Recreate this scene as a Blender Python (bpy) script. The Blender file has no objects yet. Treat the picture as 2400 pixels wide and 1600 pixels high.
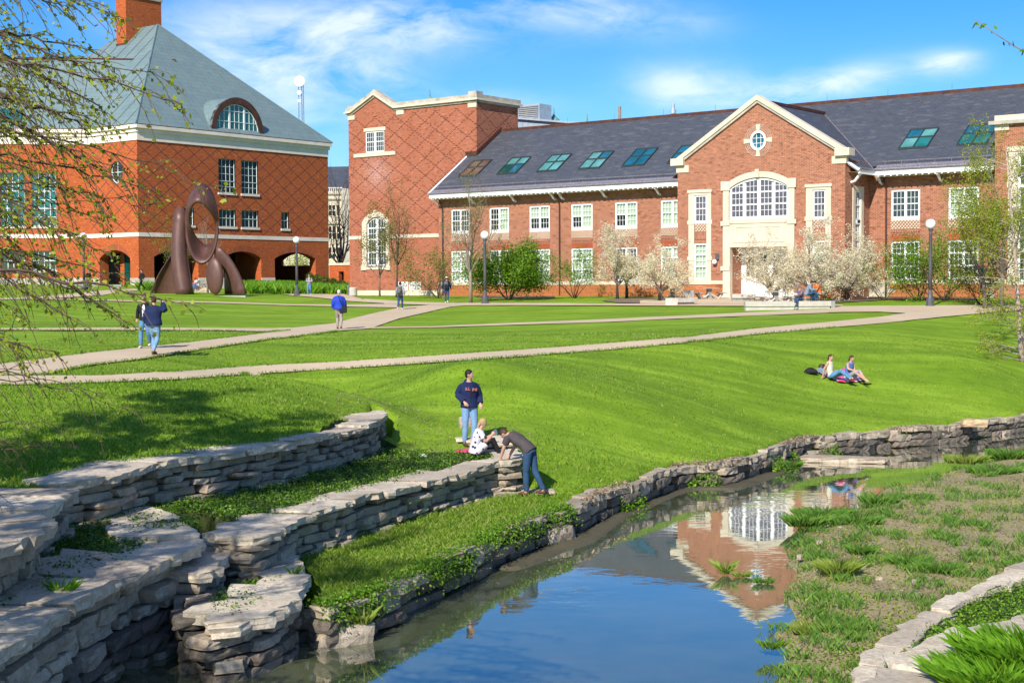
import bpy, bmesh, math, random
import numpy as np
from mathutils import Vector, Matrix
from mathutils.geometry import tessellate_polygon

rnd = random.Random(7)
nrs = np.random.RandomState(7)
sc = bpy.context.scene
COL = sc.collection
R = math.radians

# ------------------------------------------------------------------ camera, sky, sun, exposure
FPX = 3400.0
CZ = 5.3
PIT = math.atan(139 / FPX)
ROLL = math.atan(.00436)
cam_d = bpy.data.cameras.new('camera')
cam = bpy.data.objects.new('camera', cam_d)
COL.objects.link(cam)
cam_d.sensor_width = 36.0
cam_d.lens = 36.0 * FPX / 2400.0
cam_d.clip_start = .1
cam_d.clip_end = 3000
f_ = np.array([0, math.cos(PIT), -math.sin(PIT)])
r_ = np.array([1., 0, 0])
u_ = np.cross(r_, f_)
r2 = r_ * math.cos(-ROLL) + u_ * math.sin(-ROLL)
u2 = -r_ * math.sin(-ROLL) + u_ * math.cos(-ROLL)
CAM = np.array([0, 0, CZ])
M = Matrix.Identity(4)
for i in range(3):
    M[i][0], M[i][1], M[i][2], M[i][3] = r2[i], u2[i], -f_[i], CAM[i]
cam.matrix_world = M
sc.camera = cam
sc.view_settings.view_transform = 'Standard'
sc.view_settings.look = 'None'
sc.view_settings.exposure = 0.50
sc.view_settings.gamma = 1
sc.view_settings.use_curve_mapping = False
sc.cycles.max_bounces = 7
sc.cycles.transparent_max_bounces = 12

SUN_EL = R(35.5)
SUNV = np.array([-.3744, -.927, 0])
SUNV /= np.linalg.norm(SUNV)
sunvec = Vector((SUNV[0] * math.cos(SUN_EL), SUNV[1] * math.cos(SUN_EL), math.sin(SUN_EL)))
sl = bpy.data.lights.new('sun', 'SUN')
sl.energy = 4.7
sl.angle = R(.5)
sl.color = (1, .95, .86)
so = bpy.data.objects.new('sun', sl)
COL.objects.link(so)
so.rotation_euler = sunvec.to_track_quat('Z', 'Y').to_euler()
so.location = (-20, -30, 60)


class NT:
    """small node-tree helper"""
    def __init__(s, nt):
        s.nt = nt
        nt.nodes.clear()

    def n(s, t, ins=None, **kw):
        nd = s.nt.nodes.new(t)
        for k, v in kw.items():
            setattr(nd, k, v)
        for k, v in (ins or {}).items():
            sock = nd.inputs[k]
            if isinstance(v, bpy.types.NodeSocket):
                s.nt.links.new(v, sock)
            else:
                if isinstance(v, (tuple, list)) and len(v) == 3 and sock.type == 'RGBA':
                    v = (*v, 1)
                sock.default_value = v
        return nd

    def m(s, op, a, b=0.0, c=0.0, clamp=False):
        nd = s.n('ShaderNodeMath', {0: a, 1: b, 2: c}, operation=op)
        nd.use_clamp = clamp
        return nd.outputs[0]

    def mix(s, f, a, b, blend='MIX'):
        nd = s.nt.nodes.new('ShaderNodeMix')
        nd.data_type = 'RGBA'
        nd.blend_type = blend
        for sock, v in ((nd.inputs[0], f), (nd.inputs[6], a), (nd.inputs[7], b)):
            if isinstance(v, bpy.types.NodeSocket):
                s.nt.links.new(v, sock)
            else:
                if isinstance(v, (tuple, list)) and len(v) == 3:
                    v = (*v, 1)
                sock.default_value = v
        return nd.outputs[2]

    def noise(s, vec, scale, detail=4, rough=.6, dist=0.0):
        return s.n('ShaderNodeTexNoise', {'Vector': vec, 'Scale': scale, 'Detail': detail, 'Roughness': rough, 'Distortion': dist}).outputs[0]

    def ramp(s, f, stops):
        nd = s.n('ShaderNodeValToRGB', {0: f})
        e = nd.color_ramp.elements
        while len(e) < len(stops):
            e.new(.5)
        for i, (p, c) in enumerate(stops):
            e[i].position = p
            e[i].color = (*c, 1) if len(c) == 3 else c
        return nd.outputs[0]

    def rng(s, v, a, b, c=0.0, d=1.0):
        return s.n('ShaderNodeMapRange', {0: v, 1: a, 2: b, 3: c, 4: d}).outputs[0]


world = bpy.data.worlds.new('World')
sc.world = world
world.use_nodes = True
w = NT(world.node_tree)
sky = w.n('ShaderNodeTexSky', sky_type='NISHITA')
sky.sun_disc = False
sky.sun_elevation = SUN_EL
sky.sun_rotation = math.atan2(sunvec.x, sunvec.y)
sky.altitude = 200
sky.air_density = 1.0
sky.dust_density = .2
sky.ozone_density = 2.2
tc = w.n('ShaderNodeTexCoord').outputs['Generated']
sx = w.n('ShaderNodeSeparateXYZ', {0: tc})
az = w.m('ARCTAN2', sx.outputs[0], sx.outputs[1])
elv = w.m('ARCSINE', sx.outputs[2])
cv = w.n('ShaderNodeCombineXYZ', {0: w.m('MULTIPLY', az, 1.0), 1: w.m('MULTIPLY', elv, 2.6), 2: w.m('MULTIPLY', az, .35)}).outputs[0]
warp = w.n('ShaderNodeTexNoise', {'Vector': cv, 'Scale': 5.0, 'Detail': 3})
cvw = w.n('ShaderNodeVectorMath', {0: cv, 1: w.n('ShaderNodeVectorMath', {0: warp.outputs[1], 3: .14}, operation='SCALE').outputs[0]}, operation='ADD').outputs[0]
wisp = w.noise(cvw, 7.0, 9, .60, .3)
wfine = w.noise(cvw, 26.0, 6, .6, .8)
blobs = []
# (px, py, width, height, weight, tilt) of each cloud, turned into azimuth and elevation
for px, py, sxx, syy, wt, tilt in ((900, 70, 290, 70, 1.5, -.06), (620, 170, 260, 75, 1.0, .28), (900, 180, 90, 28, .9, .15), (1400, 40, 200, 42, 1.2, .1), (1640, 220, 150, 50, 1.1, .1),
                                   (1930, 215, 170, 34, 1.15, -.16), (2222, 180, 56, 24, 1.9, -.03), (1150, 240, 170, 24, .5, .05), (520, 240, 120, 60, .4, .3), (700, 290, 150, 50, .35, .2), (560, 30, 190, 60, .35, .3)):
    a0 = math.atan((px - 1200) / FPX)
    e0 = math.atan((661 - py) / FPX)
    da = w.m('SUBTRACT', az, a0)
    de = w.m('SUBTRACT', elv, e0)
    de = w.m('ADD', de, w.m('MULTIPLY', da, tilt))
    q = w.m('ADD', w.m('POWER', w.m('ABSOLUTE', w.m('DIVIDE', da, sxx / FPX)), 2.0), w.m('POWER', w.m('ABSOLUTE', w.m('DIVIDE', de, syy / FPX)), 2.0))
    blobs.append(w.m('MULTIPLY', w.m('POWER', 2.718, w.m('MULTIPLY', q, -1.0)), wt))
tot = blobs[0]
for b in blobs[1:]:
    tot = w.m('ADD', tot, b)
high = w.rng(elv, .24, .5, 0, .35)
tot = w.m('ADD', tot, high)
dens = w.m('ADD', w.m('MULTIPLY', wisp, 1.5), w.m('MULTIPLY', wfine, .35))
dens = w.rng(dens, .74, 1.22, .0, 1.15)
cl = w.m('MULTIPLY', dens, tot, clamp=True)
hz = w.rng(elv, 0.0, .22, 1.0, 0.0)
skyc = w.n('ShaderNodeHueSaturation', {'Hue': .5, 'Saturation': 1.5, 'Value': 1.12, 'Color': sky.outputs[0]}).outputs[0]
skyc = w.mix(1.0, skyc, (.64, .86, 1.10), 'MULTIPLY')
skyc = w.mix(w.m('MULTIPLY', cl, .66), skyc, (9.9, 10.3, 11.2))
bg = w.n('ShaderNodeBackground', {0: skyc, 1: .085})
wo = w.n('ShaderNodeOutputWorld', {0: bg.outputs[0]})


# ------------------------------------------------------------------ picture point -> place, used only to survey the site
def ray(px, py):
    d = f_ * FPX + r2 * (px - 1200) - u2 * (py - 800)
    return d / d[1]


def atz(px, py, z):
    d = ray(px, py)
    return CAM + d * ((z - CZ) / d[2])


def atD(px, py, D):
    return CAM + ray(px, py) * D


# ------------------------------------------------------------------ materials
MATS = {}


def principled(t, **ins):
    p = t.n('ShaderNodeBsdfPrincipled', ins)
    return p


def newmat(name):
    m = bpy.data.materials.new(name)
    m.use_nodes = True
    t = NT(m.node_tree)
    MATS[name] = m
    return m, t


def out(t, sh, disp=None):
    t.n('ShaderNodeOutputMaterial', {0: sh})


def bump(t, h, strength=.4, dist=.02):
    return t.n('ShaderNodeBump', {'Strength': strength, 'Distance': dist, 'Height': h}).outputs[0]


def simple(name, col, rough=.7, var=.15, scale=3.0, metal=0.0, bumpd=0.0, spec=.4, col2=None):
    m, t = newmat(name)
    co = t.n('ShaderNodeTexCoord').outputs['Object']
    nz = t.noise(co, scale, 5)
    c2 = col2 or tuple(c * (1 - var * 2) for c in col)
    c = t.mix(t.rng(nz, .3, .7), c2, tuple(min(1, c * (1 + var * .6)) for c in col))
    ins = {'Base Color': c, 'Roughness': rough, 'Metallic': metal, 'Specular IOR Level': spec}
    if bumpd:
        ins['Normal'] = bump(t, t.noise(co, scale * 4, 6), .5, bumpd)
    out(t, principled(t, **ins).outputs[0])
    return m


def brick(name, c1, c2, mortar, bw=.24, bh=.085, ms=.012, diaper=None, stain=.25, soldier=False, patch=None):
    m, t = newmat(name)
    uv = t.n('ShaderNodeUVMap', uv_map='UVMap').outputs[0]
    b = t.n('ShaderNodeTexBrick', {'Vector': uv, 'Color1': c1, 'Color2': c2, 'Mortar': mortar, 'Scale': 1.0, 'Mortar Size': ms, 'Mortar Smooth': .2, 'Bias': -.1, 'Brick Width': bw, 'Row Height': bh})
    if soldier:
        b.offset = 0
    col = b.outputs[0]
    # single odd bricks, burnt or pale
    cell = t.n('ShaderNodeTexVoronoi', {'Vector': t.n('ShaderNodeVectorMath', {0: uv, 1: (1 / bw, 1 / bh, 1)}, operation='MULTIPLY').outputs[0], 'Scale': 1.0})
    odd = t.n('ShaderNodeSeparateColor', {0: cell.outputs['Color']})
    col = t.mix(t.m('MULTIPLY', t.m('GREATER_THAN', odd.outputs[0], .9), .6), col, tuple(c * .42 + .01 for c in c1))
    col = t.mix(t.m('MULTIPLY', t.m('LESS_THAN', odd.outputs[0], .07), .5), col, tuple(min(1, c * 1.3 + .07) for c in c1))
    st = t.noise(t.n('ShaderNodeVectorMath', {0: uv, 1: (1, .35, 1)}, operation='MULTIPLY').outputs[0], .55, 6, .65)
    col = t.mix(t.m('MULTIPLY', t.rng(st, .35, .75), stain), col, tuple(c * .55 for c in c1))
    if patch:
        s0, z0, ss, sz = patch
        sp = t.n('ShaderNodeSeparateXYZ', {0: uv})
        q = t.m('ADD', t.m('POWER', t.m('ABSOLUTE', t.m('DIVIDE', t.m('SUBTRACT', sp.outputs[0], s0), ss)), 2.0), t.m('POWER', t.m('ABSOLUTE', t.m('DIVIDE', t.m('SUBTRACT', sp.outputs[1], z0), sz)), 2.0))
        g = t.m('MULTIPLY', t.m('POWER', 2.718, t.m('MULTIPLY', q, -1.0)), t.rng(t.noise(uv, 5.0, 5, .8), .4, .65))
        col = t.mix(t.m('MULTIPLY', g, .7), col, (.55, .42, .4))
    h = b.outputs[1]
    if diaper:
        sp = t.n('ShaderNodeSeparateXYZ', {0: uv})
        s0, z0, ws, wz, lw, dc, zlo, zhi, dash = diaper
        a = t.m('DIVIDE', t.m('SUBTRACT', sp.outputs[0], s0), ws)
        c = t.m('DIVIDE', t.m('SUBTRACT', sp.outputs[1], z0), wz)
        ds = []
        for sgn in ('ADD', 'SUBTRACT'):
            v = t.m(sgn, a, c)
            fr = t.m('ABSOLUTE', t.m('SUBTRACT', t.m('FRACT', t.m('ADD', v, .5)), .5))
            ds.append(t.m('LESS_THAN', fr, lw))
        ln = t.m('MAXIMUM', ds[0], ds[1])
        if dash:
            ln = t.m('MULTIPLY', ln, t.m('LESS_THAN', t.m('FRACT', t.m('DIVIDE', sp.outputs[1], bh * 2)), .62))
        inz = t.m('MULTIPLY', t.m('GREATER_THAN', sp.outputs[1], zlo), t.m('LESS_THAN', sp.outputs[1], zhi))
        ln = t.m('MULTIPLY', ln, inz)
        col = t.mix(t.m('MULTIPLY', ln, .85), col, dc)
    nrm = bump(t, t.m('MULTIPLY', h, -1.0), .5, .008)
    out(t, principled(t, **{'Base Color': col, 'Roughness': .85, 'Specular IOR Level': .25, 'Normal': nrm}).outputs[0])
    return m


brick('brick_orange', (.50, .108, .026), (.40, .082, .022), (.36, .12, .05), bw=.2, bh=.068, ms=.006, diaper=(21.49, 18.49, 1.965, 1.385, .034, (.085, .035, .045), 10.15, 18.6, False), stain=.18)
brick('brick_orange_plain', (.50, .108, .026), (.40, .082, .022), (.36, .12, .05), bw=.2, bh=.068, ms=.006, stain=.18)
brick('brick_soldier', (.42, .092, .032), (.33, .07, .026), (.24, .09, .05), bw=.07, bh=.6, ms=.01, stain=.1, soldier=True)
brick('brick_red', (.38, .125, .06), (.25, .070, .036), (.46, .33, .23), ms=.010, stain=.15)
brick('brick_tower', (.40, .10, .045), (.30, .078, .036), (.42, .26, .18), ms=.010, diaper=(-38.29, 18.97, 2.34, 1.52, .036, (.085, .022, .018), 9.5, 19.9, True), stain=.3, patch=(-41.6, 14.9, 1.3, 1.3))
brick('plinth_brown', (.40, .135, .045), (.34, .11, .038), (.45, .25, .13), bw=.9, bh=.3, ms=.01, stain=.2)
simple('limestone_trim', (.66, .57, .43), .8, .1, .8, bumpd=.003)
simple('limestone_grey', (.50, .44, .36), .8, .2, 1.2, bumpd=.003)
simple('limestone_pink', (.82, .70, .60), .8, .08, .8, bumpd=.003)
simple('white_paint', (.82, .82, .80), .5, .03, 2)
simple('white_frame_green', (.70, .76, .74), .5, .05, 2)
simple('dark_frame', (.03, .045, .045), .4)
simple('copper_brown', (.13, .05, .035), .5, .25, 2, metal=.3)
simple('copper_old', (.16, .32, .25), .7, .2, 2)
simple('seam_copper', (.10, .12, .13), .6, .2, 2)
simple('lead_grey', (.28, .30, .36), .45, .3, 8, metal=.4, col2=(.22, .13, .11))
simple('zinc', (.45, .50, .56), .5, .1, 2, metal=.3)
simple('concrete', (.52, .47, .40), .85, .1, 3, bumpd=.004)
simple('concrete_pale', (.66, .61, .53), .85, .08, 2, bumpd=.004)
simple('concrete_grey', (.30, .29, .27), .85, .12, 3, bumpd=.004)
simple('pipe_brown', (.07, .03, .025), .5)
simple('lamp_metal', (.10, .10, .11), .55, .1, 3, metal=.2)
simple('blind_cloth', (.62, .68, .55), .9, .04, 1)
simple('black_fabric', (.015, .015, .018), .9)
simple('rubber', (.02, .02, .02), .8)
simple('steel', (.45, .45, .47), .35, .1, 4, metal=.8)
simple('bark_grey', (.19, .155, .125), .9, .25, 14, bumpd=.01)
simple('bark_dark', (.055, .042, .034), .9, .25, 14, bumpd=.01)
simple('twig_brown', (.10, .065, .045), .9, .2, 8)
simple('twig_pale', (.30, .24, .19), .9, .2, 8)
simple('bark_birch', (.50, .40, .33), .9, .35, 9, bumpd=.01, col2=(.16, .09, .06))
simple('mulch', (.23, .16, .12), 1, .3, 22, bumpd=.03)
simple('interior_shade', (.02, .02, .02), .9)  # near-black colour that stands for the shade of unlit interiors


def glass(name, col, rough=.03, spec=.9):
    m, t = newmat(name)
    co = t.n('ShaderNodeTexCoord').outputs['Object']
    nz = t.noise(co, .7, 3)
    c = t.mix(t.rng(nz, .35, .65), tuple(v * .55 for v in col), col)
    nb = bump(t, t.noise(co, .45, 2), .06, .3)
    out(t, principled(t, **{'Base Color': c, 'Roughness': rough, 'IOR': 1.5, 'Specular IOR Level': spec, 'Normal': nb}).outputs[0])
    return m


glass('glass_dark', (.035, .045, .05))
glass('glass_black', (.012, .016, .02), .08, .25)
glass('glass_teal', (.015, .17, .16))
glass('glass_green', (.006, .075, .06))
glass('glass_violet', (.12, .10, .13))
glass('glass_sky_teal', (.12, .34, .32), spec=1.0)
glass('glass_sky_blue', (.01, .13, .20), spec=1.0)
glass('glass_brown', (.13, .085, .065))
m, t = newmat('glass_clear')
fr = t.n('ShaderNodeFresnel', {0: 1.45}).outputs[0]
tr = t.n('ShaderNodeBsdfTransparent', {0: (.80, .86, .82)})
gl = t.n('ShaderNodeBsdfGlossy', {0: (1, 1, 1), 'Roughness': .02})
out(t, t.n('ShaderNodeMixShader', {0: fr, 1: tr.outputs[0], 2: gl.outputs[0]}).outputs[0])

# globe of a street lamp: white milk glass
m, t = newmat('globe_glass')
p = principled(t, **{'Base Color': (.88, .88, .86), 'Roughness': .25})
out(t, p.outputs[0])

# slate roof: courses of slates with colour per slate
m, t = newmat('slate')
uv = t.n('ShaderNodeUVMap', uv_map='UVMap').outputs[0]
b = t.n('ShaderNodeTexBrick', {'Vector': uv, 'Color1': (.080, .083, .095), 'Color2': (.050, .054, .066), 'Mortar': (.03, .034, .045), 'Scale': 1.0, 'Mortar Size': .008, 'Bias': .0, 'Brick Width': .34, 'Row Height': .2})
st = t.noise(t.n('ShaderNodeVectorMath', {0: uv, 1: (.9, 1.6, 1)}, operation='MULTIPLY').outputs[0], 1.1, 6, .75)
cell = t.n('ShaderNodeTexVoronoi', {'Vector': t.n('ShaderNodeVectorMath', {0: uv, 1: (1.6, 5, 1)}, operation='MULTIPLY').outputs[0], 'Scale': 1.0})
od = t.n('ShaderNodeSeparateColor', {0: cell.outputs['Color']}).outputs[0]
c = t.mix(t.rng(st, .35, .7), b.outputs[0], (.066, .074, .092))
c = t.mix(t.m('MULTIPLY', t.m('GREATER_THAN', od, .86), .22), c, (.18, .17, .18))
c = t.mix(t.m('MULTIPLY', t.m('LESS_THAN', od, .14), .3), c, (.045, .055, .085))
out(t, principled(t, **{'Base Color': c, 'Roughness': .55, 'Specular IOR Level': .4, 'Normal': bump(t, t.m('MULTIPLY', b.outputs[1], -1), .6, .02)}).outputs[0])

# patinated copper sheet roof
m, t = newmat('copper_roof')
uv = t.n('ShaderNodeUVMap', uv_map='UVMap').outputs[0]
b = t.n('ShaderNodeTexBrick', {'Vector': uv, 'Color1': (.175, .245, .245), 'Color2': (.145, .21, .22), 'Mortar': (.10, .14, .15), 'Scale': 1.0, 'Mortar Size': .02, 'Bias': .0, 'Brick Width': 1.35, 'Row Height': .62})
b.offset = .5
st = t.noise(t.n('ShaderNodeVectorMath', {0: uv, 1: (1.5, .4, 1)}, operation='MULTIPLY').outputs[0], 1.2, 6, .7)
c = t.mix(t.m('MULTIPLY', t.rng(st, .35, .7), .5), b.outputs[0], (.22, .30, .285))
st2 = t.noise(uv, .25, 4, .6)
c = t.mix(t.m('MULTIPLY', t.rng(st2, .5, .75), .4), c, (.13, .19, .22))
out(t, principled(t, **{'Base Color': c, 'Roughness': .55, 'Metallic': .15, 'Normal': bump(t, t.m('MULTIPLY', b.outputs[1], -1), .4, .01)}).outputs[0])

# weathered steel of the sculpture
m, t = newmat('corten')
co = t.n('ShaderNodeTexCoord').outputs['Object']
nz = t.noise(t.n('ShaderNodeVectorMath', {0: co, 1: (1, 1, .3)}, operation='MULTIPLY').outputs[0], 1.6, 8, .7)
n2 = t.noise(co, 9, 5)
c = t.mix(t.rng(nz, .3, .7), (.062, .027, .021), (.145, .062, .046))
c = t.mix(t.m('MULTIPLY', t.rng(n2, .5, .8), .3), c, (.20, .11, .09))
out(t, principled(t, **{'Base Color': c, 'Roughness': .48, 'Metallic': .1, 'Specular IOR Level': .5, 'Normal': bump(t, n2, .2, .01)}).outputs[0])


# ground materials
def groundmat(name, cols, stripes=0.0, fine=30.0, bd=.03, dry=.2):
    m, t = newmat(name)
    co = t.n('ShaderNodeTexCoord').outputs['Object']
    big = t.noise(co, .22, 5, .6)
    med = t.noise(co, 1.3, 6, .65)
    fn = t.noise(co, fine, 4, .7)
    rotv = t.n('ShaderNodeVectorRotate', {'Vector': co, 'Angle': -.10}, rotation_type='Z_AXIS').outputs[0]
    strv = t.n('ShaderNodeVectorMath', {0: rotv, 1: (.11, 1.25, .5)}, operation='MULTIPLY').outputs[0]
    st = t.noise(strv, 1.0, 4, .6, .4)
    f = t.m('ADD', t.m('MULTIPLY', big, .35), t.m('MULTIPLY', med, .3))
    f = t.m('ADD', f, t.m('MULTIPLY', st, stripes))
    f = t.m('ADD', f, t.m('MULTIPLY', fn, .35))
    lo, hi = .33 + stripes * .35, .67 + stripes * .6
    c = t.ramp(t.rng(f, lo, hi), [(0, cols[0]), (.5, cols[1]), (1, cols[2])])
    dn = t.noise(co, 2.6, 6, .8)
    c = t.mix(t.m('MULTIPLY', t.rng(dn, .58, .72), dry), c, cols[3])
    out(t, principled(t, **{'Base Color': c, 'Roughness': .9, 'Specular IOR Level': .15, 'Normal': bump(t, t.m('ADD', fn, med), .7, bd)}).outputs[0])
    return m


groundmat('lawn_grass', ((.085, .165, .010), (.165, .275, .014), (.31, .45, .035), (.36, .36, .10)), stripes=.70, fine=26, bd=.05, dry=.25)
groundmat('soil_planting', ((.025, .04, .012), (.045, .06, .015), (.07, .08, .025), (.12, .09, .06)), fine=20, bd=.05, dry=.5)
groundmat('mud', ((.20, .145, .095), (.31, .25, .14), (.33, .33, .10), (.27, .35, .06)), fine=14, bd=.04, dry=.9)
groundmat('creek_mud', ((.05, .045, .03), (.09, .08, .05), (.12, .10, .06), (.10, .09, .05)), fine=10)

m, t = newmat('path_concrete')
co = t.n('ShaderNodeTexCoord').outputs['Object']
n1 = t.noise(co, .5, 6, .6)
n2 = t.noise(co, 22, 4, .7)
n3 = t.noise(t.n('ShaderNodeVectorMath', {0: co, 1: (1, 2.2, 1)}, operation='MULTIPLY').outputs[0], 1.6, 5, .8, 1.5)
c = t.mix(t.rng(n1, .3, .7), (.50, .385, .25), (.59, .465, .315))
c = t.mix(t.m('MULTIPLY', t.rng(n2, .4, .7), .2), c, (.38, .29, .21))
c = t.mix(t.m('MULTIPLY', t.rng(n3, .56, .66), .35), c, (.33, .25, .19))
out(t, principled(t, **{'Base Color': c, 'Roughness': .9, 'Specular IOR Level': .2, 'Normal': bump(t, n2, .3, .01)}).outputs[0])

def rockmat(name, ca, cb, grime):
    m, t = newmat(name)
    oi = t.n('ShaderNodeObjectInfo')
    co0 = t.n('ShaderNodeTexCoord').outputs['Object']
    geo = t.n('ShaderNodeNewGeometry')
    co = geo.outputs['Position']
    n1 = t.noise(co, 2.2, 8, .7)
    n2 = t.noise(co, 13, 6, .75)
    vert = t.noise(t.n('ShaderNodeVectorMath', {0: co, 1: (7, 7, .9)}, operation='MULTIPLY').outputs[0], 1.0, 5, .7)
    lay = t.noise(t.n('ShaderNodeVectorMath', {0: co, 1: (.8, .8, 16)}, operation='MULTIPLY').outputs[0], 1.0, 4, .6)
    c = t.mix(t.rng(n1, .35, .65), ca, cb)
    c = t.mix(t.m('MULTIPLY', t.rng(n2, .45, .62), .45), c, (.23, .19, .155))
    c = t.mix(t.m('MULTIPLY', t.rng(vert, .55, .7), grime), c, (.15, .125, .10))
    c = t.mix(t.m('MULTIPLY', t.rng(oi.outputs['Random'], .55, 1.0), .5), c, (.30, .235, .18))
    c = t.mix(t.m('MULTIPLY', t.rng(t.noise(co, 1.1, 6, .7), .52, .66), .5), c, (.12, .11, .085))
    hh = t.m('ADD', t.m('MULTIPLY', n2, .6), t.m('ADD', t.m('MULTIPLY', n1, .8), t.m('MULTIPLY', lay, .5)))
    out(t, principled(t, **{'Base Color': c, 'Roughness': .9, 'Specular IOR Level': .2, 'Normal': bump(t, hh, .9, .045)}).outputs[0])
    return m


rockmat('limestone_rock', (.29, .225, .155), (.60, .50, .37), .7)  # wall stones toned darker, shade of the side faces put into the colour
rockmat('limestone_cap_sunlit', (.54, .44, .32), (.86, .74, .56), .2)  # cap slabs paler and warmer, sunlight on the tops put into the colour
rockmat('limestone_wet_shade', (.07, .06, .045), (.17, .14, .11), .6)  # wet stone by the waterline, made darker still for shade in the colour

# creek water: thin clear surface over murky body
m, t = newmat('creek_water')
geo = t.n('ShaderNodeNewGeometry')
co = geo.outputs['Position']
wv = t.n('ShaderNodeVectorMath', {0: co, 1: (1.0, 1.6, 1)}, operation='MULTIPLY').outputs[0]
h = t.m('ADD', t.m('MULTIPLY', t.noise(wv, 1.1, 3, .5), 1.0), t.m('MULTIPLY', t.noise(wv, 6.5, 2, .5), .10))
patch = t.rng(t.noise(co, .16, 2), .5, .62, .15, 1.0)
nb = t.n('ShaderNodeBump', {'Strength': t.m('MULTIPLY', patch, .22), 'Distance': .045, 'Height': h}).outputs[0]
fr = t.n('ShaderNodeFresnel', {0: 1.38, 'Normal': nb}).outputs[0]
frb = t.m('ADD', t.m('MULTIPLY', fr, 1.55), .04, clamp=True)
murk = t.mix(t.rng(t.noise(co, .5, 4), .35, .65), (.07, .09, .048), (.11, .12, .062))
body = t.n('ShaderNodeBsdfDiffuse', {0: murk})
gl = t.n('ShaderNodeBsdfGlossy', {0: (1, 1, 1), 'Roughness': .015, 'Normal': nb})
out(t, t.n('ShaderNodeMixShader', {0: frb, 1: body.outputs[0], 2: gl.outputs[0]}).outputs[0])


def leafmat(name, c1, c2, c3, trans=.35, rough=.5, wax=.3):
    m, t = newmat(name)
    geo = t.n('ShaderNodeNewGeometry')
    rv = geo.outputs['Random Per Island']
    c = t.ramp(rv, [(0, c1), (.5, c2), (1, c3)])
    p = principled(t, **{'Base Color': c, 'Roughness': rough, 'Specular IOR Level': wax})
    tl = t.n('ShaderNodeBsdfTranslucent', {0: t.mix(.4, c, (.5, .7, .05), 'MULTIPLY') if False else c})
    out(t, t.n('ShaderNodeMixShader', {0: trans, 1: p.outputs[0], 2: tl.outputs[0]}).outputs[0])
    return m


leafmat('leaf_spring', (.18, .25, .015), (.32, .38, .025), (.52, .50, .05), .5)
leafmat('leaf_shrub', (.07, .16, .01), (.15, .28, .015), (.27, .41, .03), .4)
leafmat('leaf_bronze', (.10, .12, .02), (.20, .20, .035), (.32, .30, .06), .4)
leafmat('leaf_bud', (.16, .12, .05), (.24, .22, .06), (.34, .33, .07), .4)
leafmat('leaf_hedge', (.05, .075, .01), (.10, .13, .015), (.17, .19, .025), .3)
leafmat('leaf_lily', (.09, .22, .01), (.16, .36, .015), (.27, .48, .04), .45)
leafmat('blossom', (.82, .72, .50), (.90, .84, .66), (.70, .64, .38), .5, .8, .1)
leafmat('cover_leaf', (.03, .08, .008), (.07, .15, .012), (.15, .25, .03), .3)
leafmat('cover_leaf_bright', (.07, .17, .008), (.13, .27, .012), (.22, .36, .03), .3)
leafmat('blade_lawn', (.075, .175, .008), (.15, .28, .012), (.27, .41, .03), .45)
leafmat('blade_pale', (.18, .28, .03), (.28, .38, .05), (.42, .44, .12), .45)
leafmat('blade_sedge', (.09, .20, .035), (.16, .32, .04), (.27, .42, .07), .5)
leafmat('moss_bit', (.13, .19, .025), (.25, .31, .04), (.42, .42, .07), .4)
leafmat('dead_bit', (.17, .11, .07), (.28, .20, .13), (.42, .33, .22), .2)

# cloth and skin
for nm, c, rg in (('skin', (.55, .31, .22), .55), ('skin_tan', (.42, .22, .14), .55), ('hair_dark', (.018, .012, .01), .6), ('hair_brown', (.07, .035, .02), .6), ('hair_blond', (.48, .33, .15), .55), ('hair_grey', (.55, .53, .5), .7),
                  ('navy_cloth', (.011, .020, .075), .85), ('navy_deep', (.012, .016, .04), .85), ('royal_cloth', (.015, .05, .45), .7), ('jeans_light', (.20, .34, .52), .9), ('jeans_mid', (.10, .24, .42), .9), ('jeans_dark', (.03, .075, .15), .9),
                  ('white_cloth', (.75, .76, .78), .85), ('grey_cloth', (.32, .32, .34), .9), ('khaki_cloth', (.36, .31, .26), .9), ('charcoal_cloth', (.075, .06, .062), .9), ('black_cloth', (.012, .012, .014), .85),
                  ('mauve_cloth', (.20, .15, .18), .9), ('cream_cloth', (.75, .68, .52), .85), ('blue_top', (.10, .20, .42), .85), ('shoe_brown', (.10, .045, .03), .6), ('shoe_white', (.7, .7, .68), .6), ('orange_print', (.85, .24, .10), .8),
                  ('pack_grey', (.12, .13, .16), .85), ('pack_tan', (.17, .13, .09), .85), ('pink_plastic', (.75, .05, .18), .5), ('red_cloth', (.70, .03, .03), .85), ('orange_cloth', (.8, .18, .03), .8), ('paper', (.82, .82, .8), .7), ('denim_shirt', (.22, .28, .36), .9)):
    simple(nm, c, rg, .16, 5, spec=.3, bumpd=.035 if ('cloth' in nm or 'jeans' in nm or 'navy' in nm or 'denim' in nm or 'top' in nm) else 0)

m, t = newmat('floral_cloth')
co = t.n('ShaderNodeTexCoord').outputs['Object']
v = t.n('ShaderNodeTexVoronoi', {'Vector': co, 'Scale': 11.0})
nz = t.noise(co, 14, 3)
c = t.mix(t.m('GREATER_THAN', t.m('ADD', v.outputs[0], t.m('MULTIPLY', nz, .5)), .60), (.03, .02, .06), (.62, .58, .62))
out(t, principled(t, **{'Base Color': c, 'Roughness': .85}).outputs[0])
m, t = newmat('blanket_print')
co = t.n('ShaderNodeTexCoord').outputs['Object']
v = t.n('ShaderNodeTexVoronoi', {'Vector': co, 'Scale': 6.0})
c = t.ramp(t.n('ShaderNodeSeparateColor', {0: v.outputs['Color']}).outputs[0], [(0, (.7, .02, .03)), (.35, (.75, .1, .25)), (.55, (.12, .12, .5)), (.8, (.8, .7, .7))])
out(t, principled(t, **{'Base Color': c, 'Roughness': .9}).outputs[0])


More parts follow.
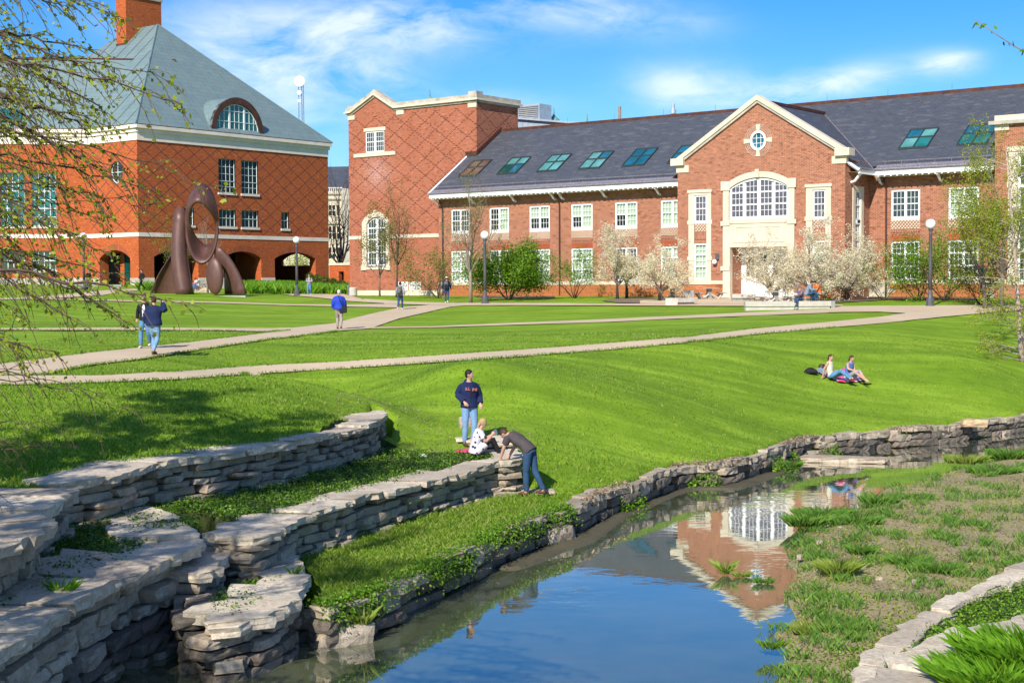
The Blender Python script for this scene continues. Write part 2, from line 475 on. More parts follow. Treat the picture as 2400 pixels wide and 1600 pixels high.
# ------------------------------------------------------------------ mesh building
def tag(o, label=None, cat=None, group=None, kind=None):
    if label:
        o['label'] = label
    if cat:
        o['category'] = cat
    if group:
        o['group'] = group
    if kind:
        o['kind'] = kind
    return o


ORG = {}


def org(o):
    return ORG.get(o.name, np.zeros(3)) if o else np.zeros(3)


def thing(name, label, cat, loc, group=None):
    o = bpy.data.objects.new(name, None)
    o.empty_display_size = .3
    o.location = tuple(float(v) for v in loc)
    COL.objects.link(o)
    ORG[o.name] = np.array(loc, float)
    return tag(o, label, cat, group)


def link_mesh(name, me, mat, parent=None, at=None):
    o = bpy.data.objects.new(name, me)
    COL.objects.link(o)
    if mat and not me.materials:
        me.materials.append(MATS[mat])
    if parent:
        o.parent = parent
    if at is not None:
        o.location = tuple(at)
    ORG[o.name] = org(parent) + (np.array(at, float) if at is not None else 0)
    return o


def fast_mesh(name, V, F, mat, parent=None, smooth=False, kind=None):
    """V (n,3) float array, F (m,k) int array, k = 3 or 4; world coordinates"""
    V = np.asarray(V, dtype=np.float32) - org(parent).astype(np.float32)
    F = np.asarray(F, dtype=np.int32)
    me = bpy.data.meshes.new(name)
    me.vertices.add(len(V))
    me.vertices.foreach_set('co', V.ravel())
    k = F.shape[1]
    me.loops.add(F.size)
    me.loops.foreach_set('vertex_index', F.ravel())
    me.polygons.add(len(F))
    me.polygons.foreach_set('loop_start', np.arange(0, F.size, k, dtype=np.int32))
    if smooth:
        me.polygons.foreach_set('use_smooth', np.ones(len(F), dtype=bool))
    me.update()
    me.validate()
    o = link_mesh(name, me, mat, parent)
    if kind:
        o['kind'] = kind
    return o


class MB:
    def __init__(s):
        s.v, s.f, s.uv = [], [], []

    def poly(s, pts, uv=None):
        i = len(s.v)
        s.v += [tuple(float(c) for c in p) for p in pts]
        s.f.append(tuple(range(i, i + len(pts))))
        s.uv.append(uv or [(p[0], p[2]) for p in pts])
        return s

    def box(s, c, ax, ay, az):
        c, ax, ay, az = (np.array(q, float) for q in (c, ax, ay, az))
        P = [c + a * ax + b * ay + d * az for a in (-1, 1) for b in (-1, 1) for d in (-1, 1)]
        i = len(s.v)
        s.v += [tuple(p) for p in P]
        for q in ((0, 1, 3, 2), (4, 6, 7, 5), (0, 4, 5, 1), (2, 3, 7, 6), (0, 2, 6, 4), (1, 5, 7, 3)):
            s.f.append(tuple(i + k for k in q))
            s.uv.append([(0, 0), (1, 0), (1, 1), (0, 1)])
        return s

    def bx(s, x0, x1, y0, y1, z0, z1):
        return s.box(((x0 + x1) / 2, (y0 + y1) / 2, (z0 + z1) / 2), ((x1 - x0) / 2, 0, 0), (0, (y1 - y0) / 2, 0), (0, 0, (z1 - z0) / 2))

    def tube(s, pts, rad, n=6, cap=True, lat=None):
        """rad: number, list, or list of (rx, ry); lat: lateral axis for elliptic sections"""
        P = [np.array(p, float) for p in pts]
        if not isinstance(rad, (list, tuple)):
            rad = [rad] * len(P)
        base = len(s.v)
        prev = None
        for k, p in enumerate(P):
            tg = P[min(k + 1, len(P) - 1)] - P[max(k - 1, 0)]
            tg = tg / (np.linalg.norm(tg) + 1e-9)
            if lat is not None:
                a = np.array(lat, float)
            elif prev is not None:
                a = prev
            else:
                a = np.array([0, 0, 1.]) if abs(tg[2]) < .8 else np.array([1., 0, 0])
            a = a - tg * (a @ tg)
            a /= (np.linalg.norm(a) + 1e-9)
            prev = a
            b = np.cross(tg, a)
            rr = rad[k] if isinstance(rad[k], (tuple, list)) else (rad[k], rad[k])
            for q in range(n):
                an = 2 * math.pi * q / n
                s.v.append(tuple(p + a * rr[0] * math.cos(an) + b * rr[1] * math.sin(an)))
        for k in range(len(P) - 1):
            for q in range(n):
                a0 = base + k * n + q
                a1 = base + k * n + (q + 1) % n
                s.f.append((a0, a1, a1 + n, a0 + n))
                s.uv.append([(q / n, k), ((q + 1) / n, k), ((q + 1) / n, k + 1), (q / n, k + 1)])
        if cap:
            s.f.append(tuple(base + q for q in reversed(range(n))))
            s.uv.append([(0, 0)] * n)
            s.f.append(tuple(base + (len(P) - 1) * n + q for q in range(n)))
            s.uv.append([(0, 0)] * n)
        return s

    def lathe(s, c, prof, n=14):
        return s.tube([(c[0], c[1], c[2] + z) for r, z in prof], [max(r, .002) for r, z in prof], n)

    def ball(s, c, rx, ry=None, rz=None, n=10, k=7):
        ry = ry or rx
        rz = rz or rx
        c = np.array(c, float)
        base = len(s.v)
        for i in range(k + 1):
            th = math.pi * i / k
            for j in range(n):
                ph = 2 * math.pi * j / n
                s.v.append(tuple(c + (rx * math.sin(th) * math.cos(ph), ry * math.sin(th) * math.sin(ph), rz * math.cos(th))))
        for i in range(k):
            for j in range(n):
                a0 = base + i * n + j
                a1 = base + i * n + (j + 1) % n
                s.f.append((a0, a0 + n, a1 + n, a1))
                s.uv.append([(0, 0)] * 4)
        return s

    def ring(s, c, ax, ay, r, tr, n=20, k=5):
        c, ax, ay = (np.array(q, float) for q in (c, ax, ay))
        pts = [c + ax * r * math.cos(2 * math.pi * i / n) + ay * r * math.sin(2 * math.pi * i / n) for i in range(n + 1)]
        return s.tube(pts, tr, k, cap=False)

    def build(s, name, mat, parent=None, smooth=False, kind=None):
        me = bpy.data.meshes.new(name)
        og = org(parent)
        me.from_pydata([tuple(np.array(v) - og) for v in s.v], [], s.f)
        uvl = me.uv_layers.new(name='UVMap')
        flat = []
        for u in s.uv:
            for a in u:
                flat += [float(a[0]), float(a[1])]
        uvl.data.foreach_set('uv', flat)
        if smooth:
            me.polygons.foreach_set('use_smooth', [True] * len(me.polygons))
        me.validate()
        o = link_mesh(name, me, mat, parent)
        if kind:
            o['kind'] = kind
        return o


class Fr:
    """a vertical plane: origin (x, y), direction d, outward normal n"""
    def __init__(s, O, d, n):
        s.O, s.d, s.n = np.array(O[:2], float), np.array(d, float), np.array(n, float)

    def P(s, a, z, o=0.0):
        q = s.O + s.d * a + s.n * o
        return (q[0], q[1], z)

    def off(s, o):
        return Fr(s.O + s.n * o, s.d, s.n)

    def prism(s, mb, outer, holes=(), o0=0.0, o1=0.0, back=False):
        """flat shape in the plane at offset o0, sides running to o1 (outer edge and holes)"""
        loops = [list(outer)] + [list(h) for h in holes]
        tri = tessellate_polygon([[Vector((a, z, 0)) for a, z in L] for L in loops])
        flat = [p for L in loops for p in L]
        for T in tri:
            mb.poly([s.P(*flat[i], o0) for i in T], [flat[i] for i in T])
            if back:
                mb.poly([s.P(*flat[i], o1) for i in T], [flat[i] for i in T])
        if abs(o1 - o0) > 1e-6:
            for L in loops:
                for i in range(len(L)):
                    a, b = L[i], L[(i + 1) % len(L)]
                    du = abs(o1 - o0)
                    mb.poly([s.P(*a, o0), s.P(*b, o0), s.P(*b, o1), s.P(*a, o1)], [(a[0], a[1]), (b[0], b[1]), (b[0] + du, b[1]), (a[0] + du, a[1])])
        return mb

    def bar(s, mb, a0, a1, z0, z1, o0, o1):
        c = np.array(s.P((a0 + a1) / 2, (z0 + z1) / 2, (o0 + o1) / 2))
        return mb.box(c, (*(s.d * (a1 - a0) / 2), 0), (*(s.n * (o1 - o0) / 2), 0), (0, 0, (z1 - z0) / 2))


def rect(a0, a1, z0, z1):
    return [(a0, z0), (a1, z0), (a1, z1), (a0, z1)]


def arch(a0, a1, z0, zs, zt, n=12):
    """opening with a curved head: springing at zs, crown at zt"""
    c, hw = (a0 + a1) / 2, (a1 - a0) / 2
    pts = [(a0, z0), (a1, z0)]
    rise = zt - zs
    if rise >= hw * .98:
        for i in range(n + 1):
            th = math.pi * i / n
            pts.append((c + hw * math.cos(th), zs + rise * math.sin(th)))
    else:
        Rr = (hw * hw + rise * rise) / (2 * rise)
        a = math.asin(hw / Rr)
        for i in range(n + 1):
            th = a - 2 * a * i / n
            pts.append((c + Rr * math.sin(th), zt - Rr + Rr * math.cos(th)))
    return pts


def ellipse(c, z, ra, rz, n=20):
    return [(c + ra * math.cos(2 * math.pi * i / n), z + rz * math.sin(2 * math.pi * i / n)) for i in range(n)]
# ------------------------------------------------------------------ the land
def pw(L, z):
    return [tuple(atz(x, y, z)[:2]) for x, y in L]


U = np.array([.788, -.6155])
U /= np.linalg.norm(U)
V = np.array([-U[1], U[0]])
BO = atD(1778, 695, 96)[:2]           # centre of the gable front of the right-hand building
AO = atD(323.5, 500, 136)[:2]         # near corner of the left-hand building

LIP6 = [(1270, 1211), (1345, 1190), (1440, 1143), (1502, 1126), (1600, 1088), (1692, 1085), (1760, 1068), (1811, 1054), (1855, 1036), (1893, 1024), (1961, 1020), (2070, 1007), (2186, 1000), (2261, 990), (2305, 984.5), (2400, 972.6), (2520, 955)]
LIP6a = [(761, 1428), (861, 1402), (902, 1384), (960, 1358), (1038, 1323), (1110, 1286), (1175, 1252)]
lip6 = pw(LIP6a, .58) + pw(LIP6, .6)
lip6 = [lip6[0]] + lip6[1:]
W1LIP = pw([(720, 928), (800, 935), (880, 947), (897, 965), (870, 990), (773, 1013), (637, 1041), (530, 1060), (368, 1078), (259, 1112), (122, 1133)], 2.1)
W5LIP = pw([(150, 1141), (133, 1156), (105, 1176), (52, 1206), (98, 1222), (40, 1256), (-10, 1275), (-120, 1310)], 2.1)
W2Z = [1.58, 1.48, 1.40, 1.36] + [1.35] * 12
W2LIP = [tuple(atz(x, y, z_)[:2]) for (x, y), z_ in zip(((1163, 1018), (1184, 1032), (1210, 1060), (1212, 1078)), W2Z)] + pw([(1140, 1083), (1089, 1100), (1011, 1119), (943, 1134), (902, 1150), (841, 1160), (797, 1184), (725, 1196), (671, 1220), (630, 1248), (579, 1259), (490, 1243)], 1.35)
W4LIP = pw([(322, 1192), (362, 1204), (433, 1234), (446, 1258), (439, 1278), (379, 1307), (284, 1341), (172, 1393), (54, 1470), (-60, 1535), (-200, 1620)], 1.35)
W4B = pw([(450, 1236), (500, 1256), (524, 1298), (520, 1322), (470, 1345)], 1.05)
W3LIP = pw([(672, 1290), (690, 1322), (717, 1357), (684, 1404), (620, 1436), (513, 1470), (492, 1445)], .78)
R1LIP = pw([(2520, 1285), (2400, 1327), (2302, 1367), (2270, 1384), (2219, 1407), (2173, 1438), (2121, 1461), (2098, 1487), (2058, 1520), (2018, 1536), (2010, 1580), (1990, 1650)], .42)
R2LIP = pw([(2520, 1405), (2400, 1449), (2354, 1469), (2270, 1484), (2178, 1515), (2095, 1564), (2040, 1612), (1990, 1670)], .92)
ISL = pw([(2560, 1020), (2400, 1056), (2230, 1090), (2186, 1104), (2087, 1131), (2002, 1159), (1940, 1199), (1852, 1239), (1826, 1276), (1815, 1310), (1796, 1362), (1806, 1422), (1806, 1460), (1770, 1480), (1757, 1552), (1782, 1620), (1790, 1720)], .03)

T1P = pw([(902, 1054), (800, 1075), (678, 1133), (560, 1150), (477, 1167), (358, 1190), (245, 1190), (150, 1215), (97, 1262), (40, 1300), (-90, 1350), (-260, 1420)], 1.3) + list(reversed(W4LIP[2:])) + list(reversed(W2LIP[2:]))
LLP = pw([(1250, 1150), (1212, 1140), (1154, 1167), (1048, 1197), (926, 1225), (848, 1252), (800, 1269), (722, 1296), (700, 1306), (720, 1345), (722, 1400), (740, 1440)], .6) + lip6[:8]
P7P = pw([(579, 1262), (650, 1262), (690, 1285)], .9) + W3LIP[1:] + pw([(505, 1395), (500, 1330)], .8)
P0P = pw([(340, 1215), (470, 1195), (600, 1215), (600, 1310), (520, 1350), (430, 1340)], 1.0)
P9P = pw([(360, 1197), (480, 1180), (540, 1178), (540, 1250), (360, 1250)], 1.27)
P8P = pw([(400, 1222), (440, 1196), (500, 1212), (585, 1256), (570, 1300), (520, 1335), (470, 1350), (435, 1282)], 1.0)
R1P = R1LIP + [(2.0, 8.0), (30., 8.0), (30., R1LIP[0][1] + 8)]
R2P = R2LIP + [(3.0, 8.0), (30., 8.0), (30., R2LIP[0][1] + 8)]
ISLP = ISL + [(2.0, 12.0), (60., 12.0), (60., 48.)]
lastW4 = W4LIP[-1]
SP = [(75., 77.)] + list(reversed(lip6)) + [W3LIP[2], W3LIP[3], W3LIP[4], W3LIP[5], W3LIP[6]] + [W4B[3], W4B[4], W4LIP[4]] + W4LIP[5:] + [(lastW4[0] - 3.5, lastW4[1] - 2.), (-9.5, 12.), (-9.5, -30.), (75., -30.)]


def inpoly(x, y, P):
    x, y = np.asarray(x, float), np.asarray(y, float)
    r = np.zeros(x.shape, bool)
    for i in range(len(P)):
        x1, y1 = P[i]
        x2, y2 = P[(i + 1) % len(P)]
        if y1 == y2:
            continue
        c = ((y1 > y) != (y2 > y)) & (x < (x2 - x1) * (y - y1) / (y2 - y1) + x1)
        r ^= c
    return r


def dpoly(x, y, L):
    x, y = np.asarray(x, float), np.asarray(y, float)
    d = np.full(x.shape, 1e9)
    for i in range(len(L) - 1):
        ax, ay = L[i]
        bx, by = L[i + 1]
        L2 = (bx - ax) ** 2 + (by - ay) ** 2 + 1e-9
        t = np.clip(((x - ax) * (bx - ax) + (y - ay) * (by - ay)) / L2, 0, 1)
        d = np.minimum(d, np.hypot(x - ax - t * (bx - ax), y - ay - t * (by - ay)))
    return d


# survey points of the lawn: picture x, y and ground height
SV = [(360, 834, 3.12), (795, 773, 3.17), (938, 727, 3.6), (1047, 712, 3.87), (100, 903, 2.95), (0, 906, 2.95), (600, 880, 2.95), (1100, 853, 3.02), (1600, 800, 3.16), (1961, 765, 3.35), (2100, 738, 3.65),
      (2180, 717.4, 3.9), (2400, 722, 3.8), (1137, 710.6, 3.93), (696, 693.6, 4.27), (1960, 905, 1.62), (1500, 942, 1.9), (2300, 857, 2.1), (1100, 1038, 1.42), (1250, 950, 2.0), (1142, 1000, 1.68), (1180, 1010, 1.55), (1060, 1000, 1.62),
      (1230, 1158, .62), (1256, 1100, .95), (1300, 1195, .6), (1240, 1040, 1.4), (1000, 985, 1.75), (950, 1030, 1.42), (1000, 1070, 1.3), (1100, 1065, 1.33), (920, 1050, 1.35), (900, 930, 2.35), (760, 910, 2.45),
      (460, 689.5, 4.5), (330, 677.6, 4.8), (197, 664.5, 5.2), (60, 700, 4.5), (240, 685, 4.65), (40, 668, 5.15), (780, 700, 4.15), (540, 709, 3.95), (560, 735, 3.6), (200, 735, 3.75),
      (1400, 752, 3.4), (1800, 736, 3.6), (1300, 784, 3.15), (300, 775, 3.4), (600, 776, 3.3)]
PTS = [(*atz(x, y, z)[:2], z) for x, y, z in SV]
for a in lip6[7:]:
    PTS.append((a[0], a[1], .58))
for a in W1LIP:
    PTS.append((a[0], a[1], 2.0))
for a in W5LIP[5:]:
    PTS.append((a[0], a[1], 2.0))
for s in (-46, -30, -14, 0, 14, 26):
    q = BO + U * s + V * (3.0 if s > -28 else 7)
    PTS.append((q[0], q[1], 4.2))
q = BO - U * 2 - V * 9
PTS.append((q[0], q[1], 3.95))
for a, b, z in ((0, -1.5, 5.25), (12, 3, 4.7), (24, 3, 4.5), (0, -8, 4.75)):
    q = AO + V * a + U * b
    PTS.append((q[0], q[1], z))
PTS += [(-45, 134, 5.35), (-60, 132, 5.4), (-45, 165, 5.6), (-10, 175, 4.6), (60, 90, 3.9), (60, 130, 4.2), (0, 160, 4.4), (-60, 90, 4.6), (-30, 60, 3.7), (-14, 40, 3.1), (-14, 24, 2.2), (-11, 10, 2.1), (40, 76, 3.5), (60, 78, 3.), (-100, 120, 5), (90, 120, 4)]
PTS = np.array(PTS)


def kern(d):
    return np.sqrt(d * d + 1.6)


_D = np.hypot(PTS[:, None, 0] - PTS[None, :, 0], PTS[:, None, 1] - PTS[None, :, 1])
_n = len(PTS)
_A = np.zeros((_n + 1, _n + 1))
_A[:_n, :_n] = kern(_D) + np.eye(_n) * -.12
_A[:_n, _n] = 1
_A[_n, :_n] = 1
_W = np.linalg.solve(_A, np.append(PTS[:, 2], 0))


def lawnz(x, y):
    x, y = np.asarray(x, float), np.asarray(y, float)
    r = np.full(x.shape, _W[_n])
    for i in range(_n):
        r = r + _W[i] * kern(np.hypot(x - PTS[i, 0], y - PTS[i, 1]))
    return np.clip(r, .5, 6.0)


def landz(x, y):
    """height and region (0 lawn, 1 planting, 3 creek bed, 4 mud bank)"""
    x, y = np.asarray(x, float), np.asarray(y, float)
    z = lawnz(x, y)
    reg = np.zeros(x.shape, int)
    m = inpoly(x, y, P0P) | inpoly(x, y, P8P)
    z[m] = .93
    reg[m] = 1
    m = inpoly(x, y, P9P)
    z[m] = 1.2
    reg[m] = 1
    m = inpoly(x, y, T1P)
    z[m] = 1.27
    reg[m] = 1
    m = inpoly(x, y, P7P)
    z[m] = .70
    reg[m] = 1
    m = inpoly(x, y, LLP)
    z[m] = .60
    reg[m] = 0
    m = inpoly(x, y, SP)
    z[m] = -.45
    reg[m] = 3
    d6 = dpoly(x, y, lip6[6:15])
    mm = m & (d6 < .8)
    z[mm] = np.maximum(z[mm], .035 - .42 * np.clip((d6[mm] - .42 - .18 * np.sin(x[mm] * 1.3)) / .35, 0, 1))
    reg[mm] = 3
    m = m & inpoly(x, y, ISLP)
    di = dpoly(x[m], y[m], ISL)
    z[m] = np.clip(-.08 + di * .22, -.3, .16) + .03 * np.sin(x[m] * 2.1) * np.cos(y[m] * 1.7)
    reg[m] = 4
    m = inpoly(x, y, R1P)
    z[m] = .36
    reg[m] = 1
    m = inpoly(x, y, R2P)
    z[m] = .88
    reg[m] = 1
    # the ground keeps back from the faces of the dry stone walls
    m = (x < -4.2) & (x > -6.2) & (y > 22) & (y < 25.4) & (z > 1.45)
    z[m] = 1.27
    reg[m] = 1
    for L, low, hi in ((lip6, -.45, .55), (W3LIP, -.45, .6), (W4LIP[3:], -.45, 1.2), (W4B, -.45, .9), (R1LIP, .1, .3), (R2LIP, .36, .8), (W2LIP[:-1], .58, 1.1), (W1LIP, 1.2, 1.9), (W5LIP, 1.2, 1.9)):
        d = dpoly(x, y, L)
        mm = (d < (.26 if L is not lip6 else .2)) & (z > low) & (z > hi - .3)
        if low == .58:
            mm &= (y < W2LIP[3][1] + .6)
        if L is W1LIP:
            mm &= (y < W1LIP[3][1] + .6)
        z[mm] = low
    return z, reg


def gz(x, y):
    z, _ = landz(np.array([x]), np.array([y]))
    return float(z[0])


def lz(x, y):
    return float(lawnz(np.array([x]), np.array([y]))[0])


def G(px, py, fn=None):
    """where the sight line through a picture point meets the lawn"""
    fn = fn or lawnz
    d = ray(px, py)
    D = np.linspace(18, 330, 6000)
    zz = CZ + d[2] * D
    g = fn(d[0] * D, D)
    if isinstance(g, tuple):
        g = g[0]
    k = np.argmax(zz < g)
    D0 = D[k]
    return CAM + d * D0


def axis(segs):
    o = []
    for a, b, st in segs:
        n = max(1, int(round((b - a) / st)))
        o += list(np.linspace(a, b, n, endpoint=False))
    o.append(segs[-1][1])
    return np.array(o)


xs = axis([(-600, -120, 60), (-120, -40, 8), (-40, -10, 1.0), (-10, 16, .11), (16, 24, .22), (24, 60, 1.), (60, 140, 8), (140, 600, 60)])
ys = axis([(-60, 0, 15), (0, 13, 1.5), (13, 40, .11), (40, 62, .2), (62, 150, 1.0), (150, 220, 5), (220, 1400, 120)])
X, Y = np.meshgrid(xs, ys)
Z, REG = landz(X.ravel(), Y.ravel())
vid = np.arange(len(xs) * len(ys)).reshape(len(ys), len(xs))
quads = np.stack([vid[:-1, :-1], vid[:-1, 1:], vid[1:, 1:], vid[1:, :-1]], -1).reshape(-1, 4)
qr = REG[quads].max(1)
VV = np.stack([X.ravel(), Y.ravel(), Z], 1)
nz_ = np.sin(VV[:, 0] * 3.1) * np.cos(VV[:, 1] * 2.7) + np.sin(VV[:, 0] * 1.3 + VV[:, 1] * 1.9)
VV[:, 2] += nz_ * .008
for nm, rr, mt in (('lawn', 0, 'lawn_grass'), ('planting_ground', 1, 'soil_planting'), ('creek_bed', 3, 'creek_mud'), ('mud_bank', 4, 'mud')):
    q = quads[qr == rr]
    used, inv = np.unique(q, return_inverse=True)
    o = fast_mesh(nm, VV[used], inv.reshape(-1, 4), mt, smooth=True)
    o['kind'] = 'structure'

mb = MB()
mb.poly([(-11, -5, 0), (80, -5, 0), (80, 80, 0), (-11, 80, 0)])
mb.build('creek_water', 'creek_water', kind='structure')

# ------------------------------------------------------------------ paths


PATHS = []


def path(name, cols, lift, nsub=6):
    """cols: (x, y_top, y_bottom) or ((x, y), (x, y)) in the picture, followed on the lawn"""
    A, B = [], []
    dens = []
    for i in range(len(cols) - 1):
        c0, c1 = [(((c[0], c[1]), (c[0], c[2])) if len(c) == 3 else c) for c in (cols[i], cols[i + 1])]
        for k in range(4):
            f = k / 4
            dens.append(tuple(tuple(c0[j][m] * (1 - f) + c1[j][m] * f for m in (0, 1)) for j in (0, 1)))
    c = cols[-1]
    dens.append(((c[0], c[1]), (c[0], c[2])) if len(c) == 3 else c)
    for c in dens:
        if len(c) == 3:
            A.append((c[0], c[1]))
            B.append((c[0], c[2]))
        else:
            A.append(c[0])
            B.append(c[1])
    wa = [G(*p) for p in A]
    wb = [G(*p) for p in B]
    rows = []
    for i in range(len(wa) - 1):
        n = max(2, int(np.linalg.norm(wa[i][:2] - wa[i + 1][:2]) / 1.0))
        for k in range(n + (i == len(wa) - 2)):
            t_ = k / n
            rows.append((wa[i] * (1 - t_) + wa[i + 1] * t_, wb[i] * (1 - t_) + wb[i + 1] * t_))
    vs, fs = [], []
    for a, b in rows:
        for j in range(nsub + 1):
            s = j / nsub
            p = a * (1 - s) + b * s
            jig = .03 * math.sin(p[0] * 9.1 + p[1] * 5.3) if j in (0, nsub) else 0
            vs.append((p[0], p[1] + jig, 0))
    vs = np.array(vs)
    vs[:, 2] = lawnz(vs[:, 0], vs[:, 1]) + lift
    W_ = nsub + 1
    for i in range(len(rows) - 1):
        for j in range(nsub):
            fs.append((i * W_ + j, i * W_ + j + 1, (i + 1) * W_ + j + 1, (i + 1) * W_ + j))
    PATHS.append([tuple(a[:2]) for a in wa] + [tuple(b[:2]) for b in reversed(wb)])
    o = fast_mesh(name, vs, fs, 'path_concrete', smooth=True)
    o['kind'] = 'structure'
    return o


path('footpath', [(-60, 884, 905), (0, 883, 904), (129, 882, 902), (238, 882, 898), (443, 870, 890), (613, 858, 877), (800, 849, 866), (1004, 836, 852), (1208, 822, 838), (1413, 807, 822), (1600, 791.7, 806), (1770, 771, 785), (1940, 756, 769.5), (2060, 744, 759), (2121, 735.5, 753)], .030)
path('footpath', [(-60, 868, 884), (0, 855, 883), (102, 842.8, 880), (211, 829, 858), (340, 815, 842.8), (443, 804, 825.7), (545, 791.7, 810), (637, 780, 796), (681, 770, 791.7), (783, 759, 779), (800, 754, 776), (868, 737, 771), (936, 722, 747.4), (1004, 716, 732), (1055, 711.6, 720), (1090, 711.6, 717.5)], .038)
path('footpath', [(-60, 770, 775.7), (0, 770.5, 775.7), (306, 769.5, 776), (511, 770.5, 776), (579, 771, 778), (637, 771, 780), (681, 769.5, 776)], .046)
path('footpath', [(1004, 766, 769), (1208, 757.6, 762), (1413, 749, 756), (1600, 740.5, 747.2), (1770, 732.5, 740.6), (1940, 725, 733.8)], .030)
path('footpath', [(870, 768, 771), (936, 767, 770), (1004, 766, 769)], .034)
path('footpath', [(1940, 725, 733.8), (1975, 719, 733), (2060, 718, 732.5), (2121, 717.5, 735.5)], .046)
path('footpath', [(2121, 717.5, 753), (2213, 717, 744), (2315, 716.5, 734), (2400, 716, 728), (2520, 715, 724)], .042)
path('footpath', [(0, 699.7, 703), (44, 698, 702.5), (102, 694, 701.4), (170, 689.5, 697), (238, 681.5, 692.5), (306, 677.5, 682.5), (350, 675.5, 680), (420, 675, 678.5)], .034)
path('footpath', [(102, 701.6, 703.6), (238, 703.5, 706), (306, 705.2, 708), (511, 708, 711.4), (681, 714, 717), (800, 715, 719.4), (936, 713, 722)], .042)
path('footpath', [((660, 689.2), (690, 694)), ((700, 688.5), (740, 698)), ((760, 688), (790, 704)), ((805, 689.5), (830, 708)), ((816, 694), (857, 709.5)), ((844, 701), (900, 712)), ((940, 706.7), (950, 713))], .050)
path('footpath', [(900, 707, 714), (936, 708, 714), (1055, 711.4, 717.4), (1140, 711.6, 717), (1242, 711.8, 717), (1413, 713.4, 717.4), (1549, 713, 718.4), (1600, 708, 718.6), (1700, 703, 718.8), (1745, 714, 718.8), (1900, 715.5, 718.8), (1975, 716.5, 719)], .054)
path('paved_terrace', [(1500, 706, 713), (1560, 701, 713.5), (1640, 697, 714), (1700, 695.5, 714.5), (1760, 695.5, 714.5), (1830, 697.5, 714.5), (1905, 700, 714.5)], .062)


def patch_sheet(name, pts, mat, lift, kind='structure'):
    w_ = [G(*p) for p in pts]
    c = sum(w_) / len(w_)
    vs = [c] + w_
    rings = 4
    V_, F_ = [c], []
    n = len(w_)
    for r in range(1, rings + 1):
        for p in w_:
            V_.append(c + (p - c) * r / rings)
    V_ = np.array(V_)
    V_[:, 2] = lawnz(V_[:, 0], V_[:, 1]) + lift
    for i in range(n):
        F_.append((0, 1 + i, 1 + (i + 1) % n, 1 + (i + 1) % n))
    tri = [(a, b, c_) for a, b, c_, _ in F_]
    for r in range(rings - 1):
        for i in range(n):
            a, b = 1 + r * n + i, 1 + r * n + (i + 1) % n
            tri += [(a, a + n, b + n), (a, b + n, b)]
    o = fast_mesh(name, V_, tri, mat, smooth=True)
    o['kind'] = kind
    return o


patch_sheet('mulch_bed', [(1410, 706), (1440, 702), (1500, 700.5), (1560, 702), (1568, 709), (1520, 712), (1450, 711)], 'mulch', .055)
patch_sheet('mulch_bed', [(1950, 697), (2100, 697.5), (2290, 700), (2290, 703), (2180, 703), (2080, 703.5), (1990, 709), (1955, 711)], 'mulch', .055)
patch_sheet('mulch_bed', [(1110, 694), (1200, 694.5), (1300, 695), (1300, 697.5), (1200, 698.5), (1120, 698)], 'mulch', .055)
# ------------------------------------------------------------------ buildings


def zclip(sh, a):
    """height of an arched head at a; sh = (a0, a1, zs, zt)"""
    a0, a1, zs, zt = sh
    c, hw, rise = (a0 + a1) / 2, (a1 - a0) / 2, zt - zs
    x = min(abs(a - c), hw)
    if rise >= hw * .98:
        return zs + rise * math.sqrt(max(0, 1 - (x / hw) ** 2))
    Rr = (hw * hw + rise * rise) / (2 * rise)
    return zt - Rr + math.sqrt(max(0, Rr * Rr - x * x))


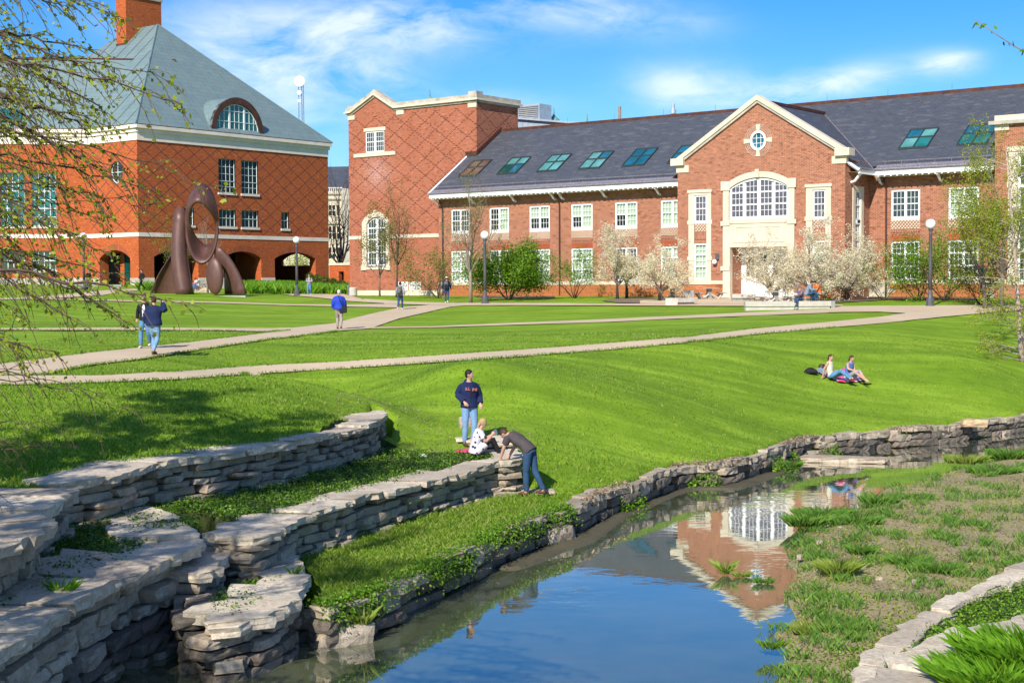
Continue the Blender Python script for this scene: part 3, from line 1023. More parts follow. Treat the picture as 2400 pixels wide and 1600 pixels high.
def window(par, F, a0, a1, z0, z1, groups=2, cols=3, tiers=((0, 1, 4),), fw=.1, gw=.14, mw=.03, rw=.07, fm='white_paint', gm='glass_dark', o=-.1, sill=None, sm='limestone_trim', head=None, blinds=(), name='window', surround_lo=.0):
    """one window: the outer frame with its mullions, rails and glazing bars; panes, blinds and the sill are its own pieces"""
    top = (lambda a: zclip(head, a)) if head else (lambda a: z1)
    mb = MB()
    th = .05
    if head:
        Lo = arch(a0, a1, z0, head[2], head[3])
        k = (a1 - a0 - 2 * fw) / (a1 - a0)
        Li = arch(a0 + fw, a1 - fw, z0 + fw, head[2], head[3] - fw)
        F.prism(mb, Lo, [Li], o + th, o - th)
    else:
        F.bar(mb, a0, a0 + fw, z0, z1, o - th, o + th)
        F.bar(mb, a1 - fw, a1, z0, z1, o - th, o + th)
        F.bar(mb, a0 + fw, a1 - fw, z0, z0 + fw + surround_lo, o - th, o + th + .012)
        F.bar(mb, a0 + fw, a1 - fw, z1 - fw, z1, o - th, o + th + .008)
    ia, ib = a0 + fw, a1 - fw
    iz0, iz1 = z0 + fw + surround_lo, z1 - fw
    gwid = (ib - ia - gw * (groups - 1)) / groups
    rects = []
    for g in range(groups):
        ga = ia + g * (gwid + gw)
        if g:
            zt = min(top(ga - gw), top(ga)) - (fw if head else fw * .99)
            F.bar(mb, ga - gw, ga, iz0, zt, o - th + .004, o + th + .006)
        for c in range(1, cols):
            x = ga + gwid * c / cols
            F.bar(mb, x - mw / 2, x + mw / 2, iz0, top(x) - fw * .98, o - .012, o + .018)
        for (f0, f1, rows) in tiers:
            t0, t1 = iz0 + (iz1 - iz0) * f0, iz0 + (iz1 - iz0) * f1
            if f0 > 0:
                F.bar(mb, ga, ga + gwid, t0 - rw / 2, t0 + rw / 2, o - th + .008, o + th - .006)
            for r in range(1, rows):
                zz = t0 + (t1 - t0) * r / rows
                if head:
                    # shorten bars that meet the curve
                    x0, x1 = ga, ga + gwid
                    while x0 < x1 and top(x0) - fw < zz:
                        x0 += .04
                    while x1 > x0 and top(x1) - fw < zz:
                        x1 -= .04
                    if x1 - x0 > .1:
                        F.bar(mb, x0, x1, zz - mw / 2, zz + mw / 2, o - .010, o + .014)
                else:
                    F.bar(mb, ga, ga + gwid, zz - mw / 2, zz + mw / 2, o - .010, o + .014)
    wo_ = mb.build(name, fm, par)
    pmb = MB()
    if head:
        F.prism(pmb, arch(a0 + .03, a1 - .03, z0 + .03, head[2], head[3] - .03), (), o - .02)
    else:
        F.prism(pmb, rect(a0 + .03, a1 - .03, z0 + .03, z1 - .03), (), o - .02)
    pmb.build('pane', 'glass_clear' if blinds else gm, wo_)
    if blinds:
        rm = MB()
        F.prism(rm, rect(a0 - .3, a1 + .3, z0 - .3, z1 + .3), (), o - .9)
        rm.build('room_behind', 'interior_shade', wo_)  # near-black sheet for the unlit room
        for b0, b1, f0, f1 in blinds:
            bm_ = MB()
            F.prism(bm_, rect(a0 + (a1 - a0) * b0, a0 + (a1 - a0) * b1, z0 + (z1 - z0) * f0, z0 + (z1 - z0) * f1), (), o - .10)
            bm_.build('blind', 'blind_cloth', wo_)
    if sill:
        s_ = MB()
        F.bar(s_, a0 - sill[0], a1 + sill[0], z0 - sill[1], z0 + .002, -.12, sill[2])
        s_.build('sill', sm, wo_)
    return wo_


def wall(par, F, outer, holes, mat, depth=.2, name='wall', label=None):
    mb = MB()
    F.prism(mb, outer, holes, 0, 0)
    for L in holes:
        for i in range(len(L)):
            a, b = L[i], L[(i + 1) % len(L)]
            mb.poly([F.P(*a, 0), F.P(*b, 0), F.P(*b, -depth), F.P(*a, -depth)], [a, b, (b[0] + depth, b[1]), (a[0] + depth, a[1])])
    o = mb.build(name, mat, par)
    if label:
        o['label'] = label
    return o


def band(par, F, a0, a1, z0, z1, o1, mat, name, o0=-.05):
    mb = MB()
    F.bar(mb, a0, a1, z0, z1, o0, o1)
    return mb.build(name, mat, par)


# ---------------- left building: orange brick with a pyramid roof of green copper
A = thing('brick_building', 'large orange brick building with diamond patterned walls, green copper pyramid roof and tall chimney', 'building', (AO[0], AO[1], 5.2))
FV = Fr(AO, V, U)
FC = Fr(AO, -U, -V)
wd = -(U + V) / np.linalg.norm(U + V)
wn = (U - V) / np.linalg.norm(U - V)
WC = AO - U * 7.35
FW = Fr(WC, wd, wn)
LV, LC, LW = 24.9, 7.35, 18.0
Z0, Z1, Z2, Z3, Z4 = 5.85, 9.72, 10.1, 18.7, 20.16
arV = [(1.77, 7.1), (10.29, 15.26), (17.11, 22.93)]
hv = [arch(a, b, 4.6, 7.83, 8.5) for a, b in arV]
wall(A, FV, rect(0, LV, 4.55, Z1), hv, 'brick_orange_plain', .9, 'lower_wall')
up = [(9.78, 11.97, 14.28, 17.63), (12.75, 14.98, 14.28, 17.63), (4.42, 6.64, 10.92, 12.62), (9.80, 11.95, 10.92, 12.62), (12.72, 14.96, 10.92, 12.62), (18.12, 19.16, 10.92, 12.62)]
wall(A, FV, rect(0, LV, Z2, Z3), [rect(*q) for q in up], 'brick_orange', .3, 'upper_wall')
for q in up:
    big = q[3] > 15
    window(A, FV, *q, groups=1, cols=2 if q[1] - q[0] < 1.5 else 4, tiers=((0, .34, 2), (.34, 1, 3)) if big else ((0, .5, 1), (.5, 1, 1)), fw=.06, mw=.045, rw=.06, fm='white_frame_green', gm='glass_black', o=-.2, sill=(.12, .22, .1), sm='limestone_pink')
for a, b in arV:
    s_ = MB()
    FV.prism(s_, arch(a - .0, b + .0, 7.83, 7.831, 8.5 + .62) [2:] + list(reversed(arch(a, b, 7.83, 7.831, 8.5)[2:])), (), .012, -.02)
    s_.build('arch_bricks', 'brick_soldier', A)
# loggia behind the arches, back wall blackened in colour for the shade inside
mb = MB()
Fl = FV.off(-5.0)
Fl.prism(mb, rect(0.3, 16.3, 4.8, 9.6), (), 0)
mb.build('loggia_shade_wall', 'glass_black', A)
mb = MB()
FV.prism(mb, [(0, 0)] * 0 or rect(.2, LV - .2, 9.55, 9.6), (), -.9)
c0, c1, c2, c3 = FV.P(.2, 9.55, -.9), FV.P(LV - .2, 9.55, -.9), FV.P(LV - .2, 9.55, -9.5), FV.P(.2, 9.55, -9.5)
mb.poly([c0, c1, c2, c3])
mb.build('loggia_ceiling', 'interior_shade', A)  # ceiling coloured near-black for the shade in the loggia
for a in (8.7, 16.3):
    mb = MB()
    FV.bar(mb, a - .1, a + .1, 4.8, 9.5, -9.5 if a > 9 else -5., -.9)
    mb.build('loggia_cross_wall', 'brick_orange_plain', A)
Fp = FV.off(-9.4)
wall(A, Fp, rect(16.4, LV, 4.6, 9.55), [], 'brick_orange_plain', .3, 'passage_wall')
window(A, Fl, 2.2, 7.0, 4.9, 8.3, groups=1, cols=4, tiers=((0, .45, 1), (.45, 1, 1)), fw=.08, mw=.05, fm='dark_frame', gm='glass_black', o=.05)
window(A, Fl, 11.2, 15.6, 4.9, 8.4, groups=1, cols=5, tiers=((0, .33, 1), (.33, .66, 1), (.66, 1, 1)), fw=.08, mw=.05, fm='dark_frame', gm='glass_black', o=.05, head=(11.2, 15.6, 7.6, 8.4))
# chamfer
ovl = ellipse(3.12, 15.85, .95, 1.05)
wall(A, FC, rect(0, LC, Z2, Z3), [ovl], 'brick_orange', .3, 'upper_wall')
wall(A, FC, rect(0, LC, 4.6, Z1), [arch(1.27, 5.98, 4.7, 7.7, 8.5)], 'brick_orange_plain', 1.6, 'lower_wall')
s_ = MB()
FC.prism(s_, arch(1.27, 5.98, 7.7, 7.701, 9.1)[2:] + list(reversed(arch(1.27, 5.98, 7.7, 7.701, 8.5)[2:])), (), .012, -.02)
s_.build('arch_bricks', 'brick_soldier', A)
s_ = MB()
FC.prism(s_, ellipse(3.12, 15.85, 1.22, 1.32), [ovl], .012, -.02)
s_.build('brick_ring', 'brick_soldier', A)
mb = MB()
FC.prism(mb, ellipse(3.12, 15.85, .95, 1.05), [ellipse(3.12, 15.85, .87, .97)], -.12, -.22)
FC.bar(mb, 3.12 - .03, 3.12 + .03, 14.85, 16.85, -.2, -.14)
FC.bar(mb, 2.2, 4.04, 15.82, 15.88, -.2, -.143)
ow = mb.build('round_window', 'white_frame_green', A)
mb = MB()
FC.prism(mb, ellipse(3.12, 15.85, .93, 1.03), (), -.18)
mb.build('pane', 'glass_dark', ow)
FCb = FC.off(-1.6)
window(A, FCb, 1.3, 4.2, 5.0, 8.5, groups=1, cols=4, tiers=((0, .4, 1), (.4, .75, 1), (.75, 1, 1)), fw=.06, mw=.04, fm='dark_frame', gm='glass_green', o=.02)
mb = MB()
FCb.prism(mb, rect(.9, 6.3, 4.6, 9), (), -.06)
mb.build('porch_wall', 'brick_orange_plain', A)
# wing
wt = [(3.13, 5.43, 10.85, 16.0), (6.07, 8.37, 10.85, 16.0), (9.0, 11.3, 10.85, 16.0), (12., 14.3, 10.85, 16.0)]
wg = [(3.26, 5.53, 6.64, 8.5), (6.09, 8.4, 6.64, 8.5), (9.0, 11.3, 6.64, 8.5), (12., 14.3, 6.64, 8.5)]
wall(A, FW, rect(0, LW, Z2, Z3), [rect(*q) for q in wt], 'brick_orange_plain', .3, 'wing_upper_wall')
wall(A, FW, rect(0, LW, 4.8, Z1), [rect(*q) for q in wg], 'brick_orange_plain', .3, 'wing_lower_wall')
for q in wt:
    window(A, FW, *q, groups=1, cols=4, tiers=((0, .33, 2), (.33, .66, 2), (.66, 1, 2)), fw=.08, mw=.05, rw=.07, gm='glass_teal', o=-.2, sill=(.1, .2, .08))
for q in wg:
    window(A, FW, *q, groups=1, cols=4, tiers=((0, .5, 1), (.5, 1, 1)), fw=.08, mw=.06, rw=.08, gm='glass_green', o=-.2, sill=(.1, .25, .08))
# stone trim all round
for F_, L_, e0, e1 in ((FV, LV, -.0, .0), (FC, LC, 0, 0), (FW, LW, 0, 0)):
    i0 = 0.0
    band(A, F_, i0 - e0, L_ + e1, Z1, Z2, .05, 'limestone_pink', 'stone_belt')
    band(A, F_, -.06 if F_ is not FW else .0, L_ + .0, Z3, 19.45, .08, 'limestone_pink', 'frieze')
    band(A, F_, -.12 if F_ is not FW else .0, L_ + .1, 19.45, 19.8, .22, 'limestone_pink', 'cornice_moulding')
    band(A, F_, -.35 if F_ is not FW else .0, L_ + .25, 19.8, 20.12, .42, 'limestone_pink', 'cornice')
    band(A, F_, -.3 if F_ is not FW else .0, L_ + .2, 20.12, 20.2, .38, 'copper_brown', 'gutter')
segV = [(-.04, 1.77), (7.1, 10.29), (15.26, 17.11), (22.93, LV + .04)]
for a, b in segV:
    band(A, FV, a, b, 4.5, Z0, .05, 'limestone_pink', 'plinth')
for a, b in ((0.0, 1.27), (5.98, LC)):
    band(A, FC, a, b, 4.6, Z0, .053, 'limestone_grey', 'plinth')
band(A, FW, 0, LW, 4.9, 5.9, .05, 'limestone_grey', 'plinth')
# far end and back of the block
mb = MB()
Q = lambda v_, k_: AO + V * v_ - U * k_
wall(A, Fr(AO + V * LV, -U, V), rect(0, 30, 4.5, 20.1), [arch(2.3, 7.0, 7.2, 7.8, 8.5)], 'brick_orange_plain', .3, 'end_wall')
for a, b in (((LV, 30), (0, 30)), ((0, 30), (0, LC + .01))):
    p, q = Q(*a), Q(*b)
    mb.poly([(*p, 4.5), (*q, 4.5), (*q, 20.1), (*p, 20.1)], [(0, 0), (30, 0), (30, 15), (0, 15)])
mb.build('rear_wall', 'brick_orange_plain', A)
# pyramid roof
e = .38
VR = 12.1
K1, K2 = 12.0, 17.0
zr, ze = 32.35, 20.2
roof_pts = dict(a=(*Q(-e, -e), ze), b=(*Q(LV + e, -e), ze), c=(*Q(LV + e, 30), ze), d=(*Q(-e, 30), ze), r1=(*Q(VR, K1), zr), r2=(*Q(VR, K2), zr))
mb = MB()
sl1 = math.hypot(zr - ze, K1 + e)
sl2 = math.hypot(zr - ze, VR + e)
mb.poly([roof_pts['a'], roof_pts['b'], roof_pts['r1']], [(0, 0), (LV + 2 * e, 0), (VR + e, sl1)])
mb.poly([roof_pts['a'], roof_pts['r1'], roof_pts['r2'], roof_pts['d']], [(0, 0), (K1 + e, sl2), (K2 + e, sl2), (30 + e, 0)])
mb.poly([roof_pts['b'], roof_pts['c'], roof_pts['r2'], roof_pts['r1']], [(0, 0), (30 + e, 0), (K2, sl2), (K1, sl2)])
mb.poly([roof_pts['c'], roof_pts['d'], roof_pts['r2']], [(0, 0), (LV, 0), (VR, sl2)])
roofA = mb.build('roof', 'copper_roof', A)


def lerp(p, q, s):
    return np.array(p) * (1 - s) + np.array(q) * s


def seam(p, q, r=.035, mat='seam_copper', par=None, nm='seam'):
    m_ = MB()
    m_.tube([p, q], r, 4)
    return m_.build(nm, mat, par)


for i in range(1, 15):          # face towards the sculpture
    s = i * 1.8
    if s >= LV + 2 * e:
        break
    T_ = LV + 2 * e
    p0 = lerp(roof_pts['a'], roof_pts['b'], s / T_)
    if s < VR + e:
        p1 = lerp(roof_pts['a'], roof_pts['r1'], s / (VR + e))
    else:
        p1 = lerp(roof_pts['b'], roof_pts['r1'], (T_ - s) / (T_ - VR - e))
    seam(p0 + [0, 0, .03], p1 + [0, 0, .03], par=roofA)
for i in range(1, 13):
    s = i * 1.8
    T_ = 30 + e
    p0 = lerp(roof_pts['a'], roof_pts['d'], s / T_)
    if s < K1 + e:
        p1 = lerp(roof_pts['a'], roof_pts['r1'], s / (K1 + e))
    elif s < K2 + e:
        p1 = lerp(roof_pts['r1'], roof_pts['r2'], (s - K1 - e) / (K2 - K1))
    else:
        p1 = lerp(roof_pts['d'], roof_pts['r2'], (T_ - s) / (T_ - K2 - e))
    seam(p0 + [0, 0, .03], p1 + [0, 0, .03], par=roofA)
seam(roof_pts['a'], roof_pts['r1'], .09, 'copper_roof', roofA, 'hip_cap')
seam(roof_pts['b'], roof_pts['r1'], .09, 'copper_roof', roofA, 'hip_cap')
# wing roof
mb = MB()
rz_, rd = 28.0, 7.6
w0 = FW.P(-9.0, ze + .0, e)
wing = [FW.P(-.3, ze, e), FW.P(LW, ze, e), FW.P(LW, rz_, -rd), FW.P(-7.5, rz_, -rd)]
mb.poly(wing, [(0, 0), (LW, 0), (LW, 11), (-7.5, 11)])
mb.poly([FW.P(-7.5, rz_, -rd), FW.P(LW, rz_, -rd), FW.P(LW, ze, -rd * 2), FW.P(-7.5, ze, -rd * 2)], [(0, 0), (LW, 0), (LW, 11), (0, 11)])
wr = mb.build('wing_roof', 'copper_roof', A)
for i in range(0, 10):
    s = .9 + i * 1.8
    seam(FW.P(s, ze + .03, e), FW.P(s, rz_ + .03, -rd), par=wr)
seam(FW.P(-7.5, rz_ + .05, -rd), FW.P(LW, rz_ + .05, -rd), .1, 'copper_brown', wr, 'ridge_cap')


def on_wing(a, f):
    p0, p1 = np.array(FW.P(a, ze, e)), np.array(FW.P(a, rz_, -rd))
    return p0 * (1 - f) + p1 * f + np.array([wn[0] * .12, wn[1] * .12, .12])


mb = MB()
mb.poly([on_wing(6.4, .07), on_wing(8.6, .07), on_wing(8.6, .24), on_wing(6.4, .24)])
mb.build('skylight', 'glass_teal', wr)
# chimney
mb = MB()
cx = [(10.0, 14.5), (10.0, 16.15), (14.6, 16.15), (14.6, 14.5)]
for i in range(4):
    p, q = Q(*cx[i]), Q(*cx[(i + 1) % 4])
    ll = np.linalg.norm(p - q)
    mb.poly([(*p, 26), (*q, 26), (*q, 35.3), (*p, 35.3)], [(0, 26), (ll, 26), (ll, 35.3), (0, 35.3)])
ch = mb.build('chimney', 'brick_orange_plain', A)
mb = MB()
c_ = (Q(10, 14.5) + Q(14.6, 16.15)) / 2
mb.box((*c_, 35.48), (*(V * 2.42), 0), (*(U * .95), 0), (0, 0, .18))
mb.build('chimney_cap', 'limestone_grey', ch)
mb = MB()
for z_ in range(10):
    pass
mb.box((*(Q(9.97, 15.33)), 30.2), (*(U * .85), 0), (*(V * .03), 0), (0, 0, .25))
mb.build('flashing', 'copper_brown', ch)
# dormer with the half-round window
ca, ra_, zt_ = 12.3, 3.44, 23.8
oa = arch(ca - ra_, ca + ra_, 20.18, 20.19, zt_, 22)
ia_ = arch(ca - 2.88, ca + 2.88, 20.22, 20.23, 23.15, 22)
mb = MB()
FV.prism(mb, oa, [ia_], .14, -.25)
dm = mb.build('dormer', 'copper_brown', A)
mb = MB()
for i in range(2, len(oa) - 1):
    a, b = oa[i], oa[i + 1]
    mb.poly([FV.P(*a, .1), FV.P(*b, .1), FV.P(b[0], b[1], -(b[1] - 20.1) - .4), FV.P(a[0], a[1], -(a[1] - 20.1) - .4)], [(i * .5, 0), (i * .5 + .5, 0), (i * .5 + .5, 3), (i * .5, 3)])
mb.build('dormer_roof', 'copper_roof', dm)
window(A, FV, ca - 2.88, ca + 2.88, 20.22, 23.15, groups=3, cols=3, tiers=((0, .38, 1), (.38, .76, 1), (.76, 1, 1)), fw=.09, gw=.2, mw=.06, rw=.05, gm='glass_teal', o=-.1, head=(ca - 2.88, ca + 2.88, 20.23, 23.15), name='half_round_window')

# ---------------- low link wall
LK = AO + V * 24
FK = Fr(LK, U, -V)
lw = thing('garden_wall', 'low orange brick wall with pale coping and a doorway joining the two buildings', 'wall', (*LK, 4.3))
wall(lw, FK, rect(.95, 5.6, 4.0, 7.15), [rect(2.35, 3.1, 4.3, 6.5)], 'brick_orange_plain', .5, 'wall')
band(lw, FK, .95, 5.6, 7.15, 7.4, .08, 'limestone_trim', 'coping', -.5)
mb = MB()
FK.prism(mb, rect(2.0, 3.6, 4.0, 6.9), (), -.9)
mb.build('doorway_shade', 'interior_shade', lw)  # near-black sheet for the shade inside the doorway

# ---------------- right-hand building
B = thing('brick_building', 'long two storey red brick building with slate roof, white windows and a gabled entrance', 'building', (BO[0], BO[1], 4.2))
FB = Fr(BO, U, -V)                    # plane of the gable front
FM = FB.off(-3.7)                     # long front
FT = FB.off(-7.6)                     # tower
FR = FB.off(-3.0)                     # right-hand tower
zb = 3.9
# main front
bays = [-29.78 + 3.972 * i for i in range(6)]
baysR = [7.60, 11.42]
allb = bays + baysR
hol = []
for a in allb:
    hol.append(rect(a, a + 1.95, 9.19, 11.15))
    hol.append(rect(a, a + 1.95, 5.33, 7.82))
wall(B, FM, rect(-31.1, -6.24, 5.0, 12.1), [h for h in hol if h[0][0] < 0 and h[0][0] > -31], 'brick_red', .22)
wall(B, FM, rect(6.1, 14.6, 5.0, 12.1), [h for h in hol if h[0][0] > 0], 'brick_red', .22)
rb = random.Random(3)
BL = [(), ((.5, 1, 0, 1),), ((0, 1, .5, 1),), ((0, .5, .5, 1), (.5, 1, 0, 1)), ((0, .5, .5, 1), (.5, 1, 0, 1)), ((0, 1, 0, 1),), (), ((0, 1, 0, 1),)]
for i, a in enumerate(allb):
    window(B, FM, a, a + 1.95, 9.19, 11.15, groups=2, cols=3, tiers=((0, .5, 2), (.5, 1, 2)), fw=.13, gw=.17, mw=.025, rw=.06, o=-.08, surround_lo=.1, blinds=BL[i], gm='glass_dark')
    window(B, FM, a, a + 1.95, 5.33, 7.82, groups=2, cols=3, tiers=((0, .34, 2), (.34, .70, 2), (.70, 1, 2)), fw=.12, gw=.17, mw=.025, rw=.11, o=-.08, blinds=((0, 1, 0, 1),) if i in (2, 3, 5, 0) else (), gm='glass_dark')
    # lattice panel below the upper window and corbelled bricks under it
    mb = MB()
    FM.bar(mb, a, a + 1.95, 8.63, 9.18, -.04, .03)
    lp = mb.build('lattice_panel', 'limestone_trim', B)
    mb = MB()
    n = 9
    st = 1.95 / n
    for k in range(-2, n + 1):
        for sg in (1, -1):
            x0 = a + k * st
            x1 = x0 + st * 2.1
            zz0, zz1 = (8.66, 9.15) if sg > 0 else (9.15, 8.66)
            lo, hi_ = max(x0, a + .02), min(x1, a + 1.93)
            if hi_ - lo < .04:
                continue
            f = lambda x: zz0 + (zz1 - zz0) * (x - x0) / (x1 - x0)
            p, q = np.array(FM.P(lo, f(lo), .035)), np.array(FM.P(hi_, f(hi_), .035))
            mb.tube([p, q], .028, 4, cap=False)
    mb.build('lattice_bars', 'brick_red', lp)
    mb = MB()
    for k in range(8):
        FM.bar(mb, a + .06 + k * .24, a + .16 + k * .24, 8.26, 8.4, -.01, .05)
    FM.bar(mb, a + .0, a + 1.95, 8.4, 8.5, -.01, .06)
    mb.build('corbel_bricks', 'brick_red', lp)
    mb = MB()
    FM.bar(mb, a, a + 1.95, 7.84, 8.2, -.01, .015)
    mb.build('brick_lintel', 'brick_soldier', B)
for a, b in ((-31.2, -6.24), (6.1, 14.6)):
    band(B, FM, a, b, 5.08, 5.33, .09, 'limestone_trim', 'stone_belt')
# plinth of brown stone blocks: each block its own piece
bm_ = MB()
bm_.box((0, 0, 0), (.435, 0, 0), (0, .06, 0), (0, 0, .133))
me_block = None
plos = []
for a, b in ((-31.15, -6.24), (6.1, 14.6)):
    pl = MB()
    FM.bar(pl, a, b, 3.7, 5.08, -.2, .02)
    plos.append(pl.build('plinth', 'limestone_grey', B))
ang = math.atan2(U[1], U[0])
for row in range(4):
    z_ = 4.94 - row * .276
    for a0, a1 in ((-31.1, -6.5), (7.5, 14.5)):
        plo = plos[0 if a0 < 0 else 1]
        n = int((a1 - a0) / .885)
        for k in range(n):
            a = a0 + .45 + k * .885 + (.44 if row % 2 else 0)
            if a > a1:
                continue
            p = np.array(FM.P(a, z_, .03 + .008 * (rb.random() - .5)))
            if me_block is None:
                o = bm_.build('block', 'plinth_brown', None)
                me_block = o.data
                COL.objects.unlink(o)
                bpy.data.objects.remove(o)
            o = bpy.data.objects.new('block', me_block)
            COL.objects.link(o)
            o.parent = plo
            o.location = tuple(p - org(plo))
            o.rotation_euler = (0, 0, ang)
# eaves, gutter, brackets, down pipes
Fe = FM.off(1.0)
for a, b in ((-31.25, -6.24), (6.9, 14.62)):
    band(B, Fe, a, b, 12.05, 12.36, 0, 'white_paint', 'fascia', -.1)
    mb = MB()
    mb.poly([FM.P(a, 12.06, 0.0), FM.P(b, 12.06, 0.0), Fe.P(b, 12.06, -.1), Fe.P(a, 12.06, -.1)])
    mb.build('soffit', 'white_paint', B)
    mb = MB()
    mb.tube([Fe.P(a, 12.43, .03), Fe.P(b, 12.43, .03)], .085, 8)
    gut = mb.build('gutter', 'lead_grey', B)
    mb = MB()
    mb.poly([Fe.P(a, 12.37, .02), Fe.P(b, 12.37, .02), Fe.P(b, 12.74, -.42), Fe.P(a, 12.74, -.42)])
    Fe.bar(mb, a, b, 12.36, 12.52, -.05, .05)
    mb.build('lead_flashing', 'lead_grey', B)
    mb = MB()
    k = a + .2
    while k < b:
        Fe.bar(mb, k, k + .09, 11.97, 12.05, -.9, -.02)
        k += .42
    mb.build('rafter_ends', 'white_paint', B)
    # snow guard rail
    mb = MB()
    Fs = Fe.off(-.5)
    mb.tube([Fs.P(a + .3, 12.42 + .34 + .2, 0), Fs.P(b - .2, 12.42 + .34 + .2, 0)], .03, 5)
    k = a + .5
    while k < b:
        mb.tube([Fs.P(k, 12.7, 0), Fs.P(k, 13.0, 0)], .02, 4)
        k += 1.1
    mb.build('snow_rail', 'lead_grey', B)
for a in (-30.9, -27.2, -23.1, -19.25, -18.5, -14.6, -9.9, 7.0, 11.0, 14.2):
    mb = MB()
    pts = [FM.P(a, 11.55, .05), FM.P(a, 11.62, .35), FM.P(a, 11.85, .6), FM.P(a, 12.02, .85)]
    mb.tube(pts, [.09, .09, .1, .11], 6)
    mb.build('bracket', 'white_paint', B)
for a in (-30.6, -18.9, 7.31, 14.45):
    mb = MB()
    mb.tube([FM.P(a, 4.3, .12), FM.P(a, 11.2, .12), FM.P(a, 11.9, .5)], .055, 6)
    mb.build('down_pipe', 'pipe_brown', B)
# main roof
SLP = .6816
zE = 12.42


def rf(a, w, up_=0.0):
    q = Fe.P(a, zE + SLP * w + up_, -w)
    return q


wr_ = 8.2
suv = math.hypot(1, SLP)
mb = MB()
TO = 7.6 - 2.7                       # where the roof meets the tower front
mb.poly([rf(-31.35, 0), rf(-6.2, 0), rf(-6.2, wr_), rf(-30.27, wr_), rf(-30.27, TO), rf(-31.35, TO)], [(-31.35, 0), (-6.2, 0), (-6.2, wr_ * suv), (-30.27, wr_ * suv), (-30.27, TO * suv), (-31.35, TO * suv)])
mb.poly([rf(-6.2, .35), rf(6.9, .35), rf(6.9, wr_), rf(-6.2, wr_)], [(-6.2, .35 * suv), (6.9, .35 * suv), (6.9, wr_ * suv), (-6.2, wr_ * suv)])
mb.poly([rf(6.9, 0), rf(14.6, 0), rf(14.6, wr_), rf(6.9, wr_)], [(6.9, 0), (14.6, 0), (14.6, wr_ * suv), (6.9, wr_ * suv)])
mb.poly([rf(14.6, 2.0), rf(40, 2.0), rf(40, wr_), rf(14.6, wr_)], [(14.6, 2), (40, 2), (40, wr_ * suv), (14.6, wr_ * suv)])
zr_ = zE + SLP * wr_
mb.poly([rf(-30.27, wr_), rf(40, wr_), Fe.P(40, zE, -2 * wr_), Fe.P(-30.27, zE, -2 * wr_)], [(0, 0), (70, 0), (70, 10), (0, 10)])
roofB = mb.build('roof', 'slate', B)
mb = MB()
Fe.bar(mb, -30.3, 40, zr_ - .12, zr_ + .2, -wr_ - .12, -wr_ + .05)
mb.build('ridge_cap', 'copper_brown', roofB)
mb = MB()
mb.tube([rf(-31.35, 0, -.02), rf(-31.35, TO, -.02)], .09, 4)
mb.build('verge_board', 'white_paint', B)
# stepped flashing at the tower
mb = MB()
for k in range(14):
    w_ = TO + (wr_ - TO) * k / 14
    p = rf(-30.25, w_ + .12, .22)
    mb.box(p, (*(U * .04), 0), (*(V * .13), 0), (0, 0, .2))
mb.box(rf(-30.85, TO - .02, .2), (*(U * .6), 0), (*(V * .04), 0), (0, 0, .2))
mb.build('flashing', 'copper_brown', roofB)
for k in range(9):
    a = -28 + k * 4.6
    mb = MB()
    mb.tube([Fe.P(a, zr_ + .15, -wr_), Fe.P(a, zr_ + .65, -wr_)], .015, 3)
    mb.build('lightning_rod', 'lead_grey', roofB)
# skylights: four lights in two rows
SKM = ['glass_brown', 'glass_sky_teal', 'glass_sky_teal', 'glass_sky_teal', 'glass_sky_blue', 'glass_sky_blue', 'glass_sky_teal', 'glass_sky_blue']
MIXM = {1: ['glass_green', 'glass_sky_blue', 'glass_sky_teal', 'glass_sky_teal'], 3: ['glass_sky_teal', 'glass_sky_teal', 'glass_sky_teal', 'glass_sky_blue'], 6: ['glass_sky_teal', 'glass_teal', 'glass_sky_blue', 'glass_sky_teal'], 7: ['glass_teal', 'glass_teal', 'glass_sky_blue', 'glass_sky_blue']}
for i, a in enumerate([-29.9, -25.9, -21.93, -17.96, -14.0, -10.05, 7.62, 11.5]):
    mb = MB()
    nup = .09

    def bar2(a0, a1, w0_, w1_):
        c = (np.array(rf(a0, w0_)) + np.array(rf(a1, w1_))) / 2 + np.array([0, 0, .05])
        mb.box(c, (*(U * (a1 - a0) / 2), 0), (*(V * (w1_ - w0_) / 2), SLP * (w1_ - w0_) / 2), (-V[0] * 0, 0, .08))
    for a0, a1 in ((a, a + .06), (a + .94, a + 1.02), (a + 1.90, a + 1.96)):
        bar2(a0, a1, 2.0, 4.05)
    for w0_, w1_ in ((1.98, 2.06), (3.1, 3.18), (4.0, 4.08)):
        bar2(a + .06, a + 1.9, w0_, w1_)
    sk = mb.build('skylight', 'dark_frame', roofB)
    j = 0
    for w0_, w1_ in ((2.06, 3.1), (3.18, 4.0)):
        for a0, a1 in ((a + .06, a + .94), (a + 1.02, a + 1.90)):
            m2 = MB()
            m2.poly([rf(a0, w0_, .06), rf(a1, w0_, .06), rf(a1, w1_, .06), rf(a0, w1_, .06)])
            m2.build('pane', MIXM.get(i, [SKM[i]] * 4)[j], sk)
            j += 1

# gabled entrance
gc = -.06
wl_, wr2 = -6.24, 6.12
door = rect(-2.11, 2.14, zb, 7.55)
ahead = (-2.21, 2.33, 11.45, 12.13)
big = arch(-2.21, 2.33, 9.4, 11.45, 12.13, 14)
narrow = [rect(-4.90, -3.93, 5.45, 11.1), rect(3.89, 4.80, 5.45, 11.1)]
circ = ellipse(gc, 14.54, .52, .58, 22)
outline = [(wl_, 5.0), (wr2, 5.0), (wr2, 13.2), (gc, 17.05), (wl_, 13.2)]
outline = [(wl_, 5.0), (-2.3, 5.0), (-2.3, 7.8), (2.3, 7.8), (2.3, 5.0), (wr2, 5.0), (wr2, 13.2), (gc, 17.05), (wl_, 13.2)]
wall(B, FB, outline, [big, circ] + narrow, 'brick_red', .25, 'gable_wall')
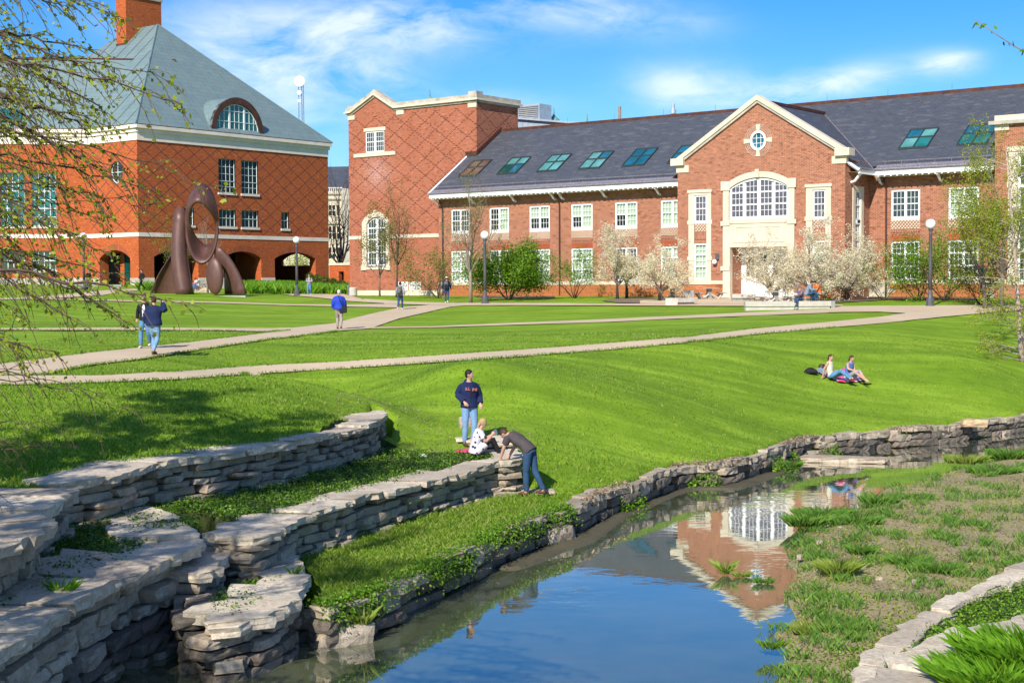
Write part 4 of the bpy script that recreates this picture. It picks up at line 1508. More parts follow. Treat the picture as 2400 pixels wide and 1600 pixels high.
# surround of the great window, the stone panel and the piers of the doorway
mb = MB()
FB.prism(mb, [(-2.65, 3.85), (-2.11, 3.85), (-2.11, 7.55), (2.14, 7.55), (2.14, 3.85), (2.62, 3.85)] + [(2.62, 11.45)] + arch(-2.65, 2.62, 0, 11.62, 12.52, 14)[2:] + [(-2.65, 11.45)], [arch(-2.21, 2.2, 9.4, 11.45, 12.13, 14)], .1, -.25)
gs = mb.build('stone_surround', 'limestone_trim', B)
for nm_, q4 in [('keystone', (-.2, .08, 12.12, 12.66, .2)), ('block_stone', (-2.78, -2.12, 11.35, 11.95, .16)), ('block_stone', (2.12, 2.75, 11.35, 11.95, .16))] + [('block_stone', (a, b, z_, z_ + .3, .16)) for z_ in (9.0, 6.0) for a, b in ((-2.8, -2.12), (2.12, 2.78))] + [('pier_base', (a, a + .8, 3.8, 4.3, .22)) for a in (-2.8, 2.0)]:
    mb = MB()
    FB.bar(mb, q4[0], q4[1], q4[2], q4[3], .09, q4[4])
    mb.build(nm_, 'limestone_trim', gs)
mb = MB()
FB.prism(mb, rect(-1.9, 1.9, 7.85, 9.1), [rect(-1.6, 1.6, 8.1, 8.85)], .13, .1)
FB.bar(mb, -2.1, 2.1, 9.12, 9.3, .1, .17)
mb.build('stone_panel', 'limestone_trim', gs)
window(B, FB, -2.19, 2.18, 9.42, 12.11, groups=4, cols=3, tiers=((0, .33, 2), (.33, .67, 2), (.67, 1, 2)), fw=.16, gw=.24, mw=.028, rw=.1, gm='glass_violet', o=-.06, head=(-2.19, 2.18, 11.45, 12.11), name='great_window')
# round window with its cross of stone
mb = MB()
FB.prism(mb, ellipse(gc, 14.54, .60, .66, 24), [ellipse(gc, 14.54, .45, .50, 24)], .05, -.12)
for k in (-1, 1):
    FB.bar(mb, gc + k * .16 - .015, gc + k * .16 + .015, 14.06, 15.02, -.09, -.05)
    FB.bar(mb, gc - .45, gc + .45, 14.54 + k * .17 - .015, 14.54 + k * .17 + .015, -.088, -.055)
rw_ = mb.build('round_window', 'white_paint', B)
mb = MB()
FB.prism(mb, ellipse(gc, 14.54, .5, .55), (), -.1)
mb.build('pane', 'glass_sky_blue', rw_)
mb = MB()
for (x0, z0_, x1, z1_, hw0, hw1, ver) in ((gc, 15.16, gc, 15.6, .10, .16, 1), (gc, 13.92, gc, 13.5, .10, .16, 1), (gc - .56, 14.54, gc - 1.05, 14.54, .10, .17, 0), (gc + .56, 14.54, gc + 1.03, 14.54, .10, .17, 0)):
    if ver:
        pl_ = [(x0 - hw0, z0_), (x0 + hw0, z0_), (x1 + hw1, z1_), (x1 - hw1, z1_)]
    else:
        pl_ = [(x0, z0_ - hw0), (x0, z0_ + hw0), (x1, z1_ + hw1), (x1, z1_ - hw1)]
    FB.prism(mb, pl_, (), .05, -.01)
mb.build('stone_cross', 'limestone_trim', B)
for rr in (.74, .86, .98):
    mb = MB()
    FB.prism(mb, ellipse(gc, 14.54, rr + .025, rr + .075, 26), [ellipse(gc, 14.54, rr, rr + .05, 26)], .012, -.005)
    mb.build('brick_ring', 'limestone_grey', B)
# narrow windows with their stone surrounds
for a0, a1, o0_, o1_ in ((-4.90, -3.93, -5.34, -3.58), (3.89, 4.80, 3.44, 5.18)):
    mb = MB()
    FB.prism(mb, rect(o0_, o1_, 5.08, 11.48), [rect(a0, a1, 5.45, 11.12)], .07, -.2)
    FB.bar(mb, o0_ - .07, o1_ + .07, 11.3, 11.5, .02, .13)
    for z_ in (9.15, 6.7):
        FB.bar(mb, o0_ - .08, a0 - .002, z_, z_ + .28, .02, .10)
        FB.bar(mb, a1 + .002, o1_ + .08, z_, z_ + .28, .02, .10)
    ns = mb.build('stone_surround', 'limestone_trim', B)
    window(B, FB, a0, a1, 9.22, 11.12, groups=1, cols=3, tiers=((0, .5, 2), (.5, 1, 2)), fw=.1, mw=.025, rw=.07, gm='glass_violet', o=-.05, surround_lo=.08)
    window(B, FB, a0, a1, 5.45, 7.85, groups=1, cols=3, tiers=((0, .34, 2), (.34, .7, 2), (.7, 1, 2)), fw=.09, mw=.025, rw=.1, o=-.05, blinds=((0, 1, 0, 1),))
    mb = MB()
    FB.bar(mb, a0, a1, 7.85, 9.22, -.12, -.05)
    mb.build('brick_panel', 'brick_red', ns)
    mb = MB()
    FB.bar(mb, a0 + .01, a1 - .01, 8.69, 9.2, -.06, -.02)
    mb.build('lattice_panel', 'limestone_trim', ns)
    mb = MB()
    for k in range(-2, 5):
        for sg in (1, -1):
            x0 = a0 + k * .225
            x1 = x0 + .45
            lo, hi_ = max(x0, a0 + .02), min(x1, a1 - .02)
            if hi_ - lo < .04:
                continue
            zz0, zz1 = (8.72, 9.17) if sg > 0 else (9.17, 8.72)
            f = lambda x: zz0 + (zz1 - zz0) * (x - x0) / (x1 - x0)
            mb.tube([FB.P(lo, f(lo), -.01), FB.P(hi_, f(hi_), -.01)], .026, 4, cap=False)
    mb.build('lattice_bars', 'brick_red', ns)
for a, b in ((wl_ - .05, -5.34), (-3.58, -2.65), (2.62, 3.44), (5.18, wr2 + .05)):
    band(B, FB, a, b, 5.1, 5.34, .08, 'limestone_trim', 'stone_belt')
for a, b in ((wl_, -2.66), (2.63, wr2)):
    mb = MB()
    FB.prism(mb, rect(a, b, 3.7, 5.1), (), .03)
    FB.bar(mb, a, b, 3.7, 5.1, -.2, .028)
    mb.build('plinth', 'plinth_brown', B)
# doorway: recess, door leaves with glazing
Fd = FB.off(-1.5)
mb = MB()
for a in (-2.11, 2.14):
    mb.poly([FB.P(a, 3.8, -.25), FB.P(a, 3.8, -1.5), FB.P(a, 7.55, -1.5), FB.P(a, 7.55, -.25)], [(0, 3.8), (1.25, 3.8), (1.25, 7.55), (0, 7.55)])
mb.build('porch_wall', 'brick_red', B)
mb = MB()
mb.poly([FB.P(-2.11, 7.55, -.2), FB.P(2.14, 7.55, -.2), FB.P(2.14, 7.55, -1.5), FB.P(-2.11, 7.55, -1.5)])
mb.build('porch_ceiling', 'white_paint', B)
mb = MB()
Fd.prism(mb, rect(-2.11, 2.14, 3.8, 7.55), [rect(-1.75 + k * 1.0, -1.15 + k * 1.0, 5.6, 7.2) for k in range(4)], 0, -.06)
dr = mb.build('door', 'white_paint', B)
for k in range(4):
    window(B, Fd, -1.75 + k, -1.15 + k, 5.6, 7.2, groups=1, cols=2, tiers=((0, 1, 4),), fw=.03, mw=.03, gm='glass_dark', o=-.03, name='door_light')
mb = MB()
for k in range(3):
    Fd.bar(mb, -1.0 + k * 1.0 - .02 + .02, -.98 + k * 1.0 + .02, 3.85, 5.5, 0, .02)
mb.build('door_handle', 'steel', dr)
# side of the entrance
FS = Fr(BO + U * wr2, V, U)
wall(B, FS, rect(0, 3.7, 3.7, 13.0), [rect(1.45, 2.3, 5.45, 11.05)], 'brick_red', .2, 'side_wall')
mb = MB()
FS.prism(mb, rect(1.08, 2.7, 5.3, 11.35), [rect(1.45, 2.3, 5.45, 11.05)], .06, -.1)
mb.build('stone_surround', 'limestone_trim', B)
window(B, FS, 1.45, 2.3, 9.2, 11.05, groups=1, cols=3, tiers=((0, .5, 2), (.5, 1, 2)), fw=.09, mw=.025, rw=.07, o=-.05)
window(B, FS, 1.45, 2.3, 5.45, 9.0, groups=1, cols=3, tiers=((0, .34, 2), (.34, .7, 2), (.7, 1, 2)), fw=.09, mw=.025, rw=.1, o=-.05)
FS2 = Fr(BO + U * wl_, V, -U)
wall(B, FS2, rect(0, 3.7, 3.7, 13.0), [], 'brick_red', .2, 'side_wall')
# gable coping with kneelers
for sgn, e_, z_e in ((-1, wl_ - .05, 13.16), (1, wr2 + .05, 13.16)):
    for (t0, t1, oo, nm, mt) in ((-.02, .16, .16, 'coping_moulding', 'limestone_grey'), (.16, .50, .24, 'coping', 'limestone_trim')):
        mb = MB()
        FB.prism(mb, [(gc, 17.02 + t0), (e_, z_e + t0), (e_, z_e + t1), (gc, 17.02 + t1)], (), oo, -.5, back=True)
        mb.build(nm, mt, B)
    a0, a1 = (e_ - .35, e_ + .65) if sgn < 0 else (e_ - .65, e_ + .35)
    band(B, FB, a0, a1, 13.2, 13.68, .3, 'limestone_trim', 'kneeler', -.55)
    a0, a1 = (e_ - .03, e_ + .95) if sgn < 0 else (e_ - .95, e_ + .03)
    band(B, FB, a0, a1, 12.72, 13.2, .06, 'limestone_trim', 'quoin_stone', -.3)
# entrance roof
zg, GH = 17.1, 6.87
mb = MB()


def gr(s, oo):
    return FB.P(s, zg - SLP * abs(s), -oo)


ovr = 2.7 + (zg - zE) / SLP
for sg in (1, -1):
    L_ = [gr(0, .3), gr(sg * GH, .3), gr(sg * GH, 2.7), gr(0, ovr)]
    mb.poly(L_, [(.3, 0), (.3, 8.3), (2.7, 8.3), (ovr, 0)])
mb.build('entrance_roof', 'slate', B)
mb = MB()
mb.box(FB.P(0, zg + .06, -(ovr + .5) / 2), (*(U * .12), 0), (*(V * (ovr - .5) / 2), 0), (0, 0, .1))
mb.build('ridge_cap', 'copper_brown', B)
for sg in (1,):
    mb = MB()
    p, q = np.array(gr(sg * GH, .35)), np.array(gr(sg * GH, 2.7))
    c = (p + q) / 2
    mb.box(c + [0, 0, -.2], (*(V * 1.15), 0), (*(U * .05), 0), (0, 0, .16))
    mb.build('fascia', 'white_paint', B)
    mb = MB()
    mb.poly([FB.P(wr2, 12.2, -.35), FB.P(GH, 12.2, -.35), FB.P(GH, 12.2, -2.7), FB.P(wr2, 12.2, -3.7)])
    mb.build('soffit', 'white_paint', B)
    mb = MB()
    mb.tube([p + [*(U * .05), -.02], q + [*(U * .05), -.02]], .08, 7)
    mb.build('gutter', 'lead_grey', B)
    mb = MB()
    a_ = [gr(wr2, .25), gr(GH + .1, .25)]
    mb.tube([np.array(gr(wr2, .3)) + [0, 0, -.12], np.array(gr(GH + .05, .3)) + [0, 0, -.12]], [.11, .11], 4)
    mb.build('verge_board', 'white_paint', B)
    mb = MB()
    pts = [FB.P(wr2 + .05, 11.55, -.75), FB.P(wr2 + .3, 11.62, -.75), FB.P(wr2 + .5, 11.85, -.75), FB.P(wr2 + .7, 12.1, -.75)]
    mb.tube(pts, [.09, .09, .1, .11], 6)
    mb.build('bracket', 'white_paint', B)
# valley
seam(gr(0, ovr), gr(GH, 2.7), .05, 'lead_grey', roofB, 'valley')
# wall lamp by the door
mb = MB()
mb.bx(-.1, .1, -.1, .1, -.2, .2)
p = np.array(FB.P(-3.1, 6.95, .08))
mb.v = [tuple(np.array(v) + p) for v in mb.v]
wlmp = mb.build('wall_lamp', 'lamp_metal', B)
mb = MB()
mb.ball(FB.P(-3.22, 6.6, .22), .17)
mb.build('globe', 'globe_glass', wlmp, smooth=True)

# tower
tl, tr_ = -45.0, -30.27
tz = 20.15
win_t = rect(-42.95, -40.66, 16.7, 18.56)
win_a = arch(-43.30, -40.2, 6.7, 10.6, 11.46)
tout = [(tl, 4.6), (tr_, 4.6), (tr_, tz), (-39.4, tz), (-41.72, 21.5), (tl + .0, 20.1)]
wall(B, FT, tout, [win_t, win_a], 'brick_tower', .25, 'tower_wall')
window(B, FT, -42.95, -40.66, 16.7, 18.56, groups=2, cols=4, tiers=((0, .5, 2), (.5, 1, 2)), fw=.12, gw=.26, mw=.025, o=-.08)
band(B, FT, -43.1, -40.5, 18.56, 18.86, .06, 'limestone_trim', 'lintel')
band(B, FT, -44.3, -39.35, 16.36, 16.68, .1, 'limestone_trim', 'window_ledge')
mb = MB()
FT.prism(mb, [(-43.38, 6.45), (-40.12, 6.45), (-40.12, 10.6)] + arch(-43.38, -40.12, 0, 10.6, 11.5)[2:] + [(-43.38, 10.6)], [arch(-42.85, -40.5, 6.7, 10.45, 11.05)], .08, -.2)
FT.bar(mb, -41.9, -41.6, 11.05, 11.65, .08, .15)
FT.bar(mb, -43.5, -42.86, 6.4, 6.9, .02, .14)
FT.bar(mb, -40.5, -40.0, 6.4, 6.9, .02, .14)
mb.build('stone_surround', 'limestone_trim', B)
window(B, FT, -42.85, -40.5, 6.75, 11.03, groups=2, cols=3, tiers=((0, .27, 2), (.27, .55, 2), (.55, .8, 2), (.8, 1, 1)), fw=.14, gw=.3, mw=.03, rw=.1, o=-.1, head=(-42.85, -40.5, 10.45, 11.03))
for a, b in ((tl - .03, -43.5), (-40.0, -31.1)):
    band(B, FT, a, b, 9.14, 9.44, .05, 'limestone_trim', 'stone_belt')
band(B, FT, tl - .05, -31.0, 3.8, 4.62, .08, 'limestone_trim', 'stone_base')
for a in (-39.27, -37.83):
    mb = MB()
    FT.bar(mb, a, a + 1.3, 4.65, 5.36, -.05, .05)
    vv = mb.build('vent', 'white_paint', B)
    mb = MB()
    for k in range(5):
        FT.bar(mb, a + .08, a + 1.22, 4.74 + k * .12, 4.78 + k * .12, .045, .065)
    mb.build('louvres', 'concrete_grey', vv)
TRo = BO + U * tr_ + V * 7.6
FTS = Fr(TRo, V, U)
wall(B, FTS, rect(0, 5.6, 4.6, tz), [], 'brick_tower', .1, 'tower_side_wall')
mb = MB()
FTS2 = Fr(TRo + V * 5.6, -U, V)
FTS2.prism(mb, rect(0, tr_ - tl, 4.6, tz), (), 0)
Fr(BO + U * tl + V * 7.6, V, -U).prism(mb, rect(0, 5.6, 4.6, tz), (), 0)
mb.build('tower_rear_wall', 'brick_red', B)
prof = [(tl - .35, 20.1), (tl - .35, 20.1)]
for t0, t1, oo, nm, mt in ((.0, .17, .12, 'coping_moulding', 'limestone_grey'), (.17, .34, .3, 'cornice', 'limestone_trim'), (.34, .66, .18, 'coping', 'limestone_grey')):
    mb = MB()
    line = [(tl - oo, 20.1), (tl + .45, 20.15), (-41.72, 21.5), (-39.4, tz + .02), (tr_ + oo, tz + .02)]
    outl = [(a, z + t0) for a, z in line] + [(a, z + t1) for a, z in reversed(line)]
    FT.prism(mb, outl, (), oo, -.5, back=True)
    mb.build(nm, mt, B)
    band(B, FTS, -oo + .004, 5.6 + oo, tz + .02 + t0, tz + .02 + t1, oo - .004, mt, nm, -.5)
band(B, FT, tr_ - .9, tr_ + .02, tz - .38, tz + .02, .06, 'limestone_trim', 'quoin_stone')
band(B, FT, -39.2, -38.35, tz - .38, tz + .02, .06, 'limestone_trim', 'quoin_stone')
band(B, FT, tl - .02, tl + .8, 19.72, 20.12, .06, 'limestone_trim', 'quoin_stone')
band(B, FT, tr_ - .85, tr_ + .03, tz + .68, tz + .95, .04, 'limestone_grey', 'pedestal', -.8)
band(B, FT, tl - .1, tl + .5, 20.7, 20.95, .04, 'limestone_grey', 'pedestal', -.8)
for a in (-41.72, -30.4):
    mb = MB()
    mb.tube([FT.P(a, 20.8, -.2), FT.P(a, 22.0 if a < -40 else 21.6, -.2)], .012, 3)
    mb.build('lightning_rod', 'lead_grey', B)
# right-hand tower
rl = 14.6
wall(B, FR, rect(rl, 26, 3.8, 14.9), [rect(16.03, 20, 5.2, 12.95)], 'brick_red', .2, 'end_tower_wall')
mb = MB()
FR.prism(mb, rect(15.45, 20.5, 5.0, 13.35), [rect(16.03, 20, 5.2, 12.95)], .08, -.2)
FR.bar(mb, 15.38, 20.6, 13.1, 13.4, .02, .14)
FR.bar(mb, 15.38, 15.47, 10.9, 11.4, .02, .1)
mb.build('stone_surround', 'limestone_trim', B)
window(B, FR, 16.03, 20, 5.2, 12.95, groups=4, cols=3, tiers=((0, .24, 3), (.24, .5, 3), (.5, .76, 3), (.76, 1, 3)), fw=.14, gw=.2, mw=.03, rw=.2, o=-.08, gm='glass_dark')
band(B, FR, rl - .02, 15.45, 14.42, 14.78, .05, 'limestone_trim', 'quoin_stone')
band(B, FR, rl - .33, 27, 14.78, 15.0, .3, 'limestone_grey', 'cornice', -.6)
band(B, FR, rl - .03, 27, 15.0, 15.34, .06, 'limestone_trim', 'coping', -.6)
mb = MB()
Fr(BO + U * rl + V * 3.0, V, -U).prism(mb, rect(0, 8, 3.8, 14.9), (), 0)
mb.build('side_wall', 'brick_red', B)
for a, b in ((rl - .02, 15.38), ):
    band(B, FR, a, b, 5.08, 5.33, .08, 'limestone_trim', 'stone_belt')

# things on the roof behind
rt = thing('roof_plant_room', 'grey metal clad roof house with copper vents behind the slate ridge', 'roof house', (*(BO - U * 27 + V * 18), 15))
FQ = FB.off(-16.5)
mb = MB()
FQ.prism(mb, [(-32.9, 12), (-20, 12), (-20, 18.0), (-32.9, 19.75)], (), 0, -6)
mb.build('cladding', 'zinc', rt)
mb = MB()
FQ.prism(mb, [(-33.2, 19.75), (-20, 17.95), (-20, 18.1), (-33.2, 19.92)], (), .3, -6, back=True)
mb.build('roof', 'zinc', rt)
ac = thing('cooling_unit', 'grey louvred cooling unit on the roof beside the brick tower', 'air conditioner', (*(BO - U * 30.5 + V * 17), 20))
mb = MB()
FQ.bar(mb, -33.3, -30.9, 19.6, 21.0, -2.4, -.6)
mb.build('casing', 'zinc', ac)
mb = MB()
for k in range(7):
    FQ.bar(mb, -33.2, -31.0, 19.75 + k * .17, 19.84 + k * .17, -.62, -.52)
mb.build('louvres', 'concrete_grey', ac)


def roof_vent(px, py, D, lab):
    p = atD(px, py, D)
    t_ = thing('roof_vent', lab, 'vent', p, 'copper vents on the roofs')
    mb = MB()
    mb.lathe(p + [0, 0, -2.2], [(.35, 0), (.35, 1.5), (.62, 1.6), (.62, 1.85), (.45, 2.05), (.1, 2.35), (.02, 3.1)], 10)
    mb.build('hood', 'copper_old', t_, smooth=False)


roof_vent(1298, 275, 131, 'green copper vent hood right of the grey cooling unit')
roof_vent(1376, 289, 133, 'green copper vent hood low behind the slate ridge')
roof_vent(1007, 231, 140, 'small green copper vent on top of the brick tower')
for px, y0, y1, D, r, lab, mt in ((1452, 250, 300, 125, .14, 'plain pale vent pipe rising behind the slate ridge', 'twig_pale'), (1578, 244, 290, 122, .13, 'shiny metal flue with a collar rising behind the slate ridge', 'zinc')):
    p0, p1 = atD(px, y1 + 20, D), atD(px, y0, D)
    fl = thing('flue', lab, 'flue', p0, 'flues behind the ridge')
    mb = MB()
    mb.tube([p0, p1], r, 8)
    f1 = mb.build('pipe', mt, fl)
    if mt == 'zinc':
        mb = MB()
        pm = p0 * .35 + p1 * .65
        mb.tube([pm, pm + [0, 0, .35]], r * 1.8, 8)
        mb.build('collar', mt, fl)

# radio mast
p0, p1 = atD(708, 310, 260), atD(706, 190, 260)
ms_ = thing('radio_mast', 'distant lattice radio mast with white dish antennas', 'mast', p0)
mb = MB()
hh_ = p1[2] - p0[2]
for a, b in ((-1, -1), (1, -1), (0, 1)):
    mb.tube([p0 + [a * .45, b * .45, -3], p1 + [a * .42, b * .42, 0]], .07, 4)
for k in range(12):
    z_ = hh_ * k / 12
    mb.tube([p0 + [-.45, -.45, z_], p0 + [.45, -.45, z_ + hh_ / 12]], .035, 3)
    mb.tube([p0 + [.45, -.45, z_], p0 + [-.45, -.45, z_ + hh_ / 12]], .035, 3)
mb.build('lattice', 'steel', ms_)
for dx, z_, r_d in ((-.25, hh_ * .98, .95), (-.3, hh_ * .76, .42), (-.3, hh_ * .60, .3)):
    mb = MB()
    c = p0 + [dx, -.8, z_]
    mb.tube([c + [0, .4, 0], c, c + [0, -.05, 0]], [r_d * .5, r_d, r_d * .9], 18, lat=(1, 0, 0))
    mb.build('dish', 'white_paint', ms_)

# pale stone building in the gap
pb = thing('stone_building', 'pale stone building with grey roof and balustrade seen in the gap between the brick buildings', 'building', atD(790, 600, 215))
Fg = Fr(atD(760, 500, 215)[:2], (1, 0), (0, -1))
sxm = 215 / 3400


def gp(px, py):
    q = atD(px, py, 215)
    return q[0] - Fg.O[0], q[2]


a0, z0_ = gp(650, 640)
a1, z1_ = gp(803, 448)
wins = []
for px in (771, 779.5, 790):
    for y0, y1 in ((481, 505), (531, 560), (580, 606)):
        q0, q1 = gp(px, y1), gp(px + 6, y0)
        wins.append(rect(q0[0], q1[0], q0[1], q1[1]))
mb = MB()
Fg.prism(mb, rect(a0, a1, 0, z1_), wins, 0, -.3)
mb.build('wall', 'limestone_trim', pb)
for L_ in wins:
    mb = MB()
    Fg.prism(mb, L_, (), -.25)
    wq = mb.build('window', 'glass_dark', pb)
    mb = MB()
    Fg.bar(mb, L_[0][0], L_[1][0], (L_[0][1] + L_[2][1]) / 2 - .06, (L_[0][1] + L_[2][1]) / 2 + .06, -.2, -.12)
    mb.build('rail', 'white_paint', wq)
mb = MB()
Fg.bar(mb, a1, a1 + 3, 0, z1_ + .3, -1.5, 1.6)
mb.build('corner_pier', 'limestone_grey', pb)
for z_ in (gp(0, 470)[1], gp(0, 458)[1], gp(0, 527)[1]):
    band(pb, Fg, a0, a1 + 3.1, z_ - .1, z_ + .12, .25, 'limestone_grey', 'string_course')
mb = MB()
k = a0
zt0, zt1 = gp(0, 458)[1], gp(0, 445)[1]
while k < a1 - .3:
    Fg.bar(mb, k, k + .12, zt0, zt1, -.1, .1)
    k += .3
Fg.bar(mb, a0, a1, zt1, zt1 + .15, -.15, .15)
mb.build('balustrade', 'limestone_trim', pb)
mb = MB()
zr0 = gp(0, 446)[1]
zr1 = gp(0, 385)[1]
mb.poly([Fg.P(a0 - 5, zr0 - 1, -1), Fg.P(a1 + 12, zr0 - 1, -1), Fg.P(a1 + 12, zr1 + .3, -9), Fg.P(a0 - 5, zr1, -9)], [(0, 0), (20, 0), (20, 9), (0, 9)])
mb.build('roof', 'slate', pb)
# far side of the court, seen through the passage
fb = thing('campus_building', 'sunlit pale building glimpsed through the passage arch', 'building', atD(690, 620, 250))
Fh = Fr(atD(600, 600, 250)[:2], (1, 0), (0, -1))
mb = MB()
Fh.prism(mb, rect(-5, 12, 0, 11), (), 0)
mb.build('wall', 'limestone_trim', fb)
for k in range(7):
    mb = MB()
    Fh.prism(mb, rect(-3.5 + k * 2.1, -2.5 + k * 2.1, 5.6, 7.4), (), .05)
    mb.build('window', 'glass_dark', fb)
# ------------------------------------------------------------------ dry stone walls


def rock_mesh(seed, nx=4, ny=2, nz=2, rough=.065, sq=9.0):
    """a split limestone block of unit size"""
    rs = np.random.RandomState(seed)
    P, idx, F = [], {}, []

    def vid_(i, j, k):
        if (i, j, k) not in idx:
            idx[(i, j, k)] = len(P)
            P.append((i / nx - .5, j / ny - .5, k / nz - .5))
        return idx[(i, j, k)]
    for i in range(nx):
        for j in range(ny):
            for k in (0, nz):
                q = [vid_(i, j, k), vid_(i + 1, j, k), vid_(i + 1, j + 1, k), vid_(i, j + 1, k)]
                F.append(q if k else q[::-1])
    for i in range(nx):
        for k in range(nz):
            for j in (0, ny):
                q = [vid_(i, j, k), vid_(i + 1, j, k), vid_(i + 1, j, k + 1), vid_(i, j, k + 1)]
                F.append(q if not j else q[::-1])
    for j in range(ny):
        for k in range(nz):
            for i in (0, nx):
                q = [vid_(i, j, k), vid_(i, j + 1, k), vid_(i, j + 1, k + 1), vid_(i, j, k + 1)]
                F.append(q if i else q[::-1])
    P = np.array(P)
    a = np.abs(P * 2)
    r = (a ** sq).sum(1) ** (1 / sq)
    mx = a.max(1)
    P *= (mx / r)[:, None] ** .9
    P += rs.uniform(-1, 1, P.shape) * np.array([rough * .35, rough, rough * .9])
    # a slanted break
    P[:, 0] += P[:, 2] * rs.uniform(-.08, .08)
    P[:, 1] += P[:, 0] * rs.uniform(-.12, .12)
    P[:, 2] += P[:, 0] * rs.uniform(-.10, .10)
    me = bpy.data.meshes.new('stone')
    me.from_pydata([tuple(p) for p in P], [], [tuple(f) for f in F])
    me.materials.append(MATS['limestone_rock'])
    me.update()
    return me


ROCKS = [rock_mesh(100 + i) for i in range(16)]
ROCKS_FINE = [rock_mesh(300 + i, 6, 3, 3, .05, 10) for i in range(16)]
WET_SHADE = []
for me_ in ROCKS_FINE[:8]:
    m2_ = me_.copy()
    m2_.materials.clear()
    m2_.materials.append(MATS['limestone_wet_shade'])
    WET_SHADE.append(m2_)


def poly_len(L):
    return [0] + list(np.cumsum([math.dist(L[i], L[i + 1]) for i in range(len(L) - 1)]))


def along(L, cum, s):
    s = min(max(s, 0), cum[-1] - 1e-6)
    i = max(k for k in range(len(cum) - 1) if cum[k] <= s)
    t_ = (s - cum[i]) / (cum[i + 1] - cum[i])
    a, b = np.array(L[i]), np.array(L[i + 1])
    d = (b - a) / np.linalg.norm(b - a)
    return a * (1 - t_) + b * t_, d


def smooth_line(L, k=2):
    L = [np.array(p) for p in L]
    for _ in range(k):
        N = [L[0]]
        for i in range(len(L) - 1):
            N.append(L[i] * .75 + L[i + 1] * .25)
            N.append(L[i] * .25 + L[i + 1] * .75)
        N.append(L[-1])
        L = N
    return [tuple(p) for p in L]


def cap_slab(par, L, cum, s0, s1, side, zt, th, depth, over, rs, lip_fn=None, nm='cap_stone', mat='limestone_cap_sunlit'):
    """flat slab with a broken front edge; side = +1 when the high ground lies to the left of the line"""
    n = max(3, int((s1 - s0) / .18))
    front, back = [], []
    for i in range(n + 1):
        s = s0 + (s1 - s0) * i / n
        p, d = along(L, cum, s)
        nr = np.array([-d[1], d[0]]) * side
        j = rs.uniform(-.07, .07)
        front.append(p - nr * (over + j) + d * rs.uniform(-.02, .02))
    nb = max(2, n // 2)
    p0, d0 = along(L, cum, (s0 + s1) / 2)
    nr0 = np.array([-d0[1], d0[0]]) * side
    for i in range(nb + 1):
        s = s1 - (s1 - s0) * i / nb
        p, d = along(L, cum, s)
        nr = np.array([-d[1], d[0]]) * side
        back.append(p + (nr * .4 + nr0 * .6) * depth * rs.uniform(.8, 1.12) + d * rs.uniform(-.06, .06))
    ring = front + back
    cx_ = sum(ring) / len(ring)
    tilt = rs.uniform(-.035, .035, 2)
    V_, F_ = [], []
    N = len(ring)
    for lev, (dz, sc_) in enumerate(((0, .985), (-.012, 1.0), (-th * .55, .995), (-th, .975))):
        for i, p in enumerate(ring):
            q = cx_ + (p - cx_) * sc_
            if lev in (1, 2, 3):
                q = q + rs.uniform(-.03, .03, 2)
            zz = zt + dz + tilt @ (q - cx_) + rs.uniform(-.006, .006)
            V_.append((q[0], q[1], zz))
    for lev in range(3):
        for i in range(N):
            a, b = lev * N + i, lev * N + (i + 1) % N
            F_.append((a, b, b + N, a + N))
    V_.append((cx_[0], cx_[1], zt + rs.uniform(-.005, .012)))
    c = len(V_) - 1
    mb = MB()
    mb.v = V_
    mb.f = F_ + [(i, (i + 1) % N, c) for i in range(N)]
    mb.uv = [[(0, 0)] * len(f) for f in mb.f]
    mb.f.append(tuple(range(3 * N, 4 * N)))
    mb.uv.append([(0, 0)] * N)
    return mb.build(nm, mat, par)


